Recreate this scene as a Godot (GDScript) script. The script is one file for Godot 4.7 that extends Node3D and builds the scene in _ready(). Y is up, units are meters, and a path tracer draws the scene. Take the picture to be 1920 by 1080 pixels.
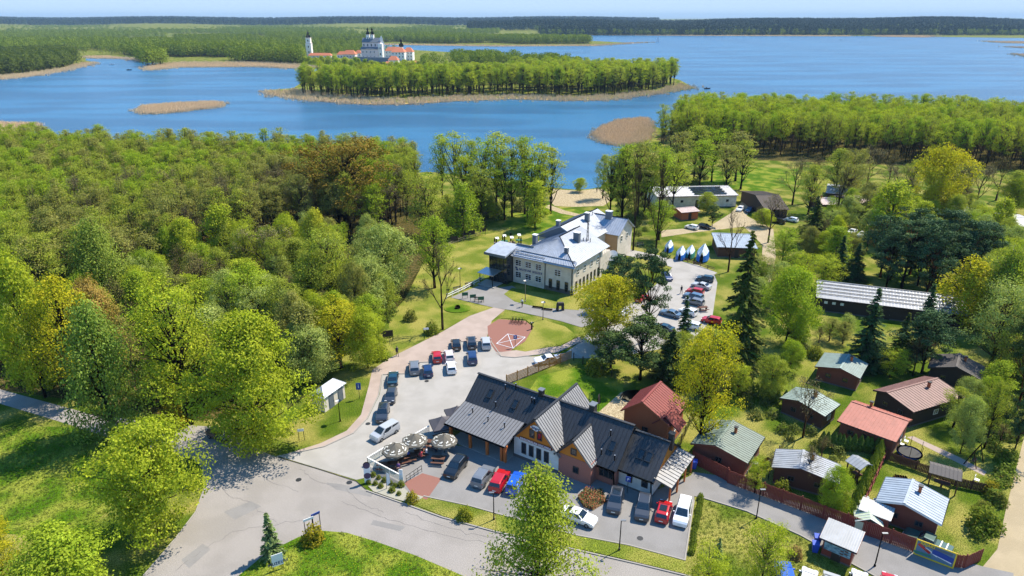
extends Node3D

var M := {}
var used := {}
var rng := RandomNumberGenerator.new()
var stock := {}

class MB:
	var v := PackedVector3Array()
	var n := PackedVector3Array()
	var c := PackedColorArray()
	var i := PackedInt32Array()
	var uv := PackedVector2Array()
	var col := Color.WHITE

	func tri(a: Vector3, b: Vector3, d: Vector3) -> void:
		var nn := (b - a).cross(d - a).normalized()
		var k := v.size()
		v.append(a); v.append(b); v.append(d)
		for q in 3:
			n.append(nn); c.append(col)
		i.append(k); i.append(k + 2); i.append(k + 1)

	func quad(a: Vector3, b: Vector3, d: Vector3, e: Vector3) -> void:
		var nn := (d - a).cross(e - b).normalized()
		var k := v.size()
		v.append(a); v.append(b); v.append(d); v.append(e)
		for q in 4:
			n.append(nn); c.append(col)
		i.append(k); i.append(k + 2); i.append(k + 1)
		i.append(k); i.append(k + 3); i.append(k + 2)

	func hexa(p: Array) -> void:
		# eight corners: bottom 0-3 and top 4-7, both counter-clockwise seen from above
		quad(p[3], p[2], p[1], p[0])
		quad(p[4], p[5], p[6], p[7])
		for k in 4:
			var q := (k + 1) % 4
			quad(p[k], p[q], p[q + 4], p[k + 4])

	func box(at: Vector3, size: Vector3, b := Basis()) -> void:
		var h := size / 2
		var p := []
		for y in [-1, 1]:
			for s in [[-1, 1], [1, 1], [1, -1], [-1, -1]]:
				p.append(at + b * Vector3(s[0] * h.x, y * h.y, s[1] * h.z))
		hexa(p)

	func span(lo: Vector3, hi: Vector3) -> void:
		box((lo + hi) / 2, (hi - lo).abs())

	func slab(a: Vector3, b: Vector3, d: Vector3, e: Vector3, thick: float) -> void:
		# top face a b d e, counter-clockwise seen from outside
		var dn := -(d - a).cross(e - b).normalized() * thick
		hexa([a + dn, b + dn, d + dn, e + dn, a, b, d, e])

	func tube(a: Vector3, b: Vector3, r0: float, r1: float, sides := 6, caps := true) -> void:
		var d := (b - a).normalized()
		var x := d.cross(Vector3.UP if absf(d.y) < 0.9 else Vector3.RIGHT).normalized()
		var y := d.cross(x)
		var k := v.size()
		for q in sides:
			var t := TAU * q / sides
			var o := x * cos(t) + y * sin(t)
			v.append(a + o * r0); v.append(b + o * r1)
			n.append(o); n.append(o); c.append(col); c.append(col)
		for q in sides:
			var p := k + q * 2
			var w := k + ((q + 1) % sides) * 2
			i.append_array([p, w, p + 1, w, w + 1, p + 1])
		if caps:
			for q in range(1, sides - 1):
				var t0 := x * cos(TAU * q / sides) + y * sin(TAU * q / sides)
				var t1 := x * cos(TAU * (q + 1) / sides) + y * sin(TAU * (q + 1) / sides)
				tri(b + x * r1, b + t0 * r1, b + t1 * r1)
				tri(a + x * r0, a + t1 * r0, a + t0 * r0)

	func lathe(at: Vector3, prof: Array, sides := 12) -> void:
		# prof: [radius, height] from bottom to top
		for k in prof.size() - 1:
			tube(at + Vector3(0, prof[k][1], 0), at + Vector3(0, prof[k + 1][1], 0), maxf(prof[k][0], 0.001), maxf(prof[k + 1][0], 0.001), sides, k == 0 or k == prof.size() - 2)

	func ball(at: Vector3, r: Vector3, jag := 0.0, seg := 8) -> void:
		var k := v.size()
		for a in seg + 1:
			for b in seg * 2:
				var th := PI * a / seg
				var ph := TAU * b / (seg * 2)
				var d := Vector3(sin(th) * cos(ph), cos(th), sin(th) * sin(ph))
				var g := 1.0 + jag * sin(ph * 3 + a * 1.7) * sin(th * 4 + b)
				v.append(at + d * r * g); n.append(d); c.append(col)
		for a in seg:
			for b in seg * 2:
				var p := k + a * seg * 2 + b
				var q := k + a * seg * 2 + (b + 1) % (seg * 2)
				i.append_array([p, q, p + seg * 2, q, q + seg * 2, p + seg * 2])

	func prism(pts: PackedVector2Array, y0: float, y1: float) -> void:
		# an outline on the ground (x, z) raised from y0 to y1
		var t := Geometry2D.triangulate_polygon(pts)
		for k in range(0, t.size(), 3):
			var p: Array = []
			for q in 3:
				p.append(Vector3(pts[t[k + q]].x, y1, pts[t[k + q]].y))
			if (p[1] - p[0]).cross(p[2] - p[0]).y < 0:
				tri(p[0], p[2], p[1])
			else:
				tri(p[0], p[1], p[2])
		if y1 - y0 < 0.001:
			return
		var cw := Geometry2D.is_polygon_clockwise(pts)
		for k in pts.size():
			var a := pts[k]
			var b := pts[(k + 1) % pts.size()]
			if cw:
				var s := a
				a = b
				b = s
			quad(Vector3(b.x, y0, b.y), Vector3(a.x, y0, a.y), Vector3(a.x, y1, a.y), Vector3(b.x, y1, b.y))

	func leaf(at: Vector3, nn: Vector3, s: float, tan_: Vector3) -> void:
		var x := (tan_ - nn * tan_.dot(nn)).normalized() * s
		var y := nn.cross(x) * 0.62
		var k := v.size()
		v.append(at - x * 0.5); v.append(at + y * 0.5 - x * 0.05); v.append(at + x * 0.55); v.append(at - y * 0.5 - x * 0.05)
		for q in 4:
			n.append(nn); c.append(col)
		i.append(k); i.append(k + 1); i.append(k + 2)
		i.append(k); i.append(k + 2); i.append(k + 3)

	func mesh(colours := false) -> ArrayMesh:
		var a := []
		a.resize(Mesh.ARRAY_MAX)
		a[Mesh.ARRAY_VERTEX] = v
		a[Mesh.ARRAY_NORMAL] = n
		a[Mesh.ARRAY_INDEX] = i
		if colours:
			a[Mesh.ARRAY_COLOR] = c
		if uv.size() == v.size():
			a[Mesh.ARRAY_TEX_UV] = uv
		var m := ArrayMesh.new()
		m.add_surface_from_arrays(Mesh.PRIMITIVE_TRIANGLES, a)
		return m

func V(x: float, y: float, z: float) -> Vector3:
	return Vector3(x, y, z)

func pv(a: Array) -> PackedVector2Array:
	var o := PackedVector2Array()
	for k in range(0, a.size(), 2):
		o.append(Vector2(a[k], a[k + 1]))
	return o

func numbered(called: String) -> String:
	used[called] = used.get(called, -1) + 1
	return called if used[called] == 0 else "%s_%03d" % [called, used[called]]

func thing(called: String, label: String, category: String, at := Vector3.ZERO, turn := 0.0, group := "") -> Node3D:
	var o := Node3D.new()
	o.name = numbered(called)
	add_child(o)
	o.position = at
	o.rotation.y = turn
	tag(o, label, category, group)
	return o

func tag(o: Node3D, label: String, category: String, group := "") -> Node3D:
	o.set_meta("label", label)
	o.set_meta("category", category)
	if group:
		o.set_meta("group", group)
	return o

func obj(called: String, shape: Variant, m: Material, parent: Node3D = self, stuff := false, colours := false) -> MeshInstance3D:
	var o := MeshInstance3D.new()
	o.mesh = shape.mesh(colours) if shape is MB else shape
	o.name = numbered(called) if parent == self else called
	o.material_override = m
	parent.add_child(o, true)
	if stuff:
		o.set_meta("kind", "stuff")
	return o

func one(called: String, shape: Variant, m: Material, label: String, category: String, group := "") -> MeshInstance3D:
	var o := obj(called, shape, m)
	tag(o, label, category, group)
	return o

func dup(o: Node3D, at: Vector3, turn: float, label := "", group := "") -> Node3D:
	var r: Node3D = o.duplicate()
	r.name = numbered(String(o.name).get_slice("_0", 0))
	add_child(r)
	r.position = at
	r.rotation.y = turn
	if label:
		r.set_meta("label", label)
	if group:
		r.set_meta("group", group)
	return r

func sheet(called: String, pts: PackedVector2Array, y: float, m: Material, deep := 0.0) -> MeshInstance3D:
	var b := MB.new()
	b.prism(pts, y - deep, y)
	var o := obj(called, b, m)
	o.set_meta("kind", "structure")
	o.set_meta("label", called.replace("_", " "))
	return o

# ---- materials

func ntex(sd: int, freq: float, oct: int, a: Color, b: Color, lo := 0.3, hi := 0.7, size := 256) -> ImageTexture:
	var f := FastNoiseLite.new()
	f.seed = sd
	f.frequency = freq
	f.fractal_octaves = oct
	var src := f.get_seamless_image(size, size)
	src.convert(Image.FORMAT_L8)
	var d := src.get_data()
	var o := PackedByteArray()
	o.resize(size * size * 3)
	for k in size * size:
		var t := smoothstep(lo, hi, d[k] / 255.0)
		var q := a.lerp(b, t)
		o[k * 3] = int(q.r * 255); o[k * 3 + 1] = int(q.g * 255); o[k * 3 + 2] = int(q.b * 255)
	return ImageTexture.create_from_image(Image.create_from_data(size, size, false, Image.FORMAT_RGB8, o))

func mat(called: String, col: Color, rough := 0.8, metal := 0.0, tex: Texture2D = null, scale := 0.5, world := true) -> StandardMaterial3D:
	var m := StandardMaterial3D.new()
	m.resource_name = called
	m.albedo_color = col
	m.roughness = rough
	m.metallic = metal
	if tex:
		m.albedo_texture = tex
		m.uv1_triplanar = true
		m.uv1_world_triplanar = world
		m.uv1_scale = Vector3.ONE * scale
	M[called] = m
	return m

func over(called: String, tex: Texture2D, scale: float) -> void:
	# a second, coarser pattern multiplied over the first
	var m: StandardMaterial3D = M[called]
	m.detail_enabled = true
	m.detail_blend_mode = BaseMaterial3D.BLEND_MODE_MUL
	m.detail_albedo = tex
	m.detail_uv_layer = BaseMaterial3D.DETAIL_UV_2
	m.uv2_triplanar = true
	m.uv2_world_triplanar = true
	m.uv2_scale = Vector3.ONE * scale

func leafmat(called: String, col: Color, back := 0.5) -> StandardMaterial3D:
	# col is the linear leaf colour; the mesh's own colours vary round it
	var m := mat(called, col.linear_to_srgb(), 0.75)
	m.vertex_color_use_as_albedo = true
	m.metallic_specular = 0.2
	if back > 0:
		m.backlight_enabled = true
		m.backlight = Color(back * 0.95, back, back * 0.45).linear_to_srgb()
	m.cull_mode = BaseMaterial3D.CULL_DISABLED
	return m

func S(r: int, g: int, b: int) -> Color:
	return Color8(r, g, b)


func _ready() -> void:
	rng.seed = 20240511
	var cam := Camera3D.new()
	cam.name = "camera"
	cam.fov = 45.7473
	cam.near = 0.5
	cam.far = 20000.0
	add_child(cam)
	cam.position = Vector3(0, 52.0, 0)
	cam.rotation_degrees = Vector3(-21.6082, 0, 0)
	cam.current = true
	var sky := ProceduralSkyMaterial.new()
	sky.sky_top_color = S(50, 104, 160)
	sky.sky_horizon_color = S(136, 154, 169)
	sky.sky_curve = 0.21
	sky.ground_horizon_color = S(120, 140, 150)
	sky.ground_bottom_color = S(70, 80, 60)
	sky.sun_angle_max = 12.0
	sky.sun_curve = 0.05
	var env := Environment.new()
	env.background_mode = Environment.BG_SKY
	env.sky = Sky.new()
	env.sky.sky_material = sky
	env.background_energy_multiplier = 1.5
	env.tonemap_mode = Environment.TONE_MAPPER_LINEAR
	env.tonemap_exposure = 1.78
	env.sdfgi_enabled = true
	env.ssao_enabled = true
	env.ssil_enabled = true
	env.fog_enabled = true
	env.fog_density = 0.00006
	env.fog_light_color = S(170, 205, 240)
	var we := WorldEnvironment.new()
	we.name = "environment"
	we.environment = env
	add_child(we)
	var sun := DirectionalLight3D.new()
	sun.name = "sun"
	sun.light_energy = 1.6
	sun.light_color = Color(1.0, 0.955, 0.88)
	sun.light_angular_distance = 0.5
	sun.shadow_enabled = true
	add_child(sun)
	sun.look_at_from_position(Vector3(0.60, 1.0, -0.40), Vector3.ZERO)
	materials()
	setting()
	far_shores()
	restaurant()
	museum()
	houses()
	monastery()
	trees()
	vehicles()
	street_furniture()
	people()

func materials() -> void:
	var speck := ntex(3, 0.09, 3, Color(0.84, 0.84, 0.84), Color.WHITE, 0.2, 0.8)
	var patch := ntex(5, 0.02, 4, Color(0.945, 0.945, 0.94), Color.WHITE, 0.2, 0.8)
	var grain := ntex(9, 0.16, 3, Color(0.6, 0.62, 0.52), Color.WHITE, 0.15, 0.75)
	var grass := ntex(11, 0.012, 6, S(84, 106, 28), S(154, 148, 80), 0.2, 0.8, 512)
	var lush := ntex(12, 0.012, 6, S(78, 112, 20), S(142, 150, 60), 0.2, 0.8, 512)
	var dry := ntex(13, 0.012, 6, S(112, 126, 46), S(160, 154, 82), 0.2, 0.8, 512)
	var wood_floor := ntex(14, 0.04, 4, S(64, 66, 30), S(112, 98, 60), 0.3, 0.7)
	var sand := ntex(15, 0.05, 4, S(176, 158, 132), S(200, 184, 158))
	var reed := ntex(16, 0.1, 3, S(176, 146, 100), S(212, 184, 138))
	stock.speck = speck
	stock.patch = patch
	for a in [["grass", grass, 0.019], ["lush_grass", lush, 0.03], ["dry_grass", dry, 0.021], ["forest_floor", wood_floor, 0.12], ["sand", sand, 0.1], ["reed_ground", reed, 0.06]]:
		mat(a[0], Color.WHITE, 1.0, 0.0, a[1], a[2])
		M[a[0]].metallic_specular = 0.15
		over(a[0], grain, 0.13)
	mat("asphalt", S(152, 147, 142), 0.95, 0.0, patch, 0.035)
	over("asphalt", speck, 0.35)
	mat("lot_asphalt", S(138, 136, 134), 0.95, 0.0, patch, 0.05)
	over("lot_asphalt", speck, 0.5)
	mat("paving", S(166, 163, 158), 0.95, 0.0, patch, 0.05)
	over("paving", speck, 0.6)
	mat("pink_paving", S(172, 156, 146), 0.95, 0.0, patch, 0.06)
	over("pink_paving", speck, 0.7)
	mat("red_paving", S(140, 96, 84), 0.95, 0.0, speck, 0.4)
	mat("gravel", S(190, 172, 146), 1.0, 0.0, patch, 0.05)
	over("gravel", grain, 0.6)
	mat("kerb", S(140, 136, 130), 0.9)
	mat("tar", S(104, 101, 99), 0.9)
	mat("paint_white", S(226, 226, 222), 0.8)
	mat("concrete", S(160, 158, 152), 0.9, 0.0, speck, 0.3)
	# buildings
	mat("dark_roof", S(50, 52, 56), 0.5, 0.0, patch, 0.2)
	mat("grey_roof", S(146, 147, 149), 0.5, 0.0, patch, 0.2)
	mat("porch_roofing", S(116, 117, 120), 0.5, 0.0, patch, 0.2)
	mat("seam", S(40, 42, 46), 0.5)
	mat("seam_light", S(120, 122, 126), 0.5)
	mat("orange_wood", S(216, 132, 34), 0.7, 0.0, speck, 0.6)
	mat("post_wood", S(182, 102, 44), 0.7)
	mat("white_plaster", S(228, 228, 222), 0.9, 0.0, patch, 0.2)
	mat("plinth", S(96, 92, 88), 0.9)
	mat("pink_brick", S(176, 116, 100), 0.9, 0.0, speck, 0.5)
	mat("cream_plaster", S(228, 218, 202), 0.9, 0.0, patch, 0.15)
	mat("ochre_plaster", S(196, 158, 112), 0.9, 0.0, patch, 0.15)
	mat("zinc_roof", S(170, 178, 190), 0.5, 0.1, patch, 0.15)
	mat("zinc_seam", S(118, 128, 142), 0.45, 0.2)
	mat("window_frame", S(70, 60, 54), 0.6)
	mat("frame_white", S(226, 226, 222), 0.6)
	mat("glass", S(26, 34, 42), 0.06)
	M.glass.metallic_specular = 0.7
	mat("sky_glass", S(30, 38, 46), 0.05)
	mat("brick_red", S(134, 76, 58), 0.9, 0.0, speck, 0.4)
	mat("brick_orange", S(190, 104, 62), 0.9, 0.0, speck, 0.4)
	mat("red_tile", S(140, 60, 54), 0.7, 0.0, speck, 0.3)
	mat("roof_red", S(160, 92, 78), 0.6, 0.0, patch, 0.2)
	mat("roof_maroon", S(126, 92, 86), 0.6, 0.0, patch, 0.2)
	mat("roof_green", S(106, 122, 112), 0.6, 0.0, patch, 0.2)
	mat("roof_teal", S(136, 154, 148), 0.6, 0.0, patch, 0.3)
	mat("roof_slate", S(150, 156, 164), 0.6, 0.0, patch, 0.2)
	mat("roof_bluegrey", S(150, 164, 180), 0.5, 0.0, patch, 0.2)
	mat("roof_old", S(92, 88, 86), 0.8, 0.0, speck, 0.4)
	mat("roof_brown", S(78, 66, 58), 0.8, 0.0, speck, 0.3)
	mat("roof_pale", S(190, 190, 192), 0.6, 0.0, patch, 0.2)
	mat("roof_rose", S(196, 178, 176), 0.7, 0.0, patch, 0.2)
	var stain := ntex(23, 0.03, 5, Color(0.93, 0.925, 0.915), Color.WHITE, 0.15, 0.85)
	for a in ["roof_red", "roof_maroon", "roof_green", "roof_teal", "roof_slate", "roof_bluegrey", "roof_pale", "roof_rose", "red_tile", "grey_roof", "dark_roof", "zinc_roof", "cream_plaster", "white_plaster", "brick_red"]:
		over(a, stain, 0.09)
	mat("brown_wood", S(92, 58, 42), 0.8, 0.0, speck, 0.5)
	mat("dark_wood", S(56, 44, 36), 0.8, 0.0, speck, 0.5)
	mat("red_fence", S(132, 58, 44), 0.75, 0.0, speck, 0.5)
	mat("wood_fence", S(178, 126, 62), 0.75, 0.0, speck, 0.5)
	mat("grey_wood", S(120, 108, 94), 0.85, 0.0, speck, 0.5)
	mat("metal_grey", S(130, 134, 138), 0.4, 0.6)
	mat("metal_dark", S(48, 50, 52), 0.5, 0.3)
	mat("steel", S(190, 192, 194), 0.3, 0.8)
	mat("church_pink", S(226, 206, 204), 0.9)
	mat("church_white", S(236, 234, 230), 0.9)
	mat("church_roof", S(96, 104, 112), 0.6)
	mat("terracotta", S(206, 122, 84), 0.8, 0.0, speck, 0.2)
	mat("stone_wall", S(130, 140, 156), 0.9, 0.0, speck, 0.1)
	mat("bark", S(92, 80, 66), 0.95, 0.0, speck, 1.0, false)
	mat("bark_pale", S(156, 140, 116), 0.95, 0.0, speck, 1.0, false)
	mat("bark_dark", S(62, 52, 44), 0.95, 0.0, speck, 1.0, false)
	mat("bark_pine", S(128, 84, 56), 0.95, 0.0, speck, 1.0, false)
	mat("bark_birch", S(206, 202, 192), 0.9, 0.0, speck, 1.0, false)
	mat("twig", S(120, 108, 96), 0.95)
	mat("twig_brown", S(128, 104, 78), 0.95)
	# car paints and fittings
	for a in [["silver", 176, 180, 184], ["white", 236, 238, 240], ["black", 22, 24, 28], ["charcoal", 52, 56, 64], ["grey", 110, 116, 124], ["red", 176, 20, 28], ["dark_blue", 22, 48, 92], ["blue", 26, 84, 190], ["teal", 22, 60, 78], ["steel_blue", 84, 112, 138], ["green", 52, 84, 78], ["pearl", 206, 196, 196]]:
		mat("paint_" + a[0], S(a[1], a[2], a[3]), 0.3, 0.15)
		M["paint_" + a[0]].clearcoat_enabled = true
		M["paint_" + a[0]].clearcoat = 0.8
		M["paint_" + a[0]].clearcoat_roughness = 0.06
	mat("tyre", S(26, 26, 27), 0.9)
	mat("tail_lamp", S(150, 16, 18), 0.25)
	mat("head_lamp", S(214, 218, 222), 0.15)
	mat("plate", S(226, 226, 220), 0.6)
	mat("black_plastic", S(30, 31, 33), 0.7)
	mat("canvas", S(102, 98, 88), 0.9, 0.0, speck, 0.8)
	mat("canvas_grey", S(88, 86, 92), 0.9, 0.0, speck, 0.8)
	mat("print_white", S(226, 224, 214), 0.85)
	mat("sign_blue", S(24, 66, 150), 0.5)
	mat("sign_white", S(232, 234, 236), 0.5)
	mat("sign_green", S(40, 96, 72), 0.6)
	mat("letter_blue", S(36, 58, 108), 0.5)
	mat("purple", S(78, 62, 92), 0.6)
	mat("tarp_blue", S(36, 104, 186), 0.45)
	mat("tarp_white", S(206, 218, 228), 0.5)
	mat("tarp_green", S(62, 134, 108), 0.5)
	mat("bin_blue", S(22, 66, 170), 0.5)
	mat("yellow", S(230, 196, 40), 0.6)
	mat("stone_dark", S(62, 58, 56), 0.85, 0.0, speck, 0.8)
	mat("stone_pale", S(176, 172, 164), 0.95, 0.0, grain, 0.6)
	for a in [["bark_chips", 128, 96, 70]]:
		mat(a[0], S(a[1], a[2], a[3]), 1.0, 0.0, grain, 0.8)
	var p := mat("skin_and_cloth", Color.WHITE, 0.85)
	p.vertex_color_use_as_albedo = true
	# water
	var w := mat("water", S(42, 102, 140), 0.25)
	var rip := FastNoiseLite.new()
	rip.seed = 4
	rip.frequency = 0.045
	rip.fractal_octaves = 4
	var im := rip.get_seamless_image(512, 512)
	im.convert(Image.FORMAT_RGBA8)
	im.bump_map_to_normal_map(7.0)
	w.normal_enabled = true
	w.normal_texture = ImageTexture.create_from_image(im)
	w.normal_scale = 0.5
	w.uv1_triplanar = true
	w.uv1_world_triplanar = true
	w.uv1_scale = Vector3(0.022, 0.022, 0.05)
	var streak := ntex(21, 0.012, 4, S(206, 212, 218), Color.WHITE, 0.25, 0.75)
	w.detail_enabled = true
	w.detail_blend_mode = BaseMaterial3D.BLEND_MODE_MUL
	w.detail_albedo = streak
	w.detail_uv_layer = BaseMaterial3D.DETAIL_UV_2
	w.uv2_triplanar = true
	w.uv2_world_triplanar = true
	w.uv2_scale = Vector3(0.0016, 0.0016, 0.006)

func kerb(pts: PackedVector2Array, called := "kerb", y := 0.12, wide := 0.16) -> void:
	var b := MB.new()
	for k in pts.size() - 1:
		var d := pts[k + 1] - pts[k]
		var mid := (pts[k] + pts[k + 1]) / 2
		b.box(V(mid.x, y / 2 - 0.02 + 0.001 * (k % 2), mid.y), V(d.length() + 0.1, y + 0.04, wide), Basis(Vector3.UP, atan2(-d.y, d.x)))
	var o := obj(called, b, M.kerb)
	o.set_meta("kind", "structure")

func setting() -> void:
	var b := MB.new()
	b.quad(V(-9000, -0.35, 300), V(9000, -0.35, 300), V(9000, -0.35, -12000), V(-9000, -0.35, -12000))
	obj("lake", b, M.water).set_meta("kind", "structure")
	var near := pv([-900, 120, -900, -250, -260, -262])
	near.append_array(pv([-238.64, -321.64, -227.14, -315.66, -198.73, -307.07, -178.7, -298.92]))
	near.append_array(pv([-96, -236, -46, -240]))
	near.append_array(pv([-30.97, -245.85, -11.3, -238.67, 7.15, -225.42, 14.03, -220.79, 21.64, -217.8, 28.93, -220.79, 36.39, -243.11, 44.61, -279.02, 53.73, -315.66, 68.86, -366.35]))
	near.append_array(pv([92, -312, 150, -316, 205, -285, 420, -262, 900, -250, 900, 120]))
	sheet("ground", near, 0.0, M.grass, 0.5)
	sheet("forest_floor", pv([-307.74, -315.66, -213.07, -284.97, -138.26, -267.8, -82.25, -262.5, -32.01, -238.67, -18.79, -178.38, -21.23, -125.52, -24.88, -106.26, -33.54, -94.85, -35.39, -85.32, -42.85, -81.12, -53.88, -83.88, -67.56, -87.55, -107.26, -96.61]), 0.012, M.forest_floor)
	sheet("forest_floor", pv([65.94, -315.66, 96.36, -267.8, 184.47, -249.59, 244.13, -230.23, 376.62, -366.35, 272.41, -378.38, 106.24, -409.59]), 0.012, M.forest_floor)
	sheet("lawn", pv([-23.22, -121.47, -20.36, -144.29, -14.58, -161.87, -7.56, -168.6, 4.28, -175.84, 6.87, -168.6, -4.48, -155.61, -5.12, -135.91, -11.67, -125.52, -6.23, -122.27, -3.6, -120.95, -8, -117.15, -12.39, -110.58, -16.53, -105.84, -19.18, -102.21, -21.65, -106.26]), 0.012, M.dry_grass)
	sheet("lawn", pv([-2.85, -175.84, 0, -189.22, 12.6, -196.31, 21.63, -192.12, 27.06, -186.4, 23.36, -168.6, 16.49, -168.6, 5.5, -168.6]), 0.016, M.lush_grass)
	sheet("meadow", pv([66.33, -226.21, 67.04, -243.11, 88.21, -255.4, 105.97, -249.59, 95.01, -226.21, 78.2, -213.45]), 0.014, M.lush_grass)
	sheet("garden_lawn", pv([2.39, -89.09, 4.16, -93.99, 9.79, -96.61, 17.22, -92.31, 15.77, -85.32, 12.06, -83.18, 7.86, -87.55]), 0.014, M.lush_grass)
	sheet("lawn", pv([34.05, -96.61, 40.54, -106.26, 48.95, -104.2, 48.52, -96.61, 43.02, -89.09, 36.65, -89.09]), 0.014, M.dry_grass)
	sheet("roadside_lawn", pv([-27.62, -52.53, -25.63, -56.1, -22.97, -58.46, -20.93, -59.45, -17.95, -59.12, -14.82, -57.9, -9.98, -55.72, -5.92, -53.52, -3.16, -51.98, -4.88, -46.54, -27.31, -46.54]), 0.03, M.lush_grass)
	sheet("lawn", pv([19.46, -58.22, 22.2, -64.77, 26.55, -62.47, 31.07, -58.62, 34.85, -54.38, 38.36, -50.77, 31.21, -46.54, 14.14, -46.54]), 0.014, M.grass)
	sheet("meadow", pv([-70, -79.8, -60.52, -79.8, -50.4, -75.78, -44.77, -71.4, -45.85, -62.47, -46.94, -58.22, -55.53, -59.03, -67.09, -59.03, -86.85, -82.49]), 0.016, M.lush_grass)
	sheet("sand_beach", pv([13.24, -219.29, 21.51, -216.33, 29.36, -220.04, 31.35, -206.55, 27.25, -197.54, 18.12, -196.31, 12.68, -197.54, 11.38, -203.25]), 0.02, M.sand)
	sheet("garden_lawn", pv([45.36, -69.25, 50.66, -73.65, 56.82, -73.65, 58.06, -68.22, 54.9, -62.47, 49.37, -56.64, 47.52, -58.22, 50.87, -64.3, 45.68, -69.25]), 0.014, M.grass)
	sheet("garden_lawn", pv([51.23, -76.02, 55.42, -79.8, 60.08, -77.87, 62.22, -72.51, 58.06, -68.22, 54.81, -70.32, 52.62, -72.29]), 0.016, M.grass)
	sheet("garden_lawn", pv([59.19, -83.88, 66.6, -89.88, 71.71, -89.09, 65.89, -82.49, 60.59, -81.12]), 0.016, M.lush_grass)
	sheet("bare_soil", pv([12.06, -83.18, 16.33, -89.09, 22.94, -88.32, 21.11, -83.18, 15.52, -81.12]), 0.018, M.sand)
	# roads and paved areas
	sheet("road", pv([-39.16, -45.96, -36.86, -52.95, -36.07, -58.22, -35.72, -62.47, -36.53, -66.71, -38.3, -70.32, -40.14, -72.29, -50.4, -75.78, -60.54, -80.19, -74.16, -85.76, -95.13, -92.31, -98.75, -96.61, -77.03, -89.88, -59.69, -83.04, -48.44, -80.46, -40.84, -79.8, -37.33, -78.25, -31.49, -73.65, -29.87, -72.85, -23.77, -70.32, -18.79, -68.01, -17.15, -66.22, -12.27, -63.84, -7.76, -61.58, -1.74, -59.28, 7.27, -56.41, 13.1, -54.53, 17.63, -52.95, 29.78, -47.73, 25.44, -44.27, -3.16, -51.98, -5.92, -53.52, -9.98, -55.72, -14.82, -57.9, -17.95, -59.12, -20.93, -59.45, -22.97, -58.46, -25.63, -56.1, -27.62, -52.53, -28.52, -45.96]), 0.02, M.asphalt)
	sheet("car_park", pv([-18.84, -68.22, -29.94, -73.08, -24.35, -75.18, -21.25, -78.25, -20.08, -81.8, -19.62, -88.32, -20.23, -94.5, -16.44, -94.85, -16.6, -98.42, -13.35, -98.79, -13.52, -101.82, -10.17, -102.21, -10.32, -106.26, -3.51, -106.47, -0.88, -100.86, 3.52, -100.48, 8.89, -101.82, 11.98, -106.26, 15.78, -115.21, 18.58, -117.65, 25.47, -125.52, 31.83, -135.91, 36.17, -144.29, 44.14, -140.16, 43.33, -134.34, 36.99, -115.21, 30.16, -105.22, 19.47, -101.24, 12.25, -99.91, 9.63, -99.91, -0.81, -91.16, -4.38, -89.09, -8.02, -79.8, -10.82, -72.51, -14.2, -70.32, -17.52, -68.73]), 0.035, M.paving)
	sheet("pavement", pv([-29.87, -72.85, -25.2, -75.78, -22.37, -78.76, -21.25, -82.76, -21.76, -91.16, -22.17, -95.9, -20.13, -99.91, -12.34, -110.14, -7.99, -116.91, -3.6, -120.95, -1.33, -119.92, -3.74, -114.73, -4.39, -107.96, -3.5, -106.26, -10.3, -106.05, -10.15, -102.02, -13.49, -101.63, -13.33, -98.6, -16.57, -98.23, -16.41, -94.68, -20.29, -94.33, -19.75, -88.16, -20.2, -81.66, -21.37, -78.12, -24.46, -75.06]), 0.05, M.pink_paving)
	sheet("plaza", pv([-12.25, -126.07, -5.4, -134.34, -2.76, -131.28, 0, -132.49, 5.25, -123.87, 13.29, -120.18, 18.16, -122.27, 18.81, -115.69, 12.51, -111.94, 8.85, -114.73, 0, -119.66, -3.08, -120.69, -6.24, -122.53]), 0.05, M.lot_asphalt)
	sheet("brick_plaza", pv([-4.44, -112.4, -2.47, -115.45, 2.46, -114.73, 3.85, -111.94, 2.3, -106.26, -0.45, -102.21, -2.68, -102.21, -4.05, -106.26]), 0.066, M.red_paving)
	sheet("verge", pv([-1.32, -119.41, 2.51, -117.65, 9.64, -112.17, 11.58, -107.96, 8.18, -104.61, 2.23, -102.21, 0, -103, 2.3, -106.05, 3.95, -112.17, 2.56, -115.21, -1.98, -115.93]), 0.085, M.dry_grass)
	sheet("pavement", pv([-2.67, -101.82, 0, -102.61, 8.16, -104.2, 11.77, -107.96, 12.16, -106.26, 7.58, -102.21, 0.44, -100.29, -1.94, -100.67]), 0.075, M.pink_paving)
	sheet("verge", pv([-1.62, -127.77, 0, -131.28, 11.72, -126.07, 14.86, -125.52, 12.73, -119.66, 5.14, -120.95, 0.52, -123.87]), 0.07, M.dry_grass)
	sheet("restaurant_forecourt", pv([-17.72, -69.78, -15.06, -73.65, -11.12, -75.06, -7.67, -75.42, 0, -73.65, 6.6, -70.32, 12.9, -68.22, 17.03, -66.22, 22.19, -69.25, 21.09, -64.3, 17.93, -55.12, 12.44, -57.26, 6.92, -58.79, -1.81, -62.29, -4.89, -63.56, -10.29, -65.25, -13.17, -65.73, -17.32, -67.71]), 0.05, M.lot_asphalt)
	sheet("brick_parking_bay", pv([-12.94, -67.61, -10.99, -69.46, -8.54, -68.42, -9.89, -64.49, -11.77, -65.63]), 0.066, M.red_paving)
	sheet("verge", pv([-10.27, -65.06, -4.88, -63.38, -1.92, -62.11, -1.98, -59.53, -3.51, -60.03, -7.78, -61.76, -11.35, -63.84]), 0.062, M.grass)
	sheet("verge", pv([-1.8, -62.11, 6.91, -58.62, 12.42, -57.11, 17.78, -54.97, 17.66, -53.09, 13.12, -54.67, 7.29, -56.64, -1.74, -59.36]), 0.062, M.dry_grass)
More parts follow.
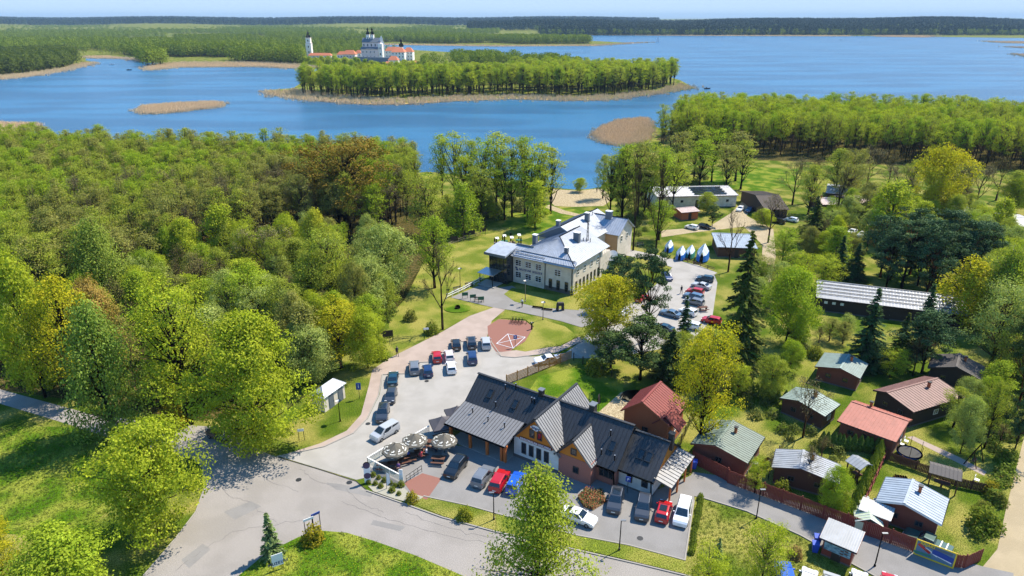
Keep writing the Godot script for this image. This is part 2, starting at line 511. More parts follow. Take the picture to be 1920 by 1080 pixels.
	sheet("gravel_bed", pv([-17.18, -67.01, -13.79, -67.71, -12.04, -65.73, -10.27, -65.06, -11.35, -63.84, -13.63, -64.68, -16.36, -66.02]), 0.07, M.stone_pale)
	sheet("lane", pv([21.29, -68.22, 22.32, -69.78, 25.07, -69.05, 33.12, -63.84, 39.74, -59.87, 44.43, -55.87, 47.83, -54.24, 50.46, -53.3, 48.82, -50.9, 38.36, -50.77, 34.85, -54.38, 31.07, -58.62, 26.55, -62.47, 22.2, -64.77, 21.2, -65.25]), 0.045, M.lot_asphalt)
	sheet("gravel_road", pv([70.37, -79.8, 62.4, -70.32, 55.81, -62.47, 51.05, -56.64, 47.65, -53.95, 44.17, -47.73, 54.59, -47.73, 84.63, -85.32]), 0.03, M.gravel)
	sheet("track", pv([21.9, -158.9, 25.95, -158.06, 33.94, -152.44, 42.1, -145, 44.95, -140.16, 42.49, -137.52, 36.02, -143.59, 31.89, -148.27, 24.1, -154.01]), 0.055, M.paving)
	sheet("track", pv([52.33, -134.34, 61.56, -159.74, 62.07, -175.84, 47.19, -170.48, 38.01, -166.3, 39.25, -172.39, 52.79, -175.84, 62.48, -189.22, 71.14, -204.56, 72.85, -201.31, 66.15, -186.4, 69.03, -173.36, 61.94, -151.67, 54.58, -134.34]), 0.03, M.gravel)
	sheet("path", pv([9.14, -196.31, 11.15, -198.78, 15.45, -192.12, 21.05, -186.4, 20.53, -184.2, 13.72, -189.22]), 0.03, M.sand)
	sheet("garden_path", pv([52.59, -77.25, 53.58, -77.5, 56.95, -72.74, 58.43, -69.78, 57.62, -69.05, 55.8, -71.95]), 0.03, M.pink_paving)
	for a in [pv([-17.13, -66.12, -12.25, -63.74, -7.75, -61.5, -1.74, -59.2, 7.26, -56.33, 13.08, -54.45, 17.61, -52.88, 22.85, -50.9]), pv([-36.86, -52.95, -36.07, -58.22, -35.72, -62.47, -36.53, -66.71, -38.3, -70.32]), pv([-29.87, -72.85, -24.46, -75.06, -21.37, -78.12, -20.2, -81.66, -19.75, -88.16, -20.29, -94.33, -16.41, -94.68, -16.57, -98.23, -13.33, -98.6, -13.49, -101.63, -10.15, -102.02, -10.3, -106.05, -3.5, -106.26]), pv([-3.69, -106.26, -1.76, -100.48, 0.44, -100.1, 7.57, -102.02, 12.16, -106.26]), pv([-10.28, -65.15, -4.88, -63.47, -1.8, -62.2, 6.91, -58.71, 12.43, -57.18, 17.8, -55.04, 21.03, -64.3]), pv([22.22, -64.87, 26.58, -62.56, 31.1, -58.71, 34.89, -54.45, 37.98, -51.03])]:
		kerb(a)
	var jn := MB.new()
	var jp := pv([-29.87, -72.85, -23.74, -70.21, -18.77, -67.91, -17.32, -66.41])
	for k in 3:
		var jd := jp[k + 1] - jp[k]
		var jm := (jp[k] + jp[k + 1]) / 2
		jn.box(V(jm.x, 0.035 + 0.002 * k, jm.y), V(jd.length(), 0.012, 0.12), Basis(Vector3.UP, atan2(-jd.y, jd.x)))
	obj("expansion_joint", jn, M.black_plastic).set_meta("kind", "structure")
	# white disabled-bay marking
	var w := MB.new()
	var q: PackedVector2Array = pv([-2.65, -105.22, -0.75, -109.04, 2.33, -107.74, 0.18, -103.4])
	for e in [[0, 1], [1, 2], [2, 3], [3, 0], [0, 2], [1, 3]]:
		var d := q[e[1]] - q[e[0]]
		var mid := (q[e[0]] + q[e[1]]) / 2
		w.box(V(mid.x, 0.094 + 0.002 * e[0] + 0.004 * e[1], mid.y), V(d.length(), 0.008, 0.09), Basis(Vector3.UP, atan2(-d.y, d.x)))
	obj("bay_marking", w, M.paint_white).set_meta("kind", "structure")
	# wear on the asphalt: cracks, repaired patches, drain covers
	for a in [pv([-22.45, -67.71, -20.45, -67.41, -16.3, -65.73, -16.42, -65.06, -20.86, -66.41]), pv([-32.58, -62.47, -30.22, -64.3, -28.67, -63.38, -30.87, -61.15]), pv([-15.44, -61.15, -11.71, -60.03, -12.2, -59.36, -15.59, -60.37]), pv([-34.1, -55.12, -32.87, -57.42, -31.7, -56.64, -32.76, -53.95])]:
		sheet("asphalt_patch", a, 0.026, M.lot_asphalt)
	for a in [pv([-26.41, -70.32, -23.09, -67.71, -20.29, -66.71, -16.47, -63.38, -14.48, -62.47]), pv([-36.13, -68.22, -33.05, -65.25, -30.05, -63.84, -25.99, -60.72]), pv([-33.98, -53.66, -32.54, -56.64, -30.65, -59.03, -27.03, -60.29, -22.56, -61.15]), pv([-19.73, -64.3, -14.33, -61.58, -8.1, -59.03, -0.56, -56.64, 4.9, -54.38]), pv([-12.07, -62.47, -7.01, -59.87, -1.72, -58.22]), pv([-32.74, -71.4, -29.67, -68.22, -25.22, -66.22])]:
		var ck := MB.new()
		for k in a.size() - 1:
			var n := 7
			var was: Vector2 = a[k]
			for i in n:
				var to: Vector2 = a[k].lerp(a[k + 1], (i + 1.0) / n) + Vector2(rng.randfn(), rng.randfn()) * 0.14
				var dd := to - was
				ck.box(V((was.x + to.x) / 2, 0.022 + 0.0015 * (i % 3), (was.y + to.y) / 2), V(dd.length() + 0.02, 0.006, rng.randf_range(0.03, 0.07)), Basis(Vector3.UP, atan2(-dd.y, dd.x)))
				was = to
		var co := obj("asphalt_crack", ck, M.tar)
		co.set_meta("kind", "structure")
	for p in [Vector2(-19.82, -80.46), Vector2(-19.56, -67.71), Vector2(-13.12, -92.31), Vector2(-25.8, -68.22), Vector2(13.74, -58.22), Vector2(2.31, -59.03)]:
		var dc := MB.new()
		dc.tube(V(p.x, 0.0, p.y), V(p.x, 0.062, p.y), 0.34, 0.34, 14)
		obj("drain_cover", dc, M.metal_dark).set_meta("kind", "structure")
	# reed beds
	for a in [[pv([-225.65, -421.95, -232.48, -443.27, -218.86, -457.68, -198.24, -466.76, -187.25, -457.68, -184.2, -440.5, -197.03, -416.92, -208.19, -407.2, -217.16, -409.59]), "beige reed islet alone on the open water"],
			[pv([-308.19, -372.27, -271.18, -368.31, -248.33, -364.42, -243.18, -351.4, -244.2, -340.92, -227.68, -320.12, -233.45, -314.2, -263.78, -315.66]), "reed bed beside the wooded shore"],
			[pv([39.07, -331.01, 44.58, -351.4, 57.96, -378.38, 75.46, -386.82, 69.12, -342.62, 60.69, -307.07, 46.8, -301.59, 40.63, -308.47]), "rounded reed bed in the bay beside the tall lakeside trees"],
			[pv([-206.44, -309.89, -181.72, -304.31, -159.8, -293.7, -154.52, -279.02, -187.94, -291.15]), "thin reed fringe before the dense wood"]]:
		reeds(a[0], a[1], 1.1, 1.7)

func reeds(pts: PackedVector2Array, label: String, step: float, tall: float) -> void:
	var core := Geometry2D.offset_polygon(pts, -step * 0.9)
	if core.size():
		sheet("reed_ground", core[0], -0.05, M.reed_ground, 0.5)
	if not stock.has("reed"):
		var r := MB.new()
		for k in 26:
			var a := rng.randf() * TAU
			var p := V(cos(a), 0, sin(a)) * rng.randf() * 0.75
			var d := V(rng.randfn() * 0.18, 1, rng.randfn() * 0.18)
			var x := V(cos(a * 3), 0, sin(a * 3)) * 0.05
			var g := rng.randf_range(0.75, 1.15)
			r.col = Color(0.7 * g, 0.55 * g, 0.35 * g)
			r.tri(p - x, p + x, p + d * rng.randf_range(0.7, 1.1))
		stock.reed = r.mesh(true)
		var m := mat("reed", Color.WHITE, 0.9)
		m.vertex_color_use_as_albedo = true
		m.cull_mode = BaseMaterial3D.CULL_DISABLED
	var at := fill(pts, step)
	for k in pts.size():
		var d := pts[(k + 1) % pts.size()] - pts[k]
		for q in int(d.length() / step * 1.2):
			at.append(pts[k] + d * rng.randf() + Vector2(rng.randfn(), rng.randfn()) * step * 1.3)
	scatter("reeds", label, "reeds", stock.reed, M.reed, at, tall * 0.7, tall * 1.2, -0.35)

func fill(pts: PackedVector2Array, step: float, jitter := 0.45) -> PackedVector2Array:
	var r := Rect2(pts[0], Vector2.ZERO)
	for p in pts:
		r = r.expand(p)
	var out := PackedVector2Array()
	var z := r.position.y
	var row := 0
	while z < r.end.y:
		var x := r.position.x + (row % 2) * step * 0.5
		while x < r.end.x:
			var p := Vector2(x + rng.randf_range(-jitter, jitter) * step, z + rng.randf_range(-jitter, jitter) * step)
			if Geometry2D.is_point_in_polygon(p, pts):
				out.append(p)
			x += step
		z += step * 0.87
		row += 1
	return out

func scatter(called: String, label: String, category: String, m: Mesh, material: Material, at: PackedVector2Array, lo: float, hi: float, y := 0.0, wide := 1.0, hilly := false) -> void:
	if at.is_empty():
		return
	var mm := MultiMesh.new()
	mm.transform_format = MultiMesh.TRANSFORM_3D
	mm.mesh = m
	mm.instance_count = at.size()
	for k in at.size():
		var s := rng.randf_range(lo, hi)
		var w := s * rng.randf_range(0.85, 1.15) * wide
		var yy: float = y + (ridge(at[k]) if hilly else 0.0)
		mm.set_instance_transform(k, Transform3D(Basis(Vector3.UP, rng.randf() * TAU).scaled(V(w, s, w)), V(at[k].x, yy, at[k].y)))
	var o := MultiMeshInstance3D.new()
	o.multimesh = mm
	o.material_override = material
	o.name = numbered(called)
	add_child(o)
	tag(o, label, category)
	o.set_meta("kind", "stuff")

func ridge(p: Vector2) -> float:
	# the rising ground beyond the lake
	var far := smoothstep(2350.0, 3100.0, -p.y)
	var bump := exp(-pow((p.x / -p.y - 0.52) / 0.13, 2.0)) * 13.0
	return far * (16.0 + bump + 5.0 * sin(p.x / -p.y * 23.0)) + smoothstep(3500.0, 6500.0, -p.y) * 16.0

func far_shores() -> void:
	var main := pv([-889.15, -637.55, -475.16, -660.84, -470.44, -699.05, -475.41, -749.43, -502.75, -844.6, -520.69, -896.1, -559.31, -941.94, -628.63, -1063.95, -544.19, -1019.98, -482.4, -941.94, -434.28, -885.32, -411.74, -798.58, -405.01, -864.49, -312.17, -874.78, -245.85, -825.59, -211.95, -789.96, -199.75, -712.76, -181.09, -610.57, -173.72, -562.76, -189.18, -545.6, -185.77, -529.42, -148.16, -489.35, -97.88, -460.67, -69.91, -460.67, -39.95, -479.42, 0, -489.35, 36.32, -479.42, 65.8, -482.69, 105.6, -517.88, 144.91, -562.76, 150.58, -637.55, 146.36, -699.05, 126.85, -773.24, 79.45, -854.43, 28.32, -954.12, -49.35, -1111.79, -144.34, -1221.38, -305.08, -1379.45, -705.21, -1653.37, -856.81, -1617.76, -2213.42, -1617.76])
	sheet("peninsula", main, -0.02, M.grass, 0.5)
	sheet("peninsula", pv([-885.57, -1583.62, -766.01, -1653.37, -423.9, -1600.51, -228.29, -1550.89, -32.27, -1460.22, 175.47, -1489.26, 264.93, -1600.51, 203.38, -1729.46, -41.95, -1904.47, -159.8, -2179.48, -440.67, -2312.82, -779.64, -2312.82, -1148.84, -2060.55]), -0.06, M.grass, 0.5)
	var far := pv([-2261.54, -1653.37, -988.54, -1770.16, -927.27, -2005.79, -703.13, -2179.48, -617.17, -2634.67, -722.44, -3187.85, -442.78, -3187.85, -186.44, -2546.16, 73.35, -2504.08, 585.12, -2348.71, 1052.81, -2244.19, 1412.98, -2005.79, 2646.47, -1857.52])
	far.append_array(pv([9000, -12000, -9000, -12000]))
	sheet("far_shore", far, -0.1, M.grass, 0.4)
	# rising ground under the far woods
	var b := MB.new()
	for r in 16:
		for q in 64:
			var p: Array = []
			for e in [[0, 0], [1, 0], [1, 1], [0, 1]]:
				var z := -2330.0 * pow(1.13, r + e[1])
				var x: float = z * -1.05 * (q + e[0] - 32) / 32.0
				p.append(V(x, ridge(Vector2(x, z)) - 0.3, z))
			b.quad(p[0], p[1], p[2], p[3])
	obj("hills", b, M.grass).set_meta("kind", "structure")
	for a in [pv([-1389.24, -2463.36, -1409.45, -3059.51, -1208.1, -3059.51, -1044.04, -2546.16, -1086.65, -2179.48]), pv([-1917.62, -3646.19, -1566.06, -3829.53, -1337.47, -3327.34, -1654.61, -3187.85]), pv([-1118.61, -2831.35, -894.89, -3059.51, -799.01, -2729.5, -988.11, -2546.16]), pv([-1559.28, -2312.82, -1600.77, -2634.67, -1415.74, -2385.73, -1375.59, -2060.55]), pv([-90.39, -757.21, -54.13, -807.39, -14.72, -789.96, -10.86, -727, -53.27, -712.76]), pv([-263.2, -885.32, -248.58, -930.05, -219.95, -844.6, -239.7, -825.59])]:
		sheet("field", a, 0.4, M.lush_grass)
	# pale reed belts along the shores
	for a in [[pv([-189.12, -533.38, -165.72, -549.79, -140.8, -517.88, -96.3, -489.35, -73.11, -482.69, -37.79, -499.69, 0, -506.82, 37.54, -496.2, 68.49, -503.23, 109.43, -537.39, 140.95, -595.42, 144.91, -562.76, 104.87, -514.14, 64.95, -476.19, 35.85, -473.01, 0, -482.69, -39.19, -469.87, -68.63, -451.81, -96.08, -451.81, -145.27, -479.42, -177.43, -510.46]), "reed belt round the wooded monastery peninsula", 3.0],
			[pv([-492.6, -685.85, -484.01, -719.81, -490.11, -773.24, -526.41, -885.32, -518.02, -896.1, -491.7, -825.59, -466.09, -734.33, -457.61, -679.43, -462.87, -643.22, -531.8, -610.57, -564.17, -648.99]), "reed belt below the rounded wooded bank of the inlet", 3.0],
			[pv([-405.5, -781.51, -424.3, -864.49, -412.82, -896.1, -323.45, -907.15, -254.23, -854.43, -216.51, -807.39, -233.04, -781.51, -291.81, -816.39, -372.87, -807.39, -384.17, -757.21]), "reed spit beside the monastery bay", 3.2],
			[pv([-614.47, -1034.23, -590.38, -1048.88, -495.59, -954.12, -439.45, -896.1, -464.97, -907.15, -530.25, -979.44, -585.06, -992.6]), "reeds at the narrow boat landing inlet", 3.2],
			[pv([-541.64, -1600.51, -225.98, -1535.01, -32.27, -1460.22, 175.47, -1489.26, 267.75, -1617.76, 322.21, -1653.37, 168.85, -1432.28, -31.07, -1405.38, -217.21, -1474.6, -525.06, -1550.89]), "reed belt at the long low spit beyond the monastery", 6.0],
			[pv([-55.93, -2546.16, 594.26, -2385.73, 1068.52, -2277.99, 1022.73, -2179.48, 559.31, -2244.19, -52.43, -2385.73]), "reed line under the far forested shore", 9.0],
			[pv([1118.61, -2277.99, 1273.5, -2348.71, 1305.05, -2211.36, 1179.08, -2060.55, 1071.35, -2148.49]), "thin reed bank before the far forest hill", 7.0],
			[pv([1112.26, -1729.46, 1205.62, -1690.57, 1237.61, -1617.76, 1163.36, -1519.46, 1083.29, -1600.51]), "reed bank carrying a lone round willow", 6.0],
			[pv([770.69, -1111.79, 794.38, -1095.38, 819.27, -1063.95, 755.43, -979.44, 735.53, -1034.23]), "reed point below the lone willow islet", 4.0],
			[pv([944.15, -1392.3, 986.41, -1379.45, 1010.68, -1330.33, 947.98, -1284.53]), "narrow reed strip between two reed points", 5.0]]:
		reeds(a[0], a[1], a[2], 2.2)


func rnd_dir() -> Vector3:
	var y := rng.randf_range(-1, 1)
	var a := rng.randf() * TAU
	var r := sqrt(1 - y * y)
	return V(r * cos(a), y, r * sin(a))

func profile(kind: String, t: float) -> float:
	match kind:
		"pyramid": return 0.16 + 0.84 * pow(1.0 - t, 0.8)
		"round": return pow(sin(PI * (0.10 + 0.84 * t)), 0.6)
		"egg": return pow(sin(PI * (0.06 + 0.90 * pow(t, 0.8))), 0.75)
		"tall": return 0.35 + 0.65 * pow(sin(PI * (0.08 + 0.86 * t)), 0.7)
		"column": return pow(sin(PI * (0.15 + 0.8 * pow(t, 0.7))), 0.5)
		"cone": return 1.02 - t
		"vase": return pow(sin(PI * (0.05 + 0.80 * pow(t, 1.3))), 0.7)
	return 1.0

func bole(b: MB, h: float, r: float, lean := 0.02, up := 0.85, sides := 7) -> Array:
	var pts := [V(0, -0.25, 0)]
	var n := 6
	for k in n:
		var t := (k + 1.0) / n
		pts.append(V(rng.randfn() * lean * h * t, h * up * t, rng.randfn() * lean * h * t))
	for k in n:
		var r0 := r * (1.0 - 0.86 * k / n) * (1.25 if k == 0 else 1.0)
		b.tube(pts[k], pts[k + 1], r0, r * (1.0 - 0.86 * (k + 1.0) / n), sides, k == n - 1)
	return pts

func leafy(o: Dictionary) -> Dictionary:
	# a broadleaf: trunk with limbs, crown of leaf clumps; o.h and o.w in metres
	var h: float = o.h
	var tr := MB.new()
	var cr := MB.new()
	var spine := bole(tr, h, o.get("r", h * 0.016), o.get("lean", 0.012))
	var cb: float = o.cb * h
	var c1: Color = o.c1
	var c2: Color = o.c2
	var ph := [rng.randf() * TAU, rng.randf() * TAU, rng.randf() * TAU]
	for k in int(o.n):
		var t := pow((k + rng.randf()) / o.n, o.get("bias", 0.85))
		var rr: float = o.w * 0.5 * profile(o.shape, t)
		var a := rng.randf() * TAU
		var out := sqrt(rng.randf_range(0.06, 1.0))
		rr *= 0.92 + 0.2 * sin(2.0 * a + ph[0] + t * 4.0) + 0.16 * sin(3.0 * a + ph[1] - t * 7.0) + 0.1 * sin(9.0 * t + ph[2])
		var cen := V(cos(a) * rr * out, cb + (h - cb) * t * 0.97, sin(a) * rr * out)
		var rc: float = o.rc * rng.randf_range(0.65, 1.25)
		if k % int(o.get("limb", 3)) == 0:
			var from: Vector3 = spine[clampi(int((cen.y / h) * 6.0 - 0.6), 1, 6)]
			var mid := from.lerp(cen, 0.5) + V(0, -0.04 * h * rng.randf(), 0)
			tr.tube(from, mid, h * 0.0055, h * 0.0035, 4, false)
			tr.tube(mid, cen, h * 0.0035, h * 0.0012, 4, false)
		var hue := rng.randf()
		var lit := rng.randf_range(0.8, 1.2)
		var flat := V(cen.x, 0, cen.z).normalized()
		for j in int(o.m * rng.randf_range(0.6, 1.35)):
			var d := rnd_dir()
			var p: Vector3 = cen + d * rc * sqrt(rng.randf_range(0.15, 1.0)) * V(1.0, o.get("squash", 0.7), 1.0)
			if o.has("hang"):
				p.y -= rng.randf() * o.hang * (0.4 + out)
			var nn := (d * 0.7 + flat * 0.35 + V(0, 0.45, 0) + rnd_dir() * 0.75).normalized()
			var g := lit * rng.randf_range(0.8, 1.2)
			var q := c1.lerp(c2, clampf(hue * 0.7 + rng.randf() * 0.3, 0, 1))
			cr.col = Color(q.r * g, q.g * g, q.b * g)
			cr.leaf(p, nn, o.ls * rng.randf_range(0.7, 1.3), V(0, -1, 0) + rnd_dir() * 0.4 if o.has("hang") else rnd_dir())
	return {"trunk": tr.mesh(), "crown": cr.mesh(true), "h": h, "w": o.w}

func needle_tree(o: Dictionary) -> Dictionary:
	# a conifer of drooping whorls
	var h: float = o.h
	var tr := MB.new()
	var cr := MB.new()
	bole(tr, h, h * 0.014, 0.003, 0.97)
	var n: int = o.n
	for k in n:
		var t := (k + 0.5) / n
		var y: float = h * (o.cb + (0.99 - o.cb) * t)
		var rad: float = o.w * 0.5 * pow(1.0 - t, 0.85) + 0.12
		for q in int(lerpf(9, 4, t)):
			if rng.randf() < o.get("gap", 0.0):
				continue
			var a := rng.randf() * TAU
			var len_ := rad * rng.randf_range(0.7, 1.12)
			var d := V(cos(a), 0, sin(a))
			var tip := V(0, y, 0) + d * len_ + V(0, -len_ * o.droop * rng.randf_range(0.7, 1.3), 0)
			tr.tube(V(0, y, 0), tip, 0.03, 0.01, 3, false)
			var g := rng.randf_range(0.7, 1.25)
			var steps := int(maxf(3, len_ / o.ls * 2.2))
			for j in steps:
				var f := (j + 0.7) / steps
				var p := V(0, y, 0).lerp(tip, f)
				var side := d.cross(Vector3.UP)
				for e in [-1, 0, 1]:
					var c: Color = o.c1.lerp(o.c2, rng.randf())
					cr.col = Color(c.r * g, c.g * g, c.b * g)
					var off: Vector3 = side * e * o.ls * 0.5 * (1.15 - f * 0.7) + V(0, -0.12 * absi(e) * o.ls - rng.randf() * 0.15 * o.ls, 0)
					cr.leaf(p + off, (V(0, 1, 0) + rnd_dir() * 0.6 + d * 0.25).normalized(), o.ls * rng.randf_range(0.7, 1.2), d + side * e * 0.7 + V(0, -0.35, 0))
	return {"trunk": tr.mesh(), "crown": cr.mesh(true), "h": h, "w": o.w}

func twigs(b: MB, at: Vector3, dir: Vector3, len_: float, r: float, depth: int, tips: Array) -> void:
	var to := at + dir * len_
	b.tube(at, to, r, r * 0.7, 5 if depth > 2 else 3, false)
	if depth == 0:
		tips.append(to)
		return
	for k in (3 if depth > 1 else 4):
		var d := (dir + rnd_dir() * 0.62 + V(0, 0.16, 0)).normalized()
		twigs(b, to if k < 2 else at.lerp(to, rng.randf_range(0.45, 0.95)), d, len_ * rng.randf_range(0.62, 0.86), r * 0.58, depth - 1, tips)

func bare(h: float, w: float, buds: Color, nb: int, depth := 5) -> Dictionary:
	# a tree still in bud: branching limbs and a thin veil of small buds
	var tr := MB.new()
	var cr := MB.new()
	var tips := []
	tr.tube(V(0, -0.2, 0), V(0, h * 0.28, 0), h * 0.018, h * 0.013, 7, false)
	twigs(tr, V(0, h * 0.28, 0), V(0, 1, 0), h * 0.21, h * 0.0125, depth, tips)
	twigs(tr, V(0, h * 0.22, 0), V(0.5, 0.8, 0.2).normalized(), h * 0.17, h * 0.007, depth - 1, tips)
	twigs(tr, V(0, h * 0.25, 0), V(-0.5, 0.8, -0.1).normalized(), h * 0.17, h * 0.007, depth - 1, tips)
	for t in tips:
		for k in nb:
			var g := rng.randf_range(0.75, 1.25)
			cr.col = Color(buds.r * g, buds.g * g, buds.b * g)
			cr.leaf(t + rnd_dir() * h * 0.035, rnd_dir(), h * 0.014 * rng.randf_range(0.7, 1.3), rnd_dir())
	if tips.is_empty() or nb == 0:
		cr.leaf(V(0, h * 0.9, 0), Vector3.UP, 0.05, Vector3.RIGHT)
	return {"trunk": tr.mesh(), "crown": cr.mesh(true), "h": h, "w": w}

func bush(w: float, h: float, n: int, ls: float, c1: Color, c2: Color) -> ArrayMesh:
	var cr := MB.new()
	for k in n:
		var d := rnd_dir()
		d.y = absf(d.y)
		var lump := 1.0 + 0.16 * sin(d.x * 7) * sin(d.z * 6 + 1.3) + 0.1 * sin(d.y * 9)
		var p := d * V(w / 2, h, w / 2) * lump * sqrt(rng.randf_range(0.35, 1.0))
		var g := rng.randf_range(0.72, 1.25)
		var q := c1.lerp(c2, rng.randf())
		cr.col = Color(q.r * g, q.g * g, q.b * g)
		cr.leaf(p, (d + V(0, 0.4, 0) + rnd_dir() * 0.8).normalized(), ls * rng.randf_range(0.7, 1.3), rnd_dir())
	for k in 5:
		var a := TAU * k / 5
		cr.col = Color(0.2, 0.16, 0.1)
		cr.tube(V(0, -0.1, 0), V(cos(a) * w * 0.25, h * 0.7, sin(a) * w * 0.25), 0.04, 0.015, 4, false)
	return cr.mesh(true)

func plant(sp: Dictionary, called: String, x: float, z: float, h: float, w: float, label: String, leaves: Material, bark: Material, group := "", cat := "tree") -> void:
	var o := thing(called, label, cat, V(x, 0, z), rng.randf() * TAU, group)
	var s: float = w / sp.w
	o.scale = V(s, h / sp.h, s)
	obj("trunk", sp.trunk, bark, o)
	obj("crown", sp.crown, leaves, o)

func trees() -> void:
	# leaf colours, linear
	var lime := leafmat("leaf_lime", Color(1.1, 1.08, 1), 0.95)
	leafmat("leaf_fresh", Color(0.88, 0.98, 0.9), 0.9)
	leafmat("leaf_gold", Color(1.4, 1.1, 0.7), 0.95)
	leafmat("leaf_olive", Color(0.95, 0.92, 1.5), 0.95)
	leafmat("leaf_dull", Color(0.84, 0.72, 2.2), 0.85)
	leafmat("leaf_grey", Color(1.0, 1.0, 3.2), 0.8)
	leafmat("leaf_rust", Color(1.1, 0.66, 2.0), 0.5)
	leafmat("leaf_bronze", Color(1.15, 1.0, 0.9), 0.45)
	leafmat("needle", Color(1.8, 1.75, 1.4), 0.35)
	leafmat("needle_blue", Color(1.9, 1.85, 1.6), 0.35)
	leafmat("needle_olive", Color(2.1, 1.8, 1.0), 0.3)
	leafmat("needle_lime", Color(3.4, 2.6, 1.2), 0.35)
	leafmat("bud", Color(1, 1, 1), 0.3)
	leafmat("leaf_far", Color(1.45, 1.4, 1.0), 0.6)
	leafmat("leaf_wood", Color(1, 1, 1), 0.2)
	var a1 := Color(0.26, 0.34, 0.026)
	var a2 := Color(0.45, 0.50, 0.045)
	var sp := {}
	sp.maple = leafy({h = 11.0, w = 10.0, cb = 0.14, shape = "round", n = 190, m = 105, rc = 1.35, ls = 0.25, c1 = a1, c2 = a2})
	sp.maple_b = leafy({h = 11.0, w = 9.0, cb = 0.12, shape = "egg", n = 190, m = 100, rc = 1.3, ls = 0.25, c1 = a1, c2 = a2})
	sp.linden = leafy({h = 12.0, w = 10.0, cb = 0.06, shape = "egg", n = 240, m = 130, rc = 1.15, ls = 0.23, c1 = a1, c2 = a2})
	sp.loose = leafy({h = 14.0, w = 8.0, cb = 0.22, shape = "tall", n = 150, m = 62, rc = 1.1, ls = 0.22, c1 = a1, c2 = a2, limb = 2})
	sp.loose_b = leafy({h = 14.0, w = 7.0, cb = 0.28, shape = "egg", n = 130, m = 52, rc = 1.1, ls = 0.22, c1 = a1, c2 = a2, limb = 2})
	sp.column = leafy({h = 12.0, w = 5.0, cb = 0.08, shape = "column", n = 110, m = 75, rc = 0.95, ls = 0.26, c1 = a1, c2 = a2})
	sp.birch = leafy({h = 13.0, w = 8.0, cb = 0.10, shape = "pyramid", n = 230, m = 72, rc = 0.95, ls = 0.19, squash = 1.0, hang = 1.7, c1 = Color(0.22, 0.30, 0.03), c2 = Color(0.38, 0.44, 0.05), limb = 2, r = 0.18})
	sp.birch_b = leafy({h = 13.0, w = 6.5, cb = 0.12, shape = "column", n = 130, m = 55, rc = 0.75, ls = 0.30, squash = 1.0, hang = 2.2, c1 = a1, c2 = a2, limb = 3, r = 0.18})
	sp.willow = leafy({h = 16.0, w = 9.0, cb = 0.10, shape = "egg", n = 190, m = 75, rc = 1.1, ls = 0.28, squash = 1.2, hang = 2.6, c1 = Color(0.20, 0.27, 0.045), c2 = Color(0.34, 0.42, 0.085), r = 0.3})
	sp.oak = leafy({h = 20.0, w = 19.0, cb = 0.25, shape = "vase", n = 170, m = 75, rc = 1.7, ls = 0.36, c1 = Color(0.15, 0.13, 0.02), c2 = Color(0.24, 0.18, 0.03), limb = 1, r = 0.55, lean = 0.02})
	for k in 4:
		sp["alder%d" % k] = leafy({h = 19.0, w = 6.5 + k * 0.4, cb = 0.36 + 0.04 * (k % 3), shape = ["egg", "tall", "egg", "vase"][k], n = 80, m = 34 + 4 * k, rc = 1.25, ls = 0.30, squash = 0.6, c1 = a1, c2 = a2, limb = 2, r = 0.2})
	sp.spruce = needle_tree({h = 14.0, w = 6.0, cb = 0.05, n = 46, droop = 0.28, ls = 0.42, c1 = Color(0.018, 0.04, 0.014), c2 = Color(0.045, 0.085, 0.03)})
	sp.spruce_b = needle_tree({h = 17.0, w = 7.5, cb = 0.08, n = 46, droop = 0.42, ls = 0.5, gap = 0.22, c1 = Color(0.022, 0.04, 0.012), c2 = Color(0.06, 0.085, 0.025)})
	sp.larch = needle_tree({h = 12.0, w = 6.0, cb = 0.04, n = 46, droop = 0.1, ls = 0.4, c1 = Color(0.07, 0.13, 0.03), c2 = Color(0.12, 0.2, 0.05)})
	sp.sapling = needle_tree({h = 4.0, w = 2.4, cb = 0.04, n = 26, droop = 0.3, ls = 0.26, gap = 0.15, c1 = Color(0.08, 0.13, 0.05), c2 = Color(0.15, 0.2, 0.09)})
	sp.pine = leafy({h = 14.0, w = 7.0, cb = 0.38, shape = "tall", n = 60, m = 120, rc = 0.95, ls = 0.3, squash = 0.45, c1 = Color(0.022, 0.045, 0.018), c2 = Color(0.06, 0.095, 0.04), limb = 1, r = 0.2})
	sp.pine_b = leafy({h = 13.0, w = 8.5, cb = 0.28, shape = "round", n = 70, m = 110, rc = 1.0, ls = 0.32, squash = 0.5, c1 = Color(0.02, 0.042, 0.02), c2 = Color(0.05, 0.085, 0.04), limb = 1, r = 0.2})
	sp.bare = bare(13.0, 9.0, Color(0.2, 0.17, 0.06), 2)
	sp.bare_b = bare(14.0, 8.0, Color(0.24, 0.21, 0.10), 3)
	sp.slim_bare = bare(16.0, 5.5, Color(0.14, 0.13, 0.05), 1, 4)
	sp.slim_bare.w = 9.0

	var far_tree := MB.new()
	for k in 150:
		var t := pow(rng.randf(), 0.8)
		var a := rng.randf() * TAU
		var rr := 0.46 * profile("tall", t) * sqrt(rng.randf_range(0.25, 1.0))
		var g := rng.randf_range(0.7, 1.25)
		far_tree.col = Color(0.13 * g, 0.18 * g, 0.022 * g)
		far_tree.leaf(V(cos(a) * rr, 0.12 + 0.88 * t, sin(a) * rr), (V(cos(a), 0.6, sin(a)) + rnd_dir() * 0.7).normalized(), 0.12, rnd_dir())
	far_tree.col = Color(0.06, 0.05, 0.04)
	far_tree.tube(V(0, 0, 0), V(0, 0.7, 0), 0.02, 0.008, 4, false)
	var far_mesh := far_tree.mesh(true)
	var far_fir := MB.new()
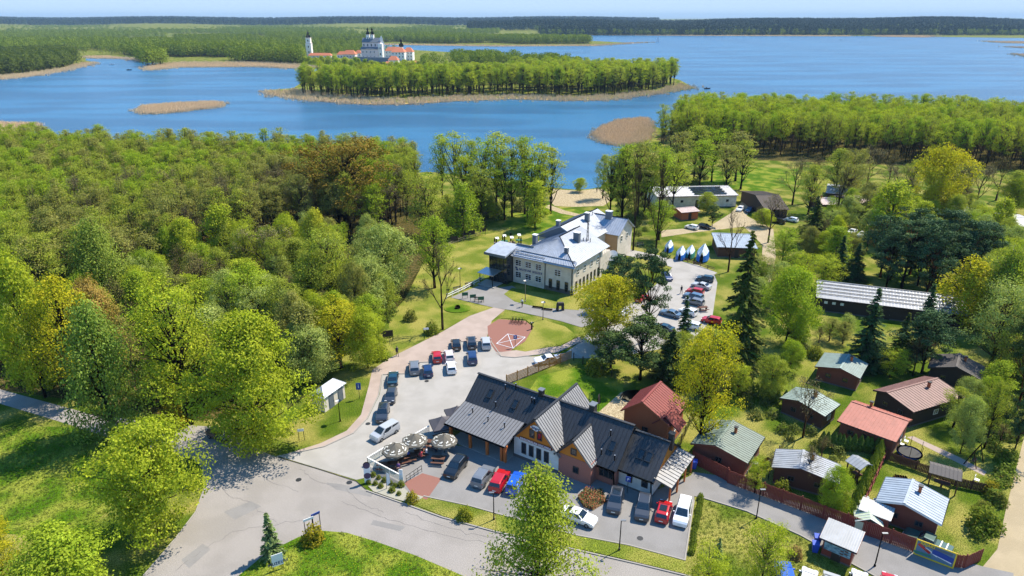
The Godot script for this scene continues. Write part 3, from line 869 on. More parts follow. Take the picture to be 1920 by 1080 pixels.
	for k in 90:
		var t := rng.randf()
		var a := rng.randf() * TAU
		var rr := 0.24 * (1.05 - t) * sqrt(rng.randf_range(0.3, 1.0))
		var g := rng.randf_range(0.7, 1.25)
		far_fir.col = Color(0.03 * g, 0.06 * g, 0.028 * g)
		far_fir.leaf(V(cos(a) * rr, 0.08 + 0.92 * t, sin(a) * rr), (V(cos(a), 0.7, sin(a)) + rnd_dir() * 0.5).normalized(), 0.13, rnd_dir())
	var fir_mesh := far_fir.mesh(true)

	# ---- the trees that stand out one by one: kind, name, place and size, label, leaves, bark
	var rows := [
		["maple", "maple_tree", -38.06, -58.79, 13.57, 10.92, "bushy lime-green maple at the road bend beside the kerb", "leaf_lime", "bark"],
		["maple_b", "maple_tree", -42.19, -48.96, 8.63, 10.35, "lime-green maple with a shadowed foot beside the meadow's lower edge", "leaf_fresh", "bark"],
		["loose", "young_tree", -49.23, -50.9, 8.71, 4.56, "yellowish loose tree beside the meadow and the bushy maple", "leaf_gold", "bark"],
		["linden", "linden_tree", -33.29, -75.3, 18.58, 13.73, "huge dense lime-green linden beside the small kiosk", "leaf_lime", "bark"],
		["loose", "young_maple_tree", -44.19, -80.46, 21, 11.96, "loose yellow-green tree whose dark trunk shows beside the huge linden", "leaf_lime", "bark_dark"],
		["willow", "larch_tree", -53.28, -77.87, 20.09, 10.29, "feathery mid-green larch beside the narrow lane", "leaf_fresh", "bark"],
		["maple_b", "maple_tree", -68.73, -87.55, 21.75, 9.81, "lime-green maple at the wood's edge beside the rust-red tree", "leaf_lime", "bark"],
		["loose_b", "maple_tree", -62.32, -85.32, 19.74, 8.89, "yellow-green maple between larch and wood edge", "leaf_gold", "bark"],
		["maple", "red_maple_tree", -62.08, -92.31, 16.52, 7.33, "rust-red leafed tree rising behind the larch", "leaf_rust", "bark"],
		["willow", "willow_tree", -74.18, -115.21, 19.96, 10.73, "tall silvery-green weeping willow standing out of the wood", "leaf_lime", "bark"],
		["column", "poplar_tree", -61.56, -137.52, 16.03, 6.98, "narrow bright lime-green tree standing above the alder wood", "leaf_lime", "bark"],
		["maple_b", "maple_tree", -67.52, -134.34, 13.85, 8.62, "bright lime-green round tree beside the narrow lime-green one", "leaf_lime", "bark"],
		["maple", "maple_tree", -69.35, -121.47, 11.41, 6.3, "small lime-green round tree behind the yellow-green maple", "leaf_fresh", "bark"],
		["maple", "maple_tree", -48.66, -140.83, 12.83, 7.16, "light lime-green dome-crowned tree in the wood's open edge", "leaf_lime", "bark"],
		["maple_b", "maple_tree", -41.34, -137.52, 14.89, 6.54, "bronze-green round maple beside the light dome-crowned tree", "leaf_bronze", "bark"],
		["bare_b", "budding_tree", -49.7, -129.8, 14.71, 10.71, "grey bare tree with dark trunk before the alder wood", "bud", "twig"],
		["bare", "budding_tree", -57.02, -115.21, 13.5, 11.6, "wide bare tree with pale trunk among lime-green trees", "bud", "twig"],
		["bare_b", "budding_tree", -95.52, -125.52, 12.22, 12.52, "grey leafless tree at the edge of the alder wood", "bud", "twig"],
		["loose_b", "leaning_tree", -34.79, -111.71, 14.67, 8.46, "thin-leaved tree with dark leaning trunk above the kiosk", "leaf_olive", "bark_dark"],
		["loose", "sallow_tree", -33.05, -115.21, 17.93, 10.57, "pale olive sallow with thin leaves before the wood", "leaf_olive", "bark"],
		["maple", "sallow_tree", -24.94, -125.52, 14.88, 11.44, "round grey-green sallow beside the museum lawn", "leaf_grey", "bark"],
		["maple_b", "sallow_tree", -26.63, -115.21, 11.49, 8.73, "grey-green sallow at the foot of the museum lawn", "leaf_grey", "bark"],
		["loose", "young_tree", -27.24, -96.61, 11.98, 9.17, "golden-green young tree above the paved path", "leaf_gold", "bark"],
		["maple", "young_maple_tree", -22.99, -96.61, 10.2, 6.69, "lime-green bushy tree beside the notice board", "leaf_lime", "bark"],
		["maple", "young_maple_tree", -30.53, -91.49, 9.85, 8, "grey-green bushy tree right behind the huge linden", "leaf_grey", "bark"],
		["loose", "young_tree", -44.23, -106.26, 13.71, 9.92, "lime-green thin tree amid bare trees above the linden", "leaf_fresh", "bark"],
		["loose_b", "young_tree", -38.07, -104.2, 12.6, 8, "olive thin-leaved tree amid bare trees above the linden", "leaf_olive", "bark"],
		["maple", "young_tree", -52.28, -115.21, 9.46, 7.78, "dull green small tree between bare trees and linden", "leaf_olive", "bark"],
		["oak", "oak_tree", -43.45, -172.39, 23.6, 28.04, "broad bronze-brown oak with dark mistletoe balls", "leaf_bronze", "bark_dark"],
		["birch_b", "birch_tree", -12.55, -167.21, 14.5, 8.87, "light green birch beside the rail fence above the museum lawn", "leaf_fresh", "bark_birch"],
		["loose", "alder_tree", -21.72, -166.3, 16.43, 12.01, "olive loose tree between oak and light green birch", "leaf_olive", "bark"],
		["column", "young_tree", 6.09, -174.35, 12.9, 6.43, "bright green slim tree alone on the lush lawn by the beach path", "leaf_lime", "bark_dark"],
		["loose_b", "young_tree", -16, -131.28, 15.38, 8.65, "light green thin tree behind the tall bare ash", "leaf_fresh", "bark"],
		["slim_bare", "ash_tree", -12.43, -111.03, 17.76, 7.44, "tall leafless ash leaning beside the paved path", "bud", "twig"],
		["maple", "golden_maple_tree", 15.92, -104.61, 12.44, 10.52, "golden-yellow maple before the museum's corner", "leaf_gold", "bark_dark"],
		["pine", "pine_tree", 23.22, -106.26, 17.13, 6.64, "tall dark pine beside the golden maple", "needle", "bark_pine"],
		["pine_b", "pine_tree", 21.15, -121.47, 10.56, 7.52, "dark bushy pine beside the museum's side wall", "needle", "bark_pine"],
		["spruce", "spruce_tree", 28.01, -100.67, 11.03, 3.98, "slim dark young spruce beside the car lot", "needle", "bark"],
		["spruce_b", "spruce_tree", 35.58, -96.61, 23.19, 9.82, "big ragged olive-dark spruce above the lawn", "needle_olive", "bark"],
		["maple", "chestnut_tree", 46.41, -104.2, 14.17, 9.3, "dense green chestnut beside the long barn", "leaf_fresh", "bark_dark"],
		["pine_b", "larch_tree", 19.77, -92.81, 10.28, 9.71, "olive larch behind the brick house garden", "needle_olive", "bark"],
		["spruce_b", "larch_tree", 24.3, -92.81, 8.8, 6.49, "dark conifer beside the olive larch behind the garden", "needle", "bark"],
		["pine_b", "yew_tree", 15.75, -96.61, 6.39, 7.58, "dark bushy yew over the wooden garden fence", "needle_olive", "bark"],
		["loose", "maple_tree", 24.11, -74.23, 17.66, 7.63, "tall sparse yellow-green maple over the brick house", "leaf_gold", "bark"],
		["loose_b", "maple_tree", 31.75, -91.49, 8.98, 4.81, "sparse yellow-green tree beside the tall maple and spruce", "leaf_olive", "bark"],
		["birch", "birch_tree", 2.49, -50.77, 14.91, 11.18, "foreground weeping birch with light green leaves before the restaurant", "leaf_lime", "bark_birch"],
		["sapling", "larch_tree", -24.76, -55.49, 5.81, 2.5, "slim pale green young larch at the road island's corner", "needle", "bark"],
		["sapling", "spruce_tree", 21.13, -54.97, 3.04, 1.31, "tiny dark spruce on the lawn by the white minivan", "needle", "bark"],
		["spruce", "spruce_tree", 56.02, -96.61, 13.91, 6.48, "dark green spruce before the long barn's slates", "needle_blue", "bark"],
		["spruce", "spruce_tree", 67.97, -102.21, 12.43, 5.59, "dark spruce rising over the far end of the barn", "needle_blue", "bark"],
		["spruce_b", "fir_tree", 61.46, -96.61, 9.75, 5.02, "pale-tipped fir beside the barn spruce", "needle_olive", "bark"],
		["pine_b", "yew_tree", 64.4, -94.85, 10.96, 8.23, "broad dark yew behind the cottages", "needle", "bark"],
		["pine_b", "juniper_tree", 57.02, -94.85, 5.58, 3.82, "dark juniper bush-tree behind the teal cottage", "needle", "bark"],
		["maple", "apple_tree", 43.6, -94.85, 5.58, 4.15, "leafy green fruit tree at the lawn edge before the barn", "leaf_fresh", "bark"],
		["birch_b", "birch_tree", 92.78, -161.87, 16.34, 12.5, "lime-yellow weeping birch among the back cottages", "leaf_lime", "bark_birch"],
		["birch_b", "birch_tree", 125.05, -168.6, 10.1, 7.34, "small lime-yellow weeping birch among pale roofs", "leaf_lime", "bark_birch"],
		["maple", "golden_maple_tree", 117.2, -183.65, 19.63, 14.55, "golden-yellow maple towering over the pale cottages", "leaf_gold", "bark_dark"],
		["birch_b", "birch_tree", 81.42, -112.86, 13.5, 9.5, "golden-green birch leaning over the barn end", "leaf_gold", "bark_birch"],
		["birch", "birch_tree", 86.23, -110.58, 16.48, 12.08, "large golden-green birch behind the barn", "leaf_lime", "bark_birch"],
		["loose", "willow_tree", 76.19, -96.61, 14.61, 9.13, "grey-green loose willow beside the gravel road", "leaf_grey", "bark"],
		["pine", "pine_tree", 71.72, -83.88, 17.25, 5.87, "dark pine leaning over the gravel road", "needle_olive", "bark_pine"],
		["loose_b", "young_tree", 61.34, -74.82, 9.85, 3.39, "small grey-green pine-like tree in the hedge by the lawn", "leaf_olive", "bark"],
		["maple", "apple_tree", 57.51, -73.65, 8.26, 4.04, "pale green round fruit tree behind the play frame", "leaf_grey", "bark"],
		["pine_b", "yew_tree", 64.35, -73.65, 10.14, 4.02, "dark yew at the gravel road's verge", "needle", "bark"],
		["bare", "apple_tree", 35.08, -67.21, 6.03, 4.66, "bare grey fruit tree before the grey cottage roof", "bud", "twig"],
		["bare_b", "cherry_tree", 38.73, -77.25, 9.26, 5.02, "bare brownish tree over the grey-green cottage roof", "bud", "twig_brown"],
		["maple", "apple_tree", 36.01, -62.02, 6.13, 3.55, "leafy green fruit tree beside the red board fence", "leaf_fresh", "bark"],
		["bare", "apple_tree", 37.97, -70.32, 5.05, 3.92, "budding fruit tree leaning over the grey roof's rear edge", "bud", "twig_brown"],
		["loose", "young_tree", 28.53, -65.73, 4.87, 2.48, "thin green sapling between the green and grey cottages", "leaf_lime", "bark"],
		["bare", "fruit_tree", 30.97, -68.22, 3.84, 2.56, "half-bare small tree by the grey cottage's corner", "bud", "twig"],
		["loose", "birch_tree", 24.15, -50.9, 8.1, 4.57, "loose lime-green young birch over the lawn by the parked blue car", "leaf_lime", "bark_birch"],
		["loose", "birch_tree", 18.35, -49.6, 6.15, 4.51, "lime-green sapling clump at the box hedge's end", "leaf_lime", "bark_birch"],
		["loose_b", "young_tree", 36.88, -164.06, 10.29, 8.49, "light grey-green tree beside the covered boats", "leaf_fresh", "bark"],
		["slim_bare", "poplar_tree", 29.05, -155.61, 26.37, 7.45, "very tall thin lakeside tree by the beach path", "bud", "bark"],
		["loose_b", "alder_tree", 30.41, -183.65, 19.91, 8.15, "thin-leaved lakeside tree beside the bathing beach", "leaf_olive", "bark"],
		["slim_bare", "poplar_tree", 32.8, -147.9, 25.01, 7.13, "tall leaning thin tree right beside the covered boats", "bud", "bark"],
		["loose_b", "alder_tree", 28.05, -206.55, 13.51, 6.52, "small lakeside alder at the sand's edge", "leaf_olive", "bark_dark"],
		["maple", "young_tree", 21.72, -214.89, 4.5, 4.43, "little bright green tree on the sand at the waterline", "leaf_lime", "bark"],
		["bare", "budding_tree", 63.62, -161.87, 13.48, 9.14, "budding tree above the pale shed roof", "bud", "twig"],
		["slim_bare", "poplar_tree", 47.49, -140.83, 15.62, 6.9, "bare thin tree over the pale shed roof", "bud", "twig"],
		["spruce_b", "spruce_tree", 73.35, -159.74, 12.7, 8.27, "dark olive spruce behind the car yard", "needle_olive", "bark"],
		["slim_bare", "poplar_tree", 82.73, -168.6, 19.26, 8.08, "forked bare tree among the back cottages", "bud", "bark_dark"],
		["maple", "apple_tree", 67.06, -175.84, 4.84, 5.68, "small lime-green tree beside the brown hall", "leaf_lime", "bark"],
		["maple", "shrub_tree", 55.63, -189.22, 5.9, 6.06, "green bushy tree before the long white-roofed building", "leaf_olive", "bark"],
		["pine_b", "juniper_tree", 53.51, -175.84, 5.86, 4.26, "dark green round juniper beside the small brick garage", "needle_olive", "bark"],
		["loose", "alder_tree", 63.98, -131.28, 6.99, 7.65, "lime-green young tree behind the barn's near gable", "leaf_lime", "bark"],
		["loose", "alder_tree", 60.48, -144.29, 8.72, 7.11, "loose yellow-green tree along the gravel track", "leaf_fresh", "bark"],
		["spruce", "spruce_tree", 72.76, -135.91, 8.34, 5.62, "dark spruce behind the barn's middle", "needle", "bark"],
		["spruce", "spruce_tree", 70.06, -137.52, 9.59, 4.99, "slender dark spruce behind the barn's near end", "needle", "bark"],
		["maple", "sallow_tree", 107.87, -140.83, 10.35, 6.95, "pale green blossoming tree beside pale roofs", "leaf_grey", "bark"],
		["maple", "maple_tree", 143.26, -189.22, 10.77, 6.94, "lime-green maple behind the farthest pale roofs", "leaf_lime", "bark"],
	]
	for q in rows:
		plant(sp[q[0]], q[1], q[2], q[3], q[4], q[5], q[6], M[q[7]], M[q[8]])
	# mistletoe in the oak: dark leafy balls hanging in the crown
	var ball := bush(1.5, 0.9, 120, 0.3, Color(0.05, 0.055, 0.015), Color(0.09, 0.09, 0.02))
	var oak := Vector2(-43.45, -172.39)
	for k in 12:
		var a := rng.randf() * TAU
		var o := one("mistletoe", ball, M.bud, "dark round mistletoe ball in the broad oak's crown", "mistletoe", "mistletoe balls in the oak")
		o.position = V(oak.x + cos(a) * rng.randf_range(1, 6), rng.randf_range(11, 19), oak.y + sin(a) * rng.randf_range(1, 6))
	# pine group behind the barn
	for p in [Vector2(76.47, -129.8), Vector2(80.53, -131.28), Vector2(84.68, -132.79), Vector2(86.6, -131.28), Vector2(89.91, -131.28), Vector2(93.59, -132.79), Vector2(97.91, -134.34), Vector2(86.45, -139.16), Vector2(93.41, -140.16), Vector2(82.25, -125.52), Vector2(79.24, -137.52)]:
		plant(sp.pine_b if rng.randf() < 0.6 else sp.pine, "pine_tree", p.x, p.y, rng.randf_range(12, 15), rng.randf_range(8, 10), "dark blue-green pine in the pine clump behind the long barn", M.needle_blue, M.bark_pine, "pines behind the barn")
	lakeside(sp)
	mixed(sp)
	woods(sp, far_mesh, fir_mesh)
	hedges_and_bushes(sp)

func mixed(sp: Dictionary) -> void:
	# the looser mixed trees along the wood's sunny edge and round the gardens
	var kinds := ["loose", "loose_b", "maple", "maple_b", "bare", "loose", "column"]
	var tints := ["leaf_olive", "leaf_fresh", "leaf_lime", "leaf_grey", "leaf_dull"]
	var says := {"leaf_olive": "olive", "leaf_fresh": "fresh green", "leaf_lime": "lime-green", "leaf_grey": "grey-green", "leaf_dull": "brownish"}
	for a in [[pv([-80.24, -89.88, -106.13, -125.52, -85.97, -125.52, -72.81, -131.28, -57.49, -144.29, -40.96, -155.61, -28.16, -155.61, -22.29, -125.52, -23.96, -106.26, -27.24, -96.61, -32.57, -91.49, -41.54, -85.32, -54.99, -87.55, -68.52, -89.09]), 6.2, 8.0, 13.0, 5.5, "tree along the dense wood's sunny edge", "mixed trees along the wood's edge"],
			[pv([101.64, -137.52, 116.17, -144.29, 79.24, -85.32, 77.34, -91.49, 73.27, -91.49, 80.68, -104.2]), 5.0, 8.0, 12.0, 5.5, "tree between the barn and gravel road", "trees between barn and gravel road"],
			[pv([66.55, -155.61, 91.44, -189.22, 117.58, -198.16, 129.61, -173.36, 112.58, -144.29, 101.07, -137.52, 94.71, -155.61, 71.86, -144.29]), 7.0, 6.0, 9.5, 5.0, "tree among the back cottages", "trees among the back cottages"],
			[pv([23.84, -96.61, 33.01, -102.21, 34.38, -94.85, 38.49, -87.55, 36.43, -83.88, 30, -85.32, 26.11, -88.32]), 4.2, 4.0, 7.0, 4.0, "tree behind the green-roofed cottage", "trees behind the green-roofed cottage"],
			[pv([46.7, -125.52, 51.85, -131.28, 62.02, -137.52, 59.43, -125.52, 47.35, -115.21, 42.65, -112.86]), 5.0, 6.0, 9.0, 4.8, "tree between the side lot and barn", "trees between side lot and barn"],
			[pv([57.02, -94.85, 64.7, -96.61, 65.41, -94.85, 60.96, -92.81, 52.72, -92.81]), 4.0, 5.0, 8.0, 4.0, "tree behind the maroon-roofed cottage", "trees behind the maroon-roofed cottage"],
			[pv([46.68, -104.2, 56.03, -112.4, 60.81, -106.26, 66.01, -102.21, 58.33, -97.51, 53.35, -101.82, 47.27, -99.91]), 5.0, 3.0, 5.5, 3.4, "small tree on the lawn before the barn", "small trees before the barn"],
			[pv([65.66, -88.32, 74.63, -92.31, 68.55, -79.8, 62.22, -72.51, 61.76, -76.02, 59.8, -79.8]), 4.4, 3.0, 6.0, 3.6, "small tree in the gravel-road garden", "small trees in the gravel-road garden"],
			[pv([-23.04, -155.61, -18.79, -178.38, -9.14, -189.22, -4.34, -178.38, -13.74, -168.6, -19.16, -144.29]), 5.5, 6.0, 10.0, 5.0, "tree above the museum lawn's rail fence", "trees above the rail fence"]]:
		for p in fill(a[0], a[1]):
			var k: String = kinds[rng.randi_range(0, 6)]
			var t: String = tints[rng.randi_range(0, 4)]
			var h := rng.randf_range(a[2], a[3])
			if k == "bare":
				plant(sp.bare, "mixed_tree", p.x, p.y, h, a[4] * 1.3, "bare twiggy " + a[5], M.bud, M.twig, a[6])
			else:
				plant(sp[k], "mixed_tree", p.x, p.y, h, a[4] * rng.randf_range(0.9, 1.3), says[t] + " leafy " + a[5], M[t], M.bark, a[6])

func lakeside(sp: Dictionary) -> void:
	var t := [-20.74, -199.27, 21, 6.89, -16.59, -195.71, 22, 7.7, -12.02, -194.25, 20, 7.05, -7.89, -185.56, 22, 7.33, -4.39, -190.13, 23, 9.28, 0, -185.56, 22, 7.92, 3.63, -188.23, 22, 8.32, 7.16, -184.74, 21, 8.18, 11, -188.86, 19, 7.47, -2.13, -182.44, 18, 7.24, -12.81, -182.44, 18, 7.24, -8.39, -178.19, 16, 7.1, 4.23, -180.25, 17, 7.17, 7.9, -183.14, 15, 5.83]
	for k in range(0, t.size(), 4):
		plant(sp["alder%d" % (k / 4 % 4)], "alder_tree", t[k], t[k + 1], t[k + 2], t[k + 3] * 1.25, "tall spring-green alder in the lakeside row beside the beach", M[["leaf_fresh", "leaf_lime", "leaf_olive"][k / 4 % 3]], M.bark_dark, "alders in the lakeside row by the beach")
	t = [27.04, -182.44, 18, 7.24, 30.25, -181.41, 21, 8.05, 35.06, -184.74, 21, 8.77, 38.58, -188.18, 21, 7.43, 41.25, -183.14, 20, 7.26, 53.58, -217.43, 19, 8.17, 61.5, -228.84, 19, 9.99, 68.02, -229.76, 18, 8.96, 76.36, -230.61, 17, 10.08, 46.31, -191.81, 17, 7.59, 59.18, -212.46, 17, 9.34, 67.56, -212.59, 16, 9.02, 74.4, -218.53, 16, 8.57, 36.98, -185.4, 16, 7.07]
	for k in range(0, t.size(), 4):
		plant(sp["alder%d" % (k / 4 % 4)], "alder_tree", t[k], t[k + 1], t[k + 2], t[k + 3] * 1.2, "olive-green alder between the bathing beach and the lush meadow", M[["leaf_olive", "leaf_fresh", "leaf_dull"][k / 4 % 3]], M.bark_dark, "alders between beach and meadow")
	# budding trees between the meadow and the back cottages
	t = [83.62, -198.54, 15, 7.85, 91.6, -202.77, 15, 8.8, 100.71, -208.98, 15, 8.23, 104.73, -207.17, 15, 8.16, 114.18, -216.53, 15, 9.52, 121.6, -217.47, 14, 8.55, 122.46, -206, 12, 6.51, 130.12, -195.7, 14, 9.31, 133.74, -191.83, 14, 8.53, 147.9, -203.9, 14, 9.66, 84.11, -188.09, 14, 7.48, 98.7, -196.88, 13, 7.8, 115.47, -201.92, 12, 8, 124.52, -182.71, 10, 7.31, 143.16, -190.54, 12, 7.58]
	for k in range(0, t.size(), 4):
		plant(sp[["bare_b", "bare", "loose_b", "loose"][k / 4 % 4]], "budding_tree", t[k], t[k + 1], t[k + 2], t[k + 3] * 1.2, "half-leafed budding tree behind the back cottages", M[["bud", "bud", "leaf_olive", "leaf_dull"][k / 4 % 4]], M.twig, "budding trees behind the back cottages")

func woods(sp: Dictionary, far_mesh: Mesh, fir_mesh: Mesh) -> void:
	# the dense alder wood and the lakeside wood: the nearest trees one by one, the rest as a mass
	var dense := fill(pv([-265.51, -279.02, -197.4, -262.5, -129.52, -249.59, -77.41, -245.85, -33.01, -231.87, -25.91, -189.22, -29.51, -164.06, -48.29, -164.06, -58.87, -155.61, -67.07, -144.29, -72.17, -125.52, -76.94, -115.21, -82.93, -106.26, -112.41, -106.26]), 4.3)
	var right := fill(pv([62.02, -301.59, 100.11, -279.02, 142.44, -267.8, 181.92, -245.85, 231.25, -226.21, 345.38, -334.25, 246.83, -340.92, 174.61, -355.03, 95.56, -366.35]), 5.2)
	var all := []
	for p in dense:
		all.append([p.length() * (3.0 if p.x < p.y * 0.78 else 1.0), p, 0])
	for p in right:
		all.append([p.length() * (3.0 if p.x > -p.y * 0.78 else 1.0), p, 1])
	all.sort_custom(func(a, b): return a[0] < b[0])
	var rest := [PackedVector2Array(), PackedVector2Array()]
	var tone := FastNoiseLite.new()
	tone.seed = 8
	tone.frequency = 0.012
	var count := 0
	for a in all:
		var p: Vector2 = a[1]
		var h := rng.randf_range(12.0, 17.5)
		if count < 262:
			var q := tone.get_noise_2dv(p) + rng.randf_range(-0.25, 0.25)
			var kind := "alder%d" % rng.randi_range(0, 3)
			var look: String = "leaf_dull" if q < 0.1 else "leaf_olive" if q < 0.35 else "leaf_fresh"
			if rng.randf() < 0.2:
				plant(sp.bare_b if rng.randf() < 0.5 else sp.slim_bare, "bare_tree", p.x, p.y, h, rng.randf_range(6.0, 9.0), "grey still-leafless tree standing among the wood's alders", M.bud, M.twig, "leafless trees in the woods")
			elif a[2] == 0:
				plant(sp[kind], "alder_tree", p.x, p.y, h, rng.randf_range(5.0, 7.2), {"leaf_dull": "brownish-olive slender alder in the dense lakeside wood", "leaf_olive": "olive-green slender alder in the dense lakeside wood", "leaf_fresh": "fresh-green slender alder in the dense lakeside wood"}[look], M[look], M.bark, "alders of the dense lakeside wood")
			else:
				plant(sp[kind], "alder_tree", p.x, p.y, h, rng.randf_range(5.0, 6.5), "slender bright alder in the wood beyond the lush meadow", M["leaf_olive" if q < -0.05 else "leaf_fresh"], M.bark_dark, "alders of the wood beyond the meadow")
			count += 1
		else:
			rest[a[2]].append(p)
	for s in 2:
		var sets := [PackedVector2Array(), PackedVector2Array(), PackedVector2Array()]
		for k in rest[s].size():
			sets[k % 3].append(rest[s][k])
		for k in 3:
			var keep := rng.state
			scatter("alder_wood_crowns", ["crowns of the dense alder wood along the shore", "crowns of the alder wood beyond the meadow"][s], "wood", sp["alder%d" % (k + s)].crown, M[[["leaf_dull", "leaf_olive", "leaf_fresh"], ["leaf_olive", "leaf_fresh", "leaf_lime"]][s][k]], sets[k], [0.58, 0.66][s], [0.86, 0.96][s], 0.0, [1.2, 1.05][s])
			rng.state = keep
			scatter("alder_wood_trunks", ["trunks of the dense alder wood along the shore", "trunks of the alder wood beyond the meadow"][s], "wood", sp["alder%d" % (k + s)].trunk, [M.bark, M.bark_pale][s], sets[k], [0.58, 0.66][s], [0.86, 0.96][s], 0.0, [1.2, 1.05][s])
	# undergrowth at the wood's foot
	var shrub := bush(2.6, 1.7, 260, 0.34, Color(0.12, 0.17, 0.02), Color(0.22, 0.25, 0.04))
	scatter("undergrowth", "leafy undergrowth along the wood's edge", "undergrowth", shrub, M.leaf_fresh, fill(pv([-81.73, -96.61, -67.79, -102.21, -51.6, -106.26, -36.86, -106.26, -29.59, -115.21, -23.35, -125.52, -19.73, -115.21, -22.83, -100.29, -30.19, -94.85, -34.56, -87.55, -43.43, -82.49, -54.62, -85.32, -68.52, -89.09, -79.31, -93.14]), 3.4), 0.6, 1.5)
	scatter("undergrowth", "olive undergrowth beneath the bare trees", "undergrowth", shrub, M.leaf_olive, fill(pv([-94.7, -115.21, -80.66, -125.52, -62.02, -137.52, -40.96, -155.61, -24.14, -164.06, -24.27, -131.28, -38.11, -110.58, -60.81, -106.26, -85.64, -102.21]), 4.2), 0.6, 1.6)
	scatter("undergrowth", "shrubs between the cottages' gardens", "undergrowth", shrub, M.leaf_olive, fill(pv([34.19, -91.49, 39.04, -89.09, 39.38, -79.8, 42.11, -76.02, 46.55, -73.65, 41.77, -69.25, 36.49, -76.02, 33.99, -81.12]), 2.8), 0.5, 0.9)
	scatter("undergrowth", "rough hedge growth along the gravel road", "undergrowth", shrub, M.leaf_fresh, fill(pv([68.47, -85.32, 80.5, -94.85, 70.93, -81.12, 61.74, -70.32, 53.75, -60.72, 48.67, -55.12, 47.53, -55.49, 54.28, -63.38, 59.76, -70.32, 61.05, -76.02]), 2.4), 0.6, 1.0)
	scatter("undergrowth", "rough shrubs among the back cottages", "undergrowth", shrub, M.leaf_olive, fill(pv([57.42, -137.52, 71.46, -168.6, 91.44, -189.22, 119.28, -201.31, 143.26, -189.22, 110.25, -137.52, 93.39, -125.52, 85.08, -151.67, 67.3, -139.16]), 5.0), 0.7, 1.4)
	scatter("undergrowth", "shrubs along the lakeside meadow's edge", "undergrowth", shrub, M.leaf_olive, fill(pv([-18.79, -178.38, -10.76, -226.21, 12.35, -222.31, 9.53, -198.16, -1.52, -189.22, -5.64, -173.36, -13.74, -168.6]), 4.0), 0.8, 1.6)
	scatter("undergrowth", "shrubs between beach and meadow", "undergrowth", shrub, M.leaf_olive, fill(pv([27.48, -168.6, 31.53, -207.9, 48.96, -238.67, 70.16, -247.7, 64.54, -226.21, 44.81, -207.9, 34.87, -164.06]), 4.0), 0.8, 1.4)
	# peninsula woods, far woods
	for band in [[pv([-154.29, -510.46, -94.43, -479.42, -38.05, -503.23, 0, -510.46, 37.79, -499.69, 68.96, -506.82, 110.23, -541.47, 138.71, -595.42, 132.72, -631.97, 61.66, -585.72, -25.62, -567.21, -74.57, -549.79, -134.57, -558.37, -158.33, -545.6]), 6.4, 0.72, 1.15], [pv([-138.74, -576.32, -76.85, -567.21, -26.42, -585.72, 63.66, -605.44, 136.18, -648.99, 138.57, -673.12, 90.55, -712.76, 69.91, -749.43, 0, -765.14, -7.63, -679.43, -53.5, -648.99, -80.58, -631.97, -117.27, -600.39]), 8.0, 0.45, 0.85]]:
		var pts := fill(band[0], band[1], 0.7)
		var half := [PackedVector2Array(), PackedVector2Array(), PackedVector2Array()]
		for k in pts.size():
			half[0 if rng.randf() < 0.4 else 1 if rng.randf() < 0.6 else 2].append(pts[k])
		for k in 3:
			var keep := rng.state
			scatter("peninsula_wood", "spring-green wood on the peninsula below the monastery", "wood", sp["alder%d" % k].crown, M[["leaf_fresh", "leaf_lime", "leaf_olive"][k]], half[k], band[2], band[3], 0.0, 1.35)
			rng.state = keep
			scatter("peninsula_wood_trunks", "trunks of the wood on the peninsula", "wood", sp["alder%d" % k].trunk, M.bark, half[k], band[2], band[3], 0.0, 1.35)
	for p in [Vector2(-255.31, -885.32), Vector2(-241.52, -854.43), Vector2(-228.69, -834.99), Vector2(-223.72, -844.6), Vector2(-211.43, -825.59), Vector2(-216.57, -874.78), Vector2(-198.8, -816.39), Vector2(-191.76, -825.59), Vector2(-178.5, -798.58), Vector2(-177.52, -816.39), Vector2(-135.83, -765.14), Vector2(-123.97, -773.24), Vector2(-118.93, -789.96), Vector2(-105.58, -765.14), Vector2(-101.37, -781.51), Vector2(-96.99, -798.58)]:
		plant(sp.maple if rng.randf() < 0.6 else sp.column, "maple_tree", p.x, p.y, rng.randf_range(7, 11), rng.randf_range(7, 11), "green tree standing close before the monastery's low houses", M.leaf_fresh if rng.randf() < 0.5 else M.leaf_lime, M.bark, "trees before the monastery's houses")
	for k in 9:
		var p := Vector2(-154.22, -727).lerp(Vector2(-105.53, -705.84), k / 8.0)
		plant(sp.column if k % 3 else sp.spruce, "poplar_tree", p.x + rng.randfn() * 4.0, p.y + rng.randfn() * 6.0, rng.randf_range(10, 14), rng.randf_range(5, 7), "slender tree in the row below the monastery's terrace wall", M.leaf_fresh if k % 3 else M.needle, M.bark, "trees below the terrace wall")
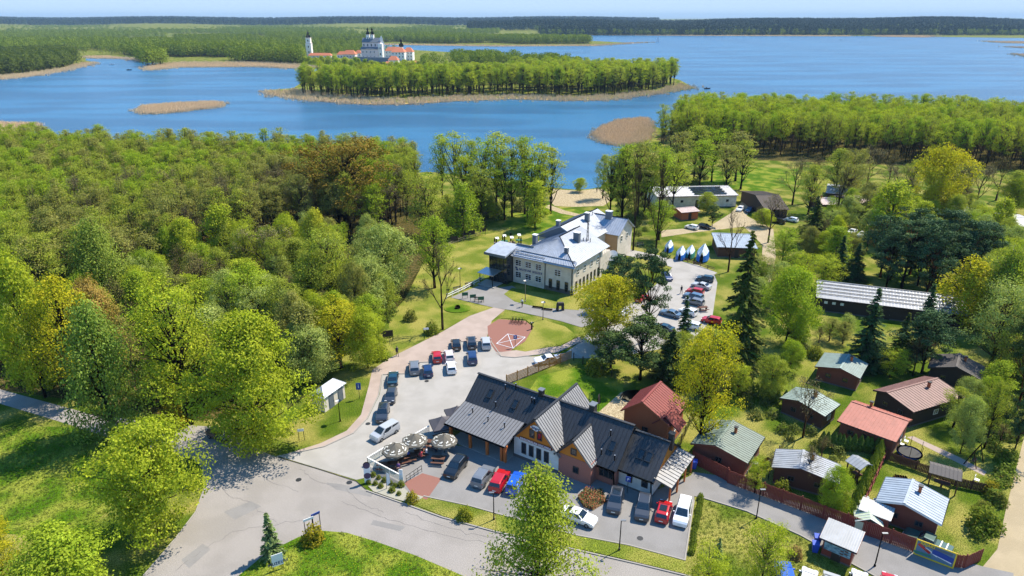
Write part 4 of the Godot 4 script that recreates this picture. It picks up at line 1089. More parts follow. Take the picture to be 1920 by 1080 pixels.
	for a in [[pv([-95.14, -773.24, -111.86, -885.32, -70.8, -954.12, -17.26, -930.05, 26.32, -885.32, 75.99, -816.39, 74.19, -765.14, -6.15, -825.59, -66.15, -807.39]), 7.5, 10.0, 15.0, "leaf_far", "wood behind the monastery's garden"],
			[pv([-302.33, -1019.98, -255.68, -1079.44, -131.6, -1111.79, -150.92, -1201.67, -294.37, -1330.33, -636.07, -1489.26, -647.62, -1330.33, -338.97, -1146.11]), 10.0, 9.0, 13.0, "leaf_far", "low wood behind the monastery's houses"],
			[pv([-888.31, -2244.19, -534.26, -2277.99, -174.78, -2385.73, -44.39, -2423.93, -58.26, -3187.85, -559.31, -3829.53, -1118.61, -3829.53, -1208.1, -3059.51]), 19.0, 12.0, 19.0, "leaf_far", "wood on the flats behind the long spit"],
			[pv([-416.44, -816.39, -409.72, -874.78, -319.6, -896.1, -247.87, -854.43, -298.3, -1006.1, -442.44, -1128.7, -567.91, -1164.06, -592.21, -1111.79]), 7.5, 14.0, 19.0, "leaf_far", "wood on the bank beside the monastery"],
			[pv([-602.33, -637.55, -492.6, -685.85, -488.71, -727, -495.22, -781.51, -526.79, -874.78, -618.97, -1006.1, -679.66, -954.12, -829.09, -885.32]), 7.5, 13.0, 18.0, "leaf_olive", "wood on the rounded bank of the inlet"],
			[pv([-892.06, -954.12, -735.53, -1034.23, -648.47, -1095.38, -567.18, -1063.95, -550.57, -1182.57, -355.11, -1201.67, -246.47, -1284.53, -438.67, -1489.26, -805.4, -1519.46, -1381.81, -1489.26]), 13.0, 12.0, 18.0, "leaf_far", "scattered woods behind the inlet"],
			[pv([-757.77, -1635.37, -428.4, -1617.76, -233.04, -1583.62, -33.56, -1519.46, 171.22, -1550.89, 170.22, -1653.37, -39.02, -1770.16, -260.14, -1770.16, -598.33, -1770.16, -800.82, -1729.46]), 9.0, 13.0, 18.0, "leaf_far", "wood on the long low spit beyond the monastery"],
			[pv([-677.05, -2005.79, -310.73, -2118.36, -161.9, -2005.79, -39.95, -1812.8, -266.34, -1812.8, -612.57, -1812.8]), 14.0, 13.0, 18.0, "leaf_far", "wood behind the long low spit"],
			[pv([-1737.42, -1617.76, -1248.68, -1770.16, -1062.68, -1904.47, -952.33, -2060.55, -756.71, -2244.19, -617.17, -2634.67, -715.91, -3059.51, -1258.44, -2729.5, -1627.07, -2312.82, -2206.99, -2060.55]), 18.0, 11.0, 17.0, "leaf_far", "scattered trees amid the far fields"],
			[pv([-2206.99, -2060.55, -1732.04, -2463.36, -1305.05, -2831.35, -745.74, -3187.85, -994.32, -4257.33, -1957.57, -4257.33, -2556.83, -3646.19, -3550.38, -3327.34]), 34.0, 12.0, 19.0, "leaf_far", "tree lines amid the distant fields"]]:
		scatter("distant_wood", a[5], "wood", far_mesh, M[a[4]], thin(fill(a[0], a[1]), a[1]), a[2], a[3])
	# forested ridge beyond the lake
	var hill := PackedVector2Array()
	var mixed := PackedVector2Array()
	for k in 15000:
		var z := -2300.0 * pow(2.0, pow(rng.randf(), 1.3))
		var x := -z * rng.randf_range(-0.06, 0.95)
		if -z < 2160.0 + 0.0 * x or (x < 90.0 and -z < 2700.0):
			continue
		if rng.randf() < 0.3 and -z < 2700:
			mixed.append(Vector2(x, z))
		else:
			hill.append(Vector2(x, z))
	scatter("forest_ridge", "dark conifer forest on the ridge across the lake", "forest", fir_mesh, M.leaf_wood, hill, 20.0, 28.0, 0.0, 1.5, true)
	scatter("forest_ridge", "lighter broadleaf trees in the forest across the lake", "forest", far_mesh, M.leaf_far, mixed, 14.0, 20.0, 0.0, 1.3, true)
	var horizon := PackedVector2Array()
	for k in 11000:
		var z := -rng.randf_range(3900, 6800)
		horizon.append(Vector2(-z * rng.randf_range(-0.98, 0.2), z))
	scatter("forest_horizon", "dark forest along the horizon behind the fields", "forest", fir_mesh, M.leaf_wood, horizon, 20.0, 30.0, 0.0, 2.6, true)

func thin(at: PackedVector2Array, step: float) -> PackedVector2Array:
	# clearings in the far woods
	var f := FastNoiseLite.new()
	f.seed = 17
	f.frequency = 0.035 / step
	var o := PackedVector2Array()
	for p in at:
		if f.get_noise_2dv(p) > -0.12 + rng.randf_range(-0.06, 0.06):
			o.append(p)
	return o

func hedges_and_bushes(sp: Dictionary) -> void:
	# rows of columnar thujas
	var th := MB.new()
	for k in 900:
		var t := pow(rng.randf(), 0.9)
		var a := rng.randf() * TAU
		var rr := 0.5 * profile("egg", t) * rng.randf_range(0.75, 1.0) * (1.0 if t < 0.6 else 1.25 - t * 0.6)
		var g := rng.randf_range(0.7, 1.3)
		th.col = Color(0.06 * g, 0.095 * g, 0.02 * g)
		th.leaf(V(cos(a) * rr, 0.05 + t * 2.9, sin(a) * rr), (V(cos(a), 0.25, sin(a)) + rnd_dir() * 0.4).normalized(), 0.2, V(0, 1, 0) + rnd_dir() * 0.3)
	var tm := th.mesh(true)
	for a in [[Vector2(49.12, -76.02), Vector2(37.7, -61.15), 26, 2.6, "lime-tipped columnar thuja in the hedge beside the grey cottage's garden", "thujas between the two gardens", "needle_lime"],
			[Vector2(40.2, -74.82), Vector2(47.24, -73.65), 12, 2.3, "dark columnar thuja in the row before the red-roofed cottage", "thujas before the red-roofed cottage", "needle"],
			[Vector2(32.73, -90.68), Vector2(39.24, -85.32), 11, 2.2, "dark thuja in the loose row behind the green-roofed cottage", "thujas behind the green-roofed cottage", "needle"]]:
		for k in a[2]:
			var p: Vector2 = a[0].lerp(a[1], k / (a[2] - 1.0))
			var o := one("thuja", tm, M[a[6]], a[4], "thuja", a[5])
			o.position = V(p.x + rng.randfn() * 0.1, 0, p.y)
			o.rotation.y = rng.randf() * TAU
			o.scale = V(1.1, rng.randf_range(0.9, 1.12) * a[3] / 2.9, 1.1)
	# box balls along the parking bay and the gravel bed
	var box := bush(0.75, 0.55, 260, 0.13, Color(0.13, 0.17, 0.02), Color(0.17, 0.2, 0.025))
	for k in 20:
		var p: Vector2 = Vector2(22.02, -65.06).lerp(Vector2(18.7, -56.02), k / 19.0)
		var o := one("box_shrub", box, M.leaf_fresh, "clipped box ball in the row beside the white minivan", "shrub", "box balls beside the parking bay")
		o.position = V(p.x + rng.randfn() * 0.06, 0.03, p.y)
		o.scale = Vector3.ONE * rng.randf_range(0.85, 1.15)
	for p in [Vector2(-16.91, -68.94), Vector2(-16.16, -68.42), Vector2(-15.36, -67.91), Vector2(-14.57, -67.41), Vector2(-13.92, -66.91), Vector2(-17.23, -67.61), Vector2(-16.35, -67.31), Vector2(-15.62, -66.81), Vector2(-14.16, -66.02), Vector2(-13.25, -65.44), Vector2(-13.23, -67.01)]:
		var o := one("box_shrub", box, M.leaf_lime, "small clipped shrub in the gravel bed beside the terrace railing", "shrub", "shrubs in the terrace gravel bed")
		o.position = V(p.x, 0.07, p.y)
		o.scale = Vector3.ONE * rng.randf_range(0.8, 1.4)
	var big := bush(2.0, 1.7, 900, 0.2, Color(0.16, 0.2, 0.02), Color(0.26, 0.27, 0.03))
	for a in [[Vector2(-5.3, -61.41), 0.95, "round clipped yellow-green bush on the narrow verge", "leaf_lime"], [Vector2(-11.59, -64.3), 0.8, "yellow-green bush at the gravel bed's corner", "leaf_gold"],
			[Vector2(-21.19, -57.82), 1.25, "yellow-flowering bush beside the street-name signs", "leaf_gold"], [Vector2(-21.71, -99.91), 1.6, "fresh green bush beside the walking man and footpath", "leaf_fresh"],
			[Vector2(-14.17, -109.48), 1.4, "green bush beside the tall bare ash", "leaf_fresh"], [Vector2(-18.74, -115.21), 1.3, "olive bush on the museum lawn's foot", "leaf_olive"],
			[Vector2(48.56, -103.2), 1.4, "grey-green bush beside the lawn with the shadow", "leaf_grey"], [Vector2(49.87, -100.29), 1.3, "lime-green bush beside the teal cottage", "leaf_lime"],
			[Vector2(51.43, -59.87), 1.7, "clipped round tree-bush on the cottage lawn", "leaf_fresh"], [Vector2(56.12, -65.73), 1.0, "clipped yellow-green ball beside the garden gate", "leaf_gold"], [Vector2(55.81, -63.84), 1.0, "olive ball bush beside the gravel road", "leaf_olive"],
			[Vector2(53.09, -62.47), 0.9, "low olive bush beside the clipped round tree-bush", "leaf_olive"], [Vector2(2.32, -192.12), 2.2, "grey-green sallow bush by the beach path", "leaf_grey"], [Vector2(-3.71, -183.65), 2.0, "pale dry brush heap bush on the lush lawn", "bud"],
			[Vector2(37.41, -63.84), 1.2, "lime-green bush behind the red board fence", "leaf_lime"], [Vector2(31.66, -65.73), 1.1, "lime bush beside the red board fence's bend", "leaf_lime"],
			[Vector2(29.29, -55.49), 0.8, "rust-brown small bush on the lawn by the mural shed", "leaf_rust"], [Vector2(-46.3, -79.8), 2.0, "golden-leafed bush beside the shaded lane", "leaf_gold"], [Vector2(13, -94.85), 1.6, "lime bush at the garden lawn's corner", "leaf_lime"]]:
		var o := one("bush", big, M[a[3]], a[2], "bush")
		o.position = V(a[0].x, 0.02, a[0].y)
		o.rotation.y = rng.randf() * TAU
		o.scale = V(a[1], a[1] * 0.95, a[1])
	# flower bed before the restaurant
	var bed := MB.new()
	var outline := pv([7.69, -64.77, 8.85, -66.41, 10.7, -66.02, 10.95, -64.11, 9.19, -62.65, 8.22, -63.19])
	sheet("flower_bed", outline, 0.075, M.bark_chips)
	for k in 2600:
		var p := outline[0].lerp(outline[rng.randi_range(1, 5)], rng.randf()).lerp(outline[rng.randi_range(0, 5)], rng.randf() * 0.9)
		bed.col = [Color(0.1, 0.13, 0.03), Color(0.2, 0.1, 0.05), Color(0.06, 0.1, 0.03), Color(0.3, 0.22, 0.1), Color(0.42, 0.1, 0.06)][rng.randi_range(0, 4)]
		bed.leaf(V(p.x, 0.1 + rng.randf() * 0.45, p.y), (V(0, 1, 0) + rnd_dir() * 0.8).normalized(), 0.17, rnd_dir())
	var o := obj("flowers", bed, M.bud, self, true, true)
	tag(o, "low mixed flowers in the restaurant's planted bed", "flowers")
	# rough grass tufts on the lawns and meadow
	var tuft := MB.new()
	for k in 14:
		var a := rng.randf() * TAU
		var p := V(cos(a), 0, sin(a)) * rng.randf() * 0.28
		var g := rng.randf_range(0.7, 1.3)
		tuft.col = Color(0.16 * g, 0.18 * g, 0.045 * g)
		tuft.tri(p - V(0.02, 0, 0), p + V(0.02, 0, 0.01), p + V(rng.randfn() * 0.09, rng.randf_range(0.12, 0.26), rng.randfn() * 0.09))
	var tmesh := tuft.mesh(true)
	for a in [[pv([-27.62, -52.53, -25.57, -55.95, -22.92, -58.3, -20.89, -59.28, -17.91, -58.95, -14.79, -57.74, -9.96, -55.57, -5.91, -53.37, -3.16, -51.84, -5.01, -48.34, -28.04, -48.34]), "short tufted grass on the road island"], [pv([-70, -79.8, -60.52, -79.8, -50.4, -75.78, -45.44, -71.4, -45.85, -62.47, -46.94, -58.22, -55.53, -59.03]), "tufted meadow grass beside the lane"], [pv([19.58, -58.22, 22.13, -64.49, 26.46, -62.2, 30.98, -58.38, 34.75, -54.16, 37.46, -51.03, 17.33, -49.6]), "tufted grass on the lawn along the fence lane"]]:
		scatter("grass_tufts", a[1], "grass", tmesh, M.leaf_fresh, fill(a[0], 0.5), 0.6, 1.2, 0.02)
	var mott := fill(pv([-27.62, -52.53, -25.57, -55.95, -22.92, -58.3, -20.89, -59.28, -17.91, -58.95, -14.79, -57.74, -9.96, -55.57, -5.91, -53.37, -3.16, -51.84, -5.01, -48.34, -28.04, -48.34]), 0.7)
	var dot := MB.new()
	dot.col = Color(0.7, 0.55, 0.03)
	for k in 3:
		dot.leaf(V(rng.randf() * 0.4, 0.16, rng.randf() * 0.4), Vector3.UP, 0.07, rnd_dir())
	scatter("dandelions", "yellow dandelions in the road island's grass", "flowers", dot.mesh(true), M.bud, mott, 0.8, 1.2)


func text(called: String, words: String, at: Vector3, turn: float, tall: float, m: Material, parent: Node3D, tilt := 0.0) -> void:
	var t := TextMesh.new()
	var f := SystemFont.new()
	f.font_names = PackedStringArray(["Droid Sans"])
	f.font_weight = 700
	t.font = f
	t.text = words
	t.font_size = 32
	t.pixel_size = tall / 24.0
	t.depth = 0.03
	t.curve_step = 4.0
	var o := MeshInstance3D.new()
	o.mesh = t
	o.name = called
	o.material_override = m
	parent.add_child(o, true)
	o.position = at
	o.rotation = V(tilt, turn, 0)

func window(parent: Node3D, at: Vector3, turn: float, w: float, h: float, frame: Material, glass: Material, across := 1, up := 0, called := "window", tilt := 0.0) -> void:
	var b := MB.new()
	var t := 0.09
	b.box(V(0, h / 2 - t / 2, 0), V(w, t, 0.1))
	b.box(V(0, -h / 2 + t / 2, 0), V(w, t, 0.1))
	b.box(V(-w / 2 + t / 2, 0, 0), V(t, h - 2 * t, 0.1))
	b.box(V(w / 2 - t / 2, 0, 0), V(t, h - 2 * t, 0.1))
	for k in across:
		b.box(V(-w / 2 + w * (k + 1.0) / (across + 1), 0, -0.005), V(0.06, h - 2 * t, 0.07))
	for k in up:
		b.box(V(0, -h / 2 + h * (k + 1.0) / (up + 1), -0.008), V(w - 2 * t, 0.06, 0.06))
	var o := obj(called, b, frame, parent)
	o.position = at
	o.rotation = V(tilt, turn, 0)
	var p := MB.new()
	p.box(V(0, 0, -0.02), V(w - t, h - t, 0.03))
	obj("pane", p, glass, o)

func door(parent: Node3D, at: Vector3, turn: float, w: float, h: float, m: Material) -> void:
	var b := MB.new()
	b.box(V(0, h / 2, 0), V(w, h, 0.1))
	var o := obj("door", b, m, parent)
	o.position = at
	o.rotation.y = turn
	var k := MB.new()
	k.box(V(w * 0.38, h * 0.48, 0.08), V(0.05, 0.16, 0.06))
	obj("handle", k, M.metal_grey, o)

func roof(parent: Node3D, called: String, m: Material, seam: Material, a: Vector3, b: Vector3, c: Vector3, d: Vector3, thick := 0.14, spacing := 0.6, rib := 0.05) -> void:
	# a, b: the eave from left to right seen from outside; c, d: the ridge from right to left
	var s := MB.new()
	s.slab(a, b, c, d, thick)
	var o := obj(called, s, m, parent)
	if seam:
		var n := int(maxf((b - a).length(), (c - d).length()) / spacing)
		var up := (c - a).cross(d - b).normalized()
		var r := MB.new()
		for k in n + 1:
			var t := float(k) / n
			var p := a.lerp(b, t) + up * (rib * 0.5 - 0.01)
			var q := d.lerp(c, t) + up * (rib * 0.5 - 0.01)
			if (q - p).length() < 0.1:
				continue
			var z := (q - p).normalized()
			var x := up.cross(z).normalized()
			r.box((p + q) / 2, V(0.045, rib, (q - p).length() - 0.02), Basis(x, up, z))
		obj("seams", r, seam, o, true)

func poly_wall(parent: Node3D, called: String, m: Material, pts: Array, z0: float, z1: float) -> void:
	# an outline in x and y, counter-clockwise seen from the front, from z0 to the front z1
	var b := MB.new()
	var pl := PackedVector2Array()
	for p in pts:
		pl.append(Vector2(p[0], p[1]))
	var t := Geometry2D.triangulate_polygon(pl)
	for k in range(0, t.size(), 3):
		var q: Array = [pl[t[k]], pl[t[k + 1]], pl[t[k + 2]]]
		if (q[1] - q[0]).cross(q[2] - q[0]) < 0:
			q = [q[0], q[2], q[1]]
		b.tri(V(q[0].x, q[0].y, z1), V(q[1].x, q[1].y, z1), V(q[2].x, q[2].y, z1))
		b.tri(V(q[0].x, q[0].y, z0), V(q[2].x, q[2].y, z0), V(q[1].x, q[1].y, z0))
	for k in pl.size():
		var p := pl[k]
		var q := pl[(k + 1) % pl.size()]
		b.quad(V(p.x, p.y, z0), V(q.x, q.y, z0), V(q.x, q.y, z1), V(p.x, p.y, z1))
	obj(called, b, m, parent)

func chimney(parent: Node3D, at: Vector3, size: Vector3, m: Material, cap: Material) -> void:
	var b := MB.new()
	b.box(at + V(0, size.y / 2 - 0.5, 0), V(size.x, size.y + 1.0, size.z))
	var o := obj("chimney", b, m, parent)
	var c := MB.new()
	c.box(at + V(0, size.y + 0.06, 0), V(size.x + 0.16, 0.12, size.z + 0.16))
	obj("chimney_cap", c, cap, o)

func vent(parent: Node3D, at: Vector3, tall := 0.6) -> void:
	var b := MB.new()
	b.tube(at - V(0, 0.3, 0), at + V(0, tall, 0), 0.07, 0.07, 8)
	b.tube(at + V(0, tall, 0), at + V(0, tall + 0.16, 0), 0.13, 0.1, 8)
	obj("vent_pipe", b, M.steel, parent)

func restaurant() -> void:
	var t := thing("restaurant", "long dark-roofed restaurant with orange timber gables and white walls", "restaurant", V(16.3, 0, -65.06), deg_to_rad(-34))
	var dk: Material = M.dark_roof
	var sm: Material = M.seam
	# walls
	var b := MB.new()
	b.span(V(-26.6, 0, -6.4), V(-17.8, 3.0, 0.2))
	obj("wall", b, M.dark_wood, t)
	poly_wall(t, "gable", M.orange_wood, [[-6.4, 3.0], [0.2, 3.0], [-3.2, 6.1]], 0, 0.12)
	var ge: Node3D = t.get_child(t.get_child_count() - 1)
	ge.rotation.y = -PI / 2
	ge.position = V(-26.6, 0, 0)
	b = MB.new()
	b.span(V(-17.8, 0.45, -6.9), V(-11.3, 3.0, 2.3))
	obj("wall", b, M.white_plaster, t)
	b = MB.new()
	b.span(V(-17.85, 0, 0.3), V(-11.28, 0.45, 2.36))
	obj("plinth", b, M.plinth, t)
	poly_wall(t, "gable", M.orange_wood, [[-17.8, 3.0], [-11.4, 3.0], [-14.6, 6.35]], 2.0, 2.26)
	b = MB.new()
	b.span(V(-11.3, 0, -6.9), V(-6.9, 3.05, 2.25))
	obj("wall", b, M.pink_brick, t)
	poly_wall(t, "gable", M.orange_wood, [[-11.5, 3.05], [-7.1, 3.05], [-9.3, 5.25]], 1.9, 2.2)
	b = MB.new()
	b.span(V(-6.9, 0, -6.9), V(-4.3, 2.7, 0.75))
	obj("wall", b, M.pink_brick, t)
	b = MB.new()
	b.span(V(-4.3, 0.25, -7.5), V(0, 2.6, 0))
	obj("wall", b, M.white_plaster, t)
	b = MB.new()
	b.span(V(-4.32, 0, -7.52), V(0.03, 0.25, 0.03))
	obj("plinth", b, M.plinth, t)
	poly_wall(t, "gable", M.orange_wood, [[0.02, 2.6], [7.5, 2.6], [3.75, 5.4]], -0.12, 0.0)
	ge = t.get_child(t.get_child_count() - 1)
	ge.rotation.y = PI / 2
	# roofs: porch, main block in two, lower wing, cross gables
	roof(t, "porch_roof", M.porch_roofing, sm, V(-27.3, 2.65, 4.5), V(-17.7, 2.65, 4.5), V(-17.7, 3.75, 0.0), V(-27.3, 3.75, 0.0), 0.16, 0.45)
	roof(t, "roof_slope", dk, sm, V(-27.3, 3.74, 0.05), V(-15.5, 3.74, 0.05), V(-15.5, 6.5, -3.25), V(-27.3, 6.5, -3.25), 0.2, 0.5)
	roof(t, "roof_slope", dk, sm, V(-15.5, 2.9, -7.2), V(-27.3, 2.9, -7.2), V(-27.3, 6.5, -3.25), V(-15.5, 6.5, -3.25), 0.2, 0.5)
	roof(t, "roof_slope", dk, sm, V(-15.5, 2.62, 1.3), V(-4.1, 2.62, 1.3), V(-4.1, 6.55, -3.2), V(-15.5, 6.55, -3.2), 0.2, 0.5)
	roof(t, "roof_slope", dk, sm, V(-4.1, 2.62, -7.7), V(-15.5, 2.62, -7.7), V(-15.5, 6.55, -3.2), V(-4.1, 6.55, -3.2), 0.2, 0.5)
	roof(t, "wing_roof_slope", dk, sm, V(-4.3, 2.5, 0.5), V(0.3, 2.5, 0.5), V(0.3, 5.6, -3.75), V(-4.3, 5.6, -3.75), 0.18, 0.5)
	roof(t, "wing_roof_slope", dk, sm, V(0.3, 2.5, -8.0), V(-4.3, 2.5, -8.0), V(-4.3, 5.6, -3.75), V(0.3, 5.6, -3.75), 0.18, 0.5)
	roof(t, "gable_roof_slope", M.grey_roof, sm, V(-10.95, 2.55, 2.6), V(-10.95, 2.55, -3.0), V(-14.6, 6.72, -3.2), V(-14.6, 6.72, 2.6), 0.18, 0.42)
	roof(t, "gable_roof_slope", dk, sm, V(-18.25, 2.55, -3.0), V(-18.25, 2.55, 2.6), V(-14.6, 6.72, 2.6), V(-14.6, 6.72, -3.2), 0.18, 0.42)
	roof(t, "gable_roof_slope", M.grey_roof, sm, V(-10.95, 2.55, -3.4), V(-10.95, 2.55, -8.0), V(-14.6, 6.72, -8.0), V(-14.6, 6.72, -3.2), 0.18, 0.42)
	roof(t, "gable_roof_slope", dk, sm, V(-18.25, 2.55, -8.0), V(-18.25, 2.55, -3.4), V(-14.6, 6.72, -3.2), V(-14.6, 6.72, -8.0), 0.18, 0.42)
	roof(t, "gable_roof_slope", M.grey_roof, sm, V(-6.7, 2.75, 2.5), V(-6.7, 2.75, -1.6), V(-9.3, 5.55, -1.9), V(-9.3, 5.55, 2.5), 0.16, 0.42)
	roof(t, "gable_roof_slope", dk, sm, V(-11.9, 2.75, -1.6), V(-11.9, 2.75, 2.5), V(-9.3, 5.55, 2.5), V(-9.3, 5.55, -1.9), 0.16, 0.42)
	b = MB.new()
	b.box(V(-21.4, 6.52, -3.23), V(12.2, 0.1, 0.34))
	b.box(V(-9.8, 6.58, -3.2), V(11.5, 0.1, 0.34))
	b.box(V(-2.0, 5.63, -3.75), V(4.7, 0.1, 0.34))
	b.box(V(-14.6, 6.75, -2.7), V(0.3, 0.1, 10.6))
	b.box(V(-9.3, 5.58, 0.3), V(0.28, 0.1, 4.4))
	obj("ridge_cap", b, sm, t)
	b = MB.new()
	for e in [["gutter", V(-27.3, 2.56, 4.62), V(-17.7, 2.56, 4.62)], ["gutter", V(-6.6, 2.52, 1.42), V(-4.2, 2.52, 1.42)], ["gutter", V(-4.2, 2.4, 0.62), V(0.3, 2.4, 0.62)], ["downpipe", V(-0.06, 0, 0.12), V(-0.06, 2.4, 0.5)], ["downpipe", V(-4.45, 0, 0.86), V(-4.45, 2.5, 1.3)]]:
		b = MB.new()
		b.tube(e[1], e[2], 0.09, 0.09, 8)
		obj(e[0], b, M.metal_dark, t)
	# porch posts, beam and glazing
	for x in [-26.6, -23.4, -20.7, -18.45, -17.95]:
		b = MB.new()
		b.box(V(x, 1.25, 4.1), V(0.32, 2.5, 0.32))
		obj("porch_post", b, M.post_wood, t)
	b = MB.new()
	b.box(V(-22.3, 2.42, 4.1), V(9.4, 0.3, 0.26))
	b.box(V(-26.6, 2.3, 2.1), V(0.22, 0.28, 3.7))
	obj("porch_beam", b, M.post_wood, t)
	b = MB.new()
	b.span(V(-26.7, 0.0, 0.25), V(-17.85, 0.12, 4.3))
	obj("porch_floor", b, M.concrete, t)
	for x in [-25.0, -22.0, -19.4]:
		window(t, V(x, 1.35, 0.27), 0, 2.4, 2.3, M.window_frame, M.glass, 2, 0, "glazing")
	# windows and signs
	for x in [-16.3, -15.2, -14.1, -13.0]:
		window(t, V(x, 1.75, 2.33), 0, 0.68, 1.6, M.window_frame, M.glass, 0, 0)
	for x in [-15.15, -14.05]:
		window(t, V(x, 4.3, 2.3), 0, 0.72, 1.15, M.window_frame, M.glass, 0, 0)
	window(t, V(-9.3, 3.9, 2.24), 0, 0.8, 0.9, M.window_frame, M.glass, 0, 0)
	window(t, V(-8.9, 1.5, 2.28), 0, 0.8, 0.9, M.window_frame, M.glass, 0, 0)
	window(t, V(-5.6, 1.55, 0.78), 0, 1.9, 1.3, M.window_frame, M.glass, 2, 0)
	window(t, V(-1.0, 1.4, 0.03), 0, 0.8, 0.9, M.window_frame, M.glass, 0, 0)
	window(t, V(-2.9, 1.5, 0.03), 0, 0.7, 1.2, M.window_frame, M.glass, 0, 0)
	b = MB.new()
	b.box(V(-14.6, 3.13, 2.34), V(4.7, 0.42, 0.06))
	obj("sign_board", b, mat("sign_maroon", S(112, 44, 34), 0.7), t)
	text("lettering", "REGIONALNA KUCHNIA", V(-14.6, 3.13, 2.385), 0, 0.3, M.paint_white, t)
	b = MB.new()
	b.lathe(V(0, 0, 0), [[1.0, 0.0], [1.0, 0.06], [0.9, 0.08]], 20)
	b.box(V(0, 0.04, 0.1), V(2.5, 0.06, 0.5))
	obj("emblem", b, M.sign_white, t)
	ge = t.get_child(t.get_child_count() - 1)
	ge.position = V(-14.6, 5.3, 2.27)
	ge.rotation.x = PI / 2
	ge.scale = V(0.62, 1, 0.42)
	text("lettering", "Wigry", V(-14.6, 5.28, 2.38), 0, 0.3, M.letter_blue, t)
	# roof windows, vents and chimneys
	for a in [[V(-24.2, 5.15, -1.5), 0.70], [V(-20.1, 5.0, -1.35), 0.70], [V(-5.7, 4.45, -0.72), 0.72], [V(-2.35, 4.1, -1.55), 0.63], [V(-1.35, 4.1, -1.55), 0.63]]:
		window(t, a[0] + V(0, 0.06, 0.05), 0, 0.8, 1.25, M.metal_dark, M.sky_glass, 0, 0, "roof_window", -PI / 2 + a[1])
	for p in [V(-22.4, 5.9, -2.5), V(-22.6, 4.2, -0.5), V(-25.0, 3.4, 1.4), V(-22.2, 3.3, 1.8), V(-19.6, 3.3, 1.8), V(-21.0, 6.3, -2.9), V(-18.0, 5.6, -2.1), V(-17.6, 5.6, -2.1), V(-6.4, 5.2, -1.6), V(-6.6, 3.5, 0.3), V(-4.8, 3.4, 0.4), V(-11.4, 2.9, 1.5)]:
		vent(t, p)
	chimney(t, V(-17.2, 6.2, -3.2), V(0.6, 1.0, 0.6), M.metal_dark, M.metal_grey)
	chimney(t, V(-9.9, 6.3, -3.6), V(0.7, 1.0, 0.9), M.stone_dark, M.metal_grey)
	chimney(t, V(0.1, 5.0, -4.6), V(0.6, 1.2, 0.6), M.stone_dark, M.metal_dark)
	# lean-to carport on the gable
	roof(t, "carport_roof", M.grey_roof, sm, V(2.3, 2.35, 0.2), V(2.3, 2.35, -7.2), V(0.1, 2.85, -7.2), V(0.1, 2.85, 0.2), 0.1, 0.6, 0.06)
	for z in [0.0, -2.4, -4.8, -7.0]:
		b = MB.new()
		b.box(V(2.1, 1.15, z), V(0.18, 2.3, 0.18))
		obj("carport_post", b, M.post_wood, t)
	b = MB.new()
	b.span(V(-10.2, 0, 0.9), V(-11.3, 2.2, 2.2))
	# terrace: railing round the parasols
	var rail := MB.new()
	var gm := mat("clear_pane", Color(0.75, 0.82, 0.8, 0.25), 0.05)
	gm.transparency = BaseMaterial3D.TRANSPARENCY_ALPHA
	var r := thing("terrace_railing", "pale-topped glazed railing round the parasol terrace", "railing")
	for e in [[Vector2(-18, -71.18), Vector2(-13.34, -67.71)], [Vector2(-18, -71.18), Vector2(-15.5, -74.23)], [Vector2(-13.9, -75.06), Vector2(-11.13, -78.25)]]:
		var d: Vector2 = e[1] - e[0]
		var n := int(d.length() / 1.5)
		for k in n + 1:
			var p: Vector2 = e[0].lerp(e[1], float(k) / n)
			rail.box(V(p.x, 0.55, p.y), V(0.06, 1.1, 0.06))
		var mid: Vector2 = (e[0] + e[1]) / 2
		var q := Basis(Vector3.UP, atan2(-d.y, d.x))
		rail.box(V(mid.x, 1.13, mid.y), V(d.length() + 0.1, 0.08, 0.14), q)
		var glass := MB.new()
		glass.box(V(mid.x, 0.6, mid.y), V(d.length() - 0.1, 0.8, 0.02), q)
		obj("glass_panel", glass, gm, r)
	obj("frame", rail, M.frame_white, r)
	var hr := thing("handrail", "low dark steel barrier between terrace and red parking bay", "barrier")
	var e0 := Vector2(-12.7, -67.71)
	var e1 := Vector2(-11.09, -69.78)
	for k in 5:
		var p := e0.lerp(e1, k / 4.0)
		rail = MB.new()
		rail.tube(V(p.x, 0, p.y), V(p.x, 0.95, p.y), 0.03, 0.03, 6)
		obj("post", rail, M.metal_dark, hr)
	for y in [0.5, 0.95]:
		rail = MB.new()
		rail.tube(V(e0.x, y, e0.y), V(e1.x, y, e1.y), 0.03, 0.03, 6)
		obj("rail", rail, M.metal_dark, hr)

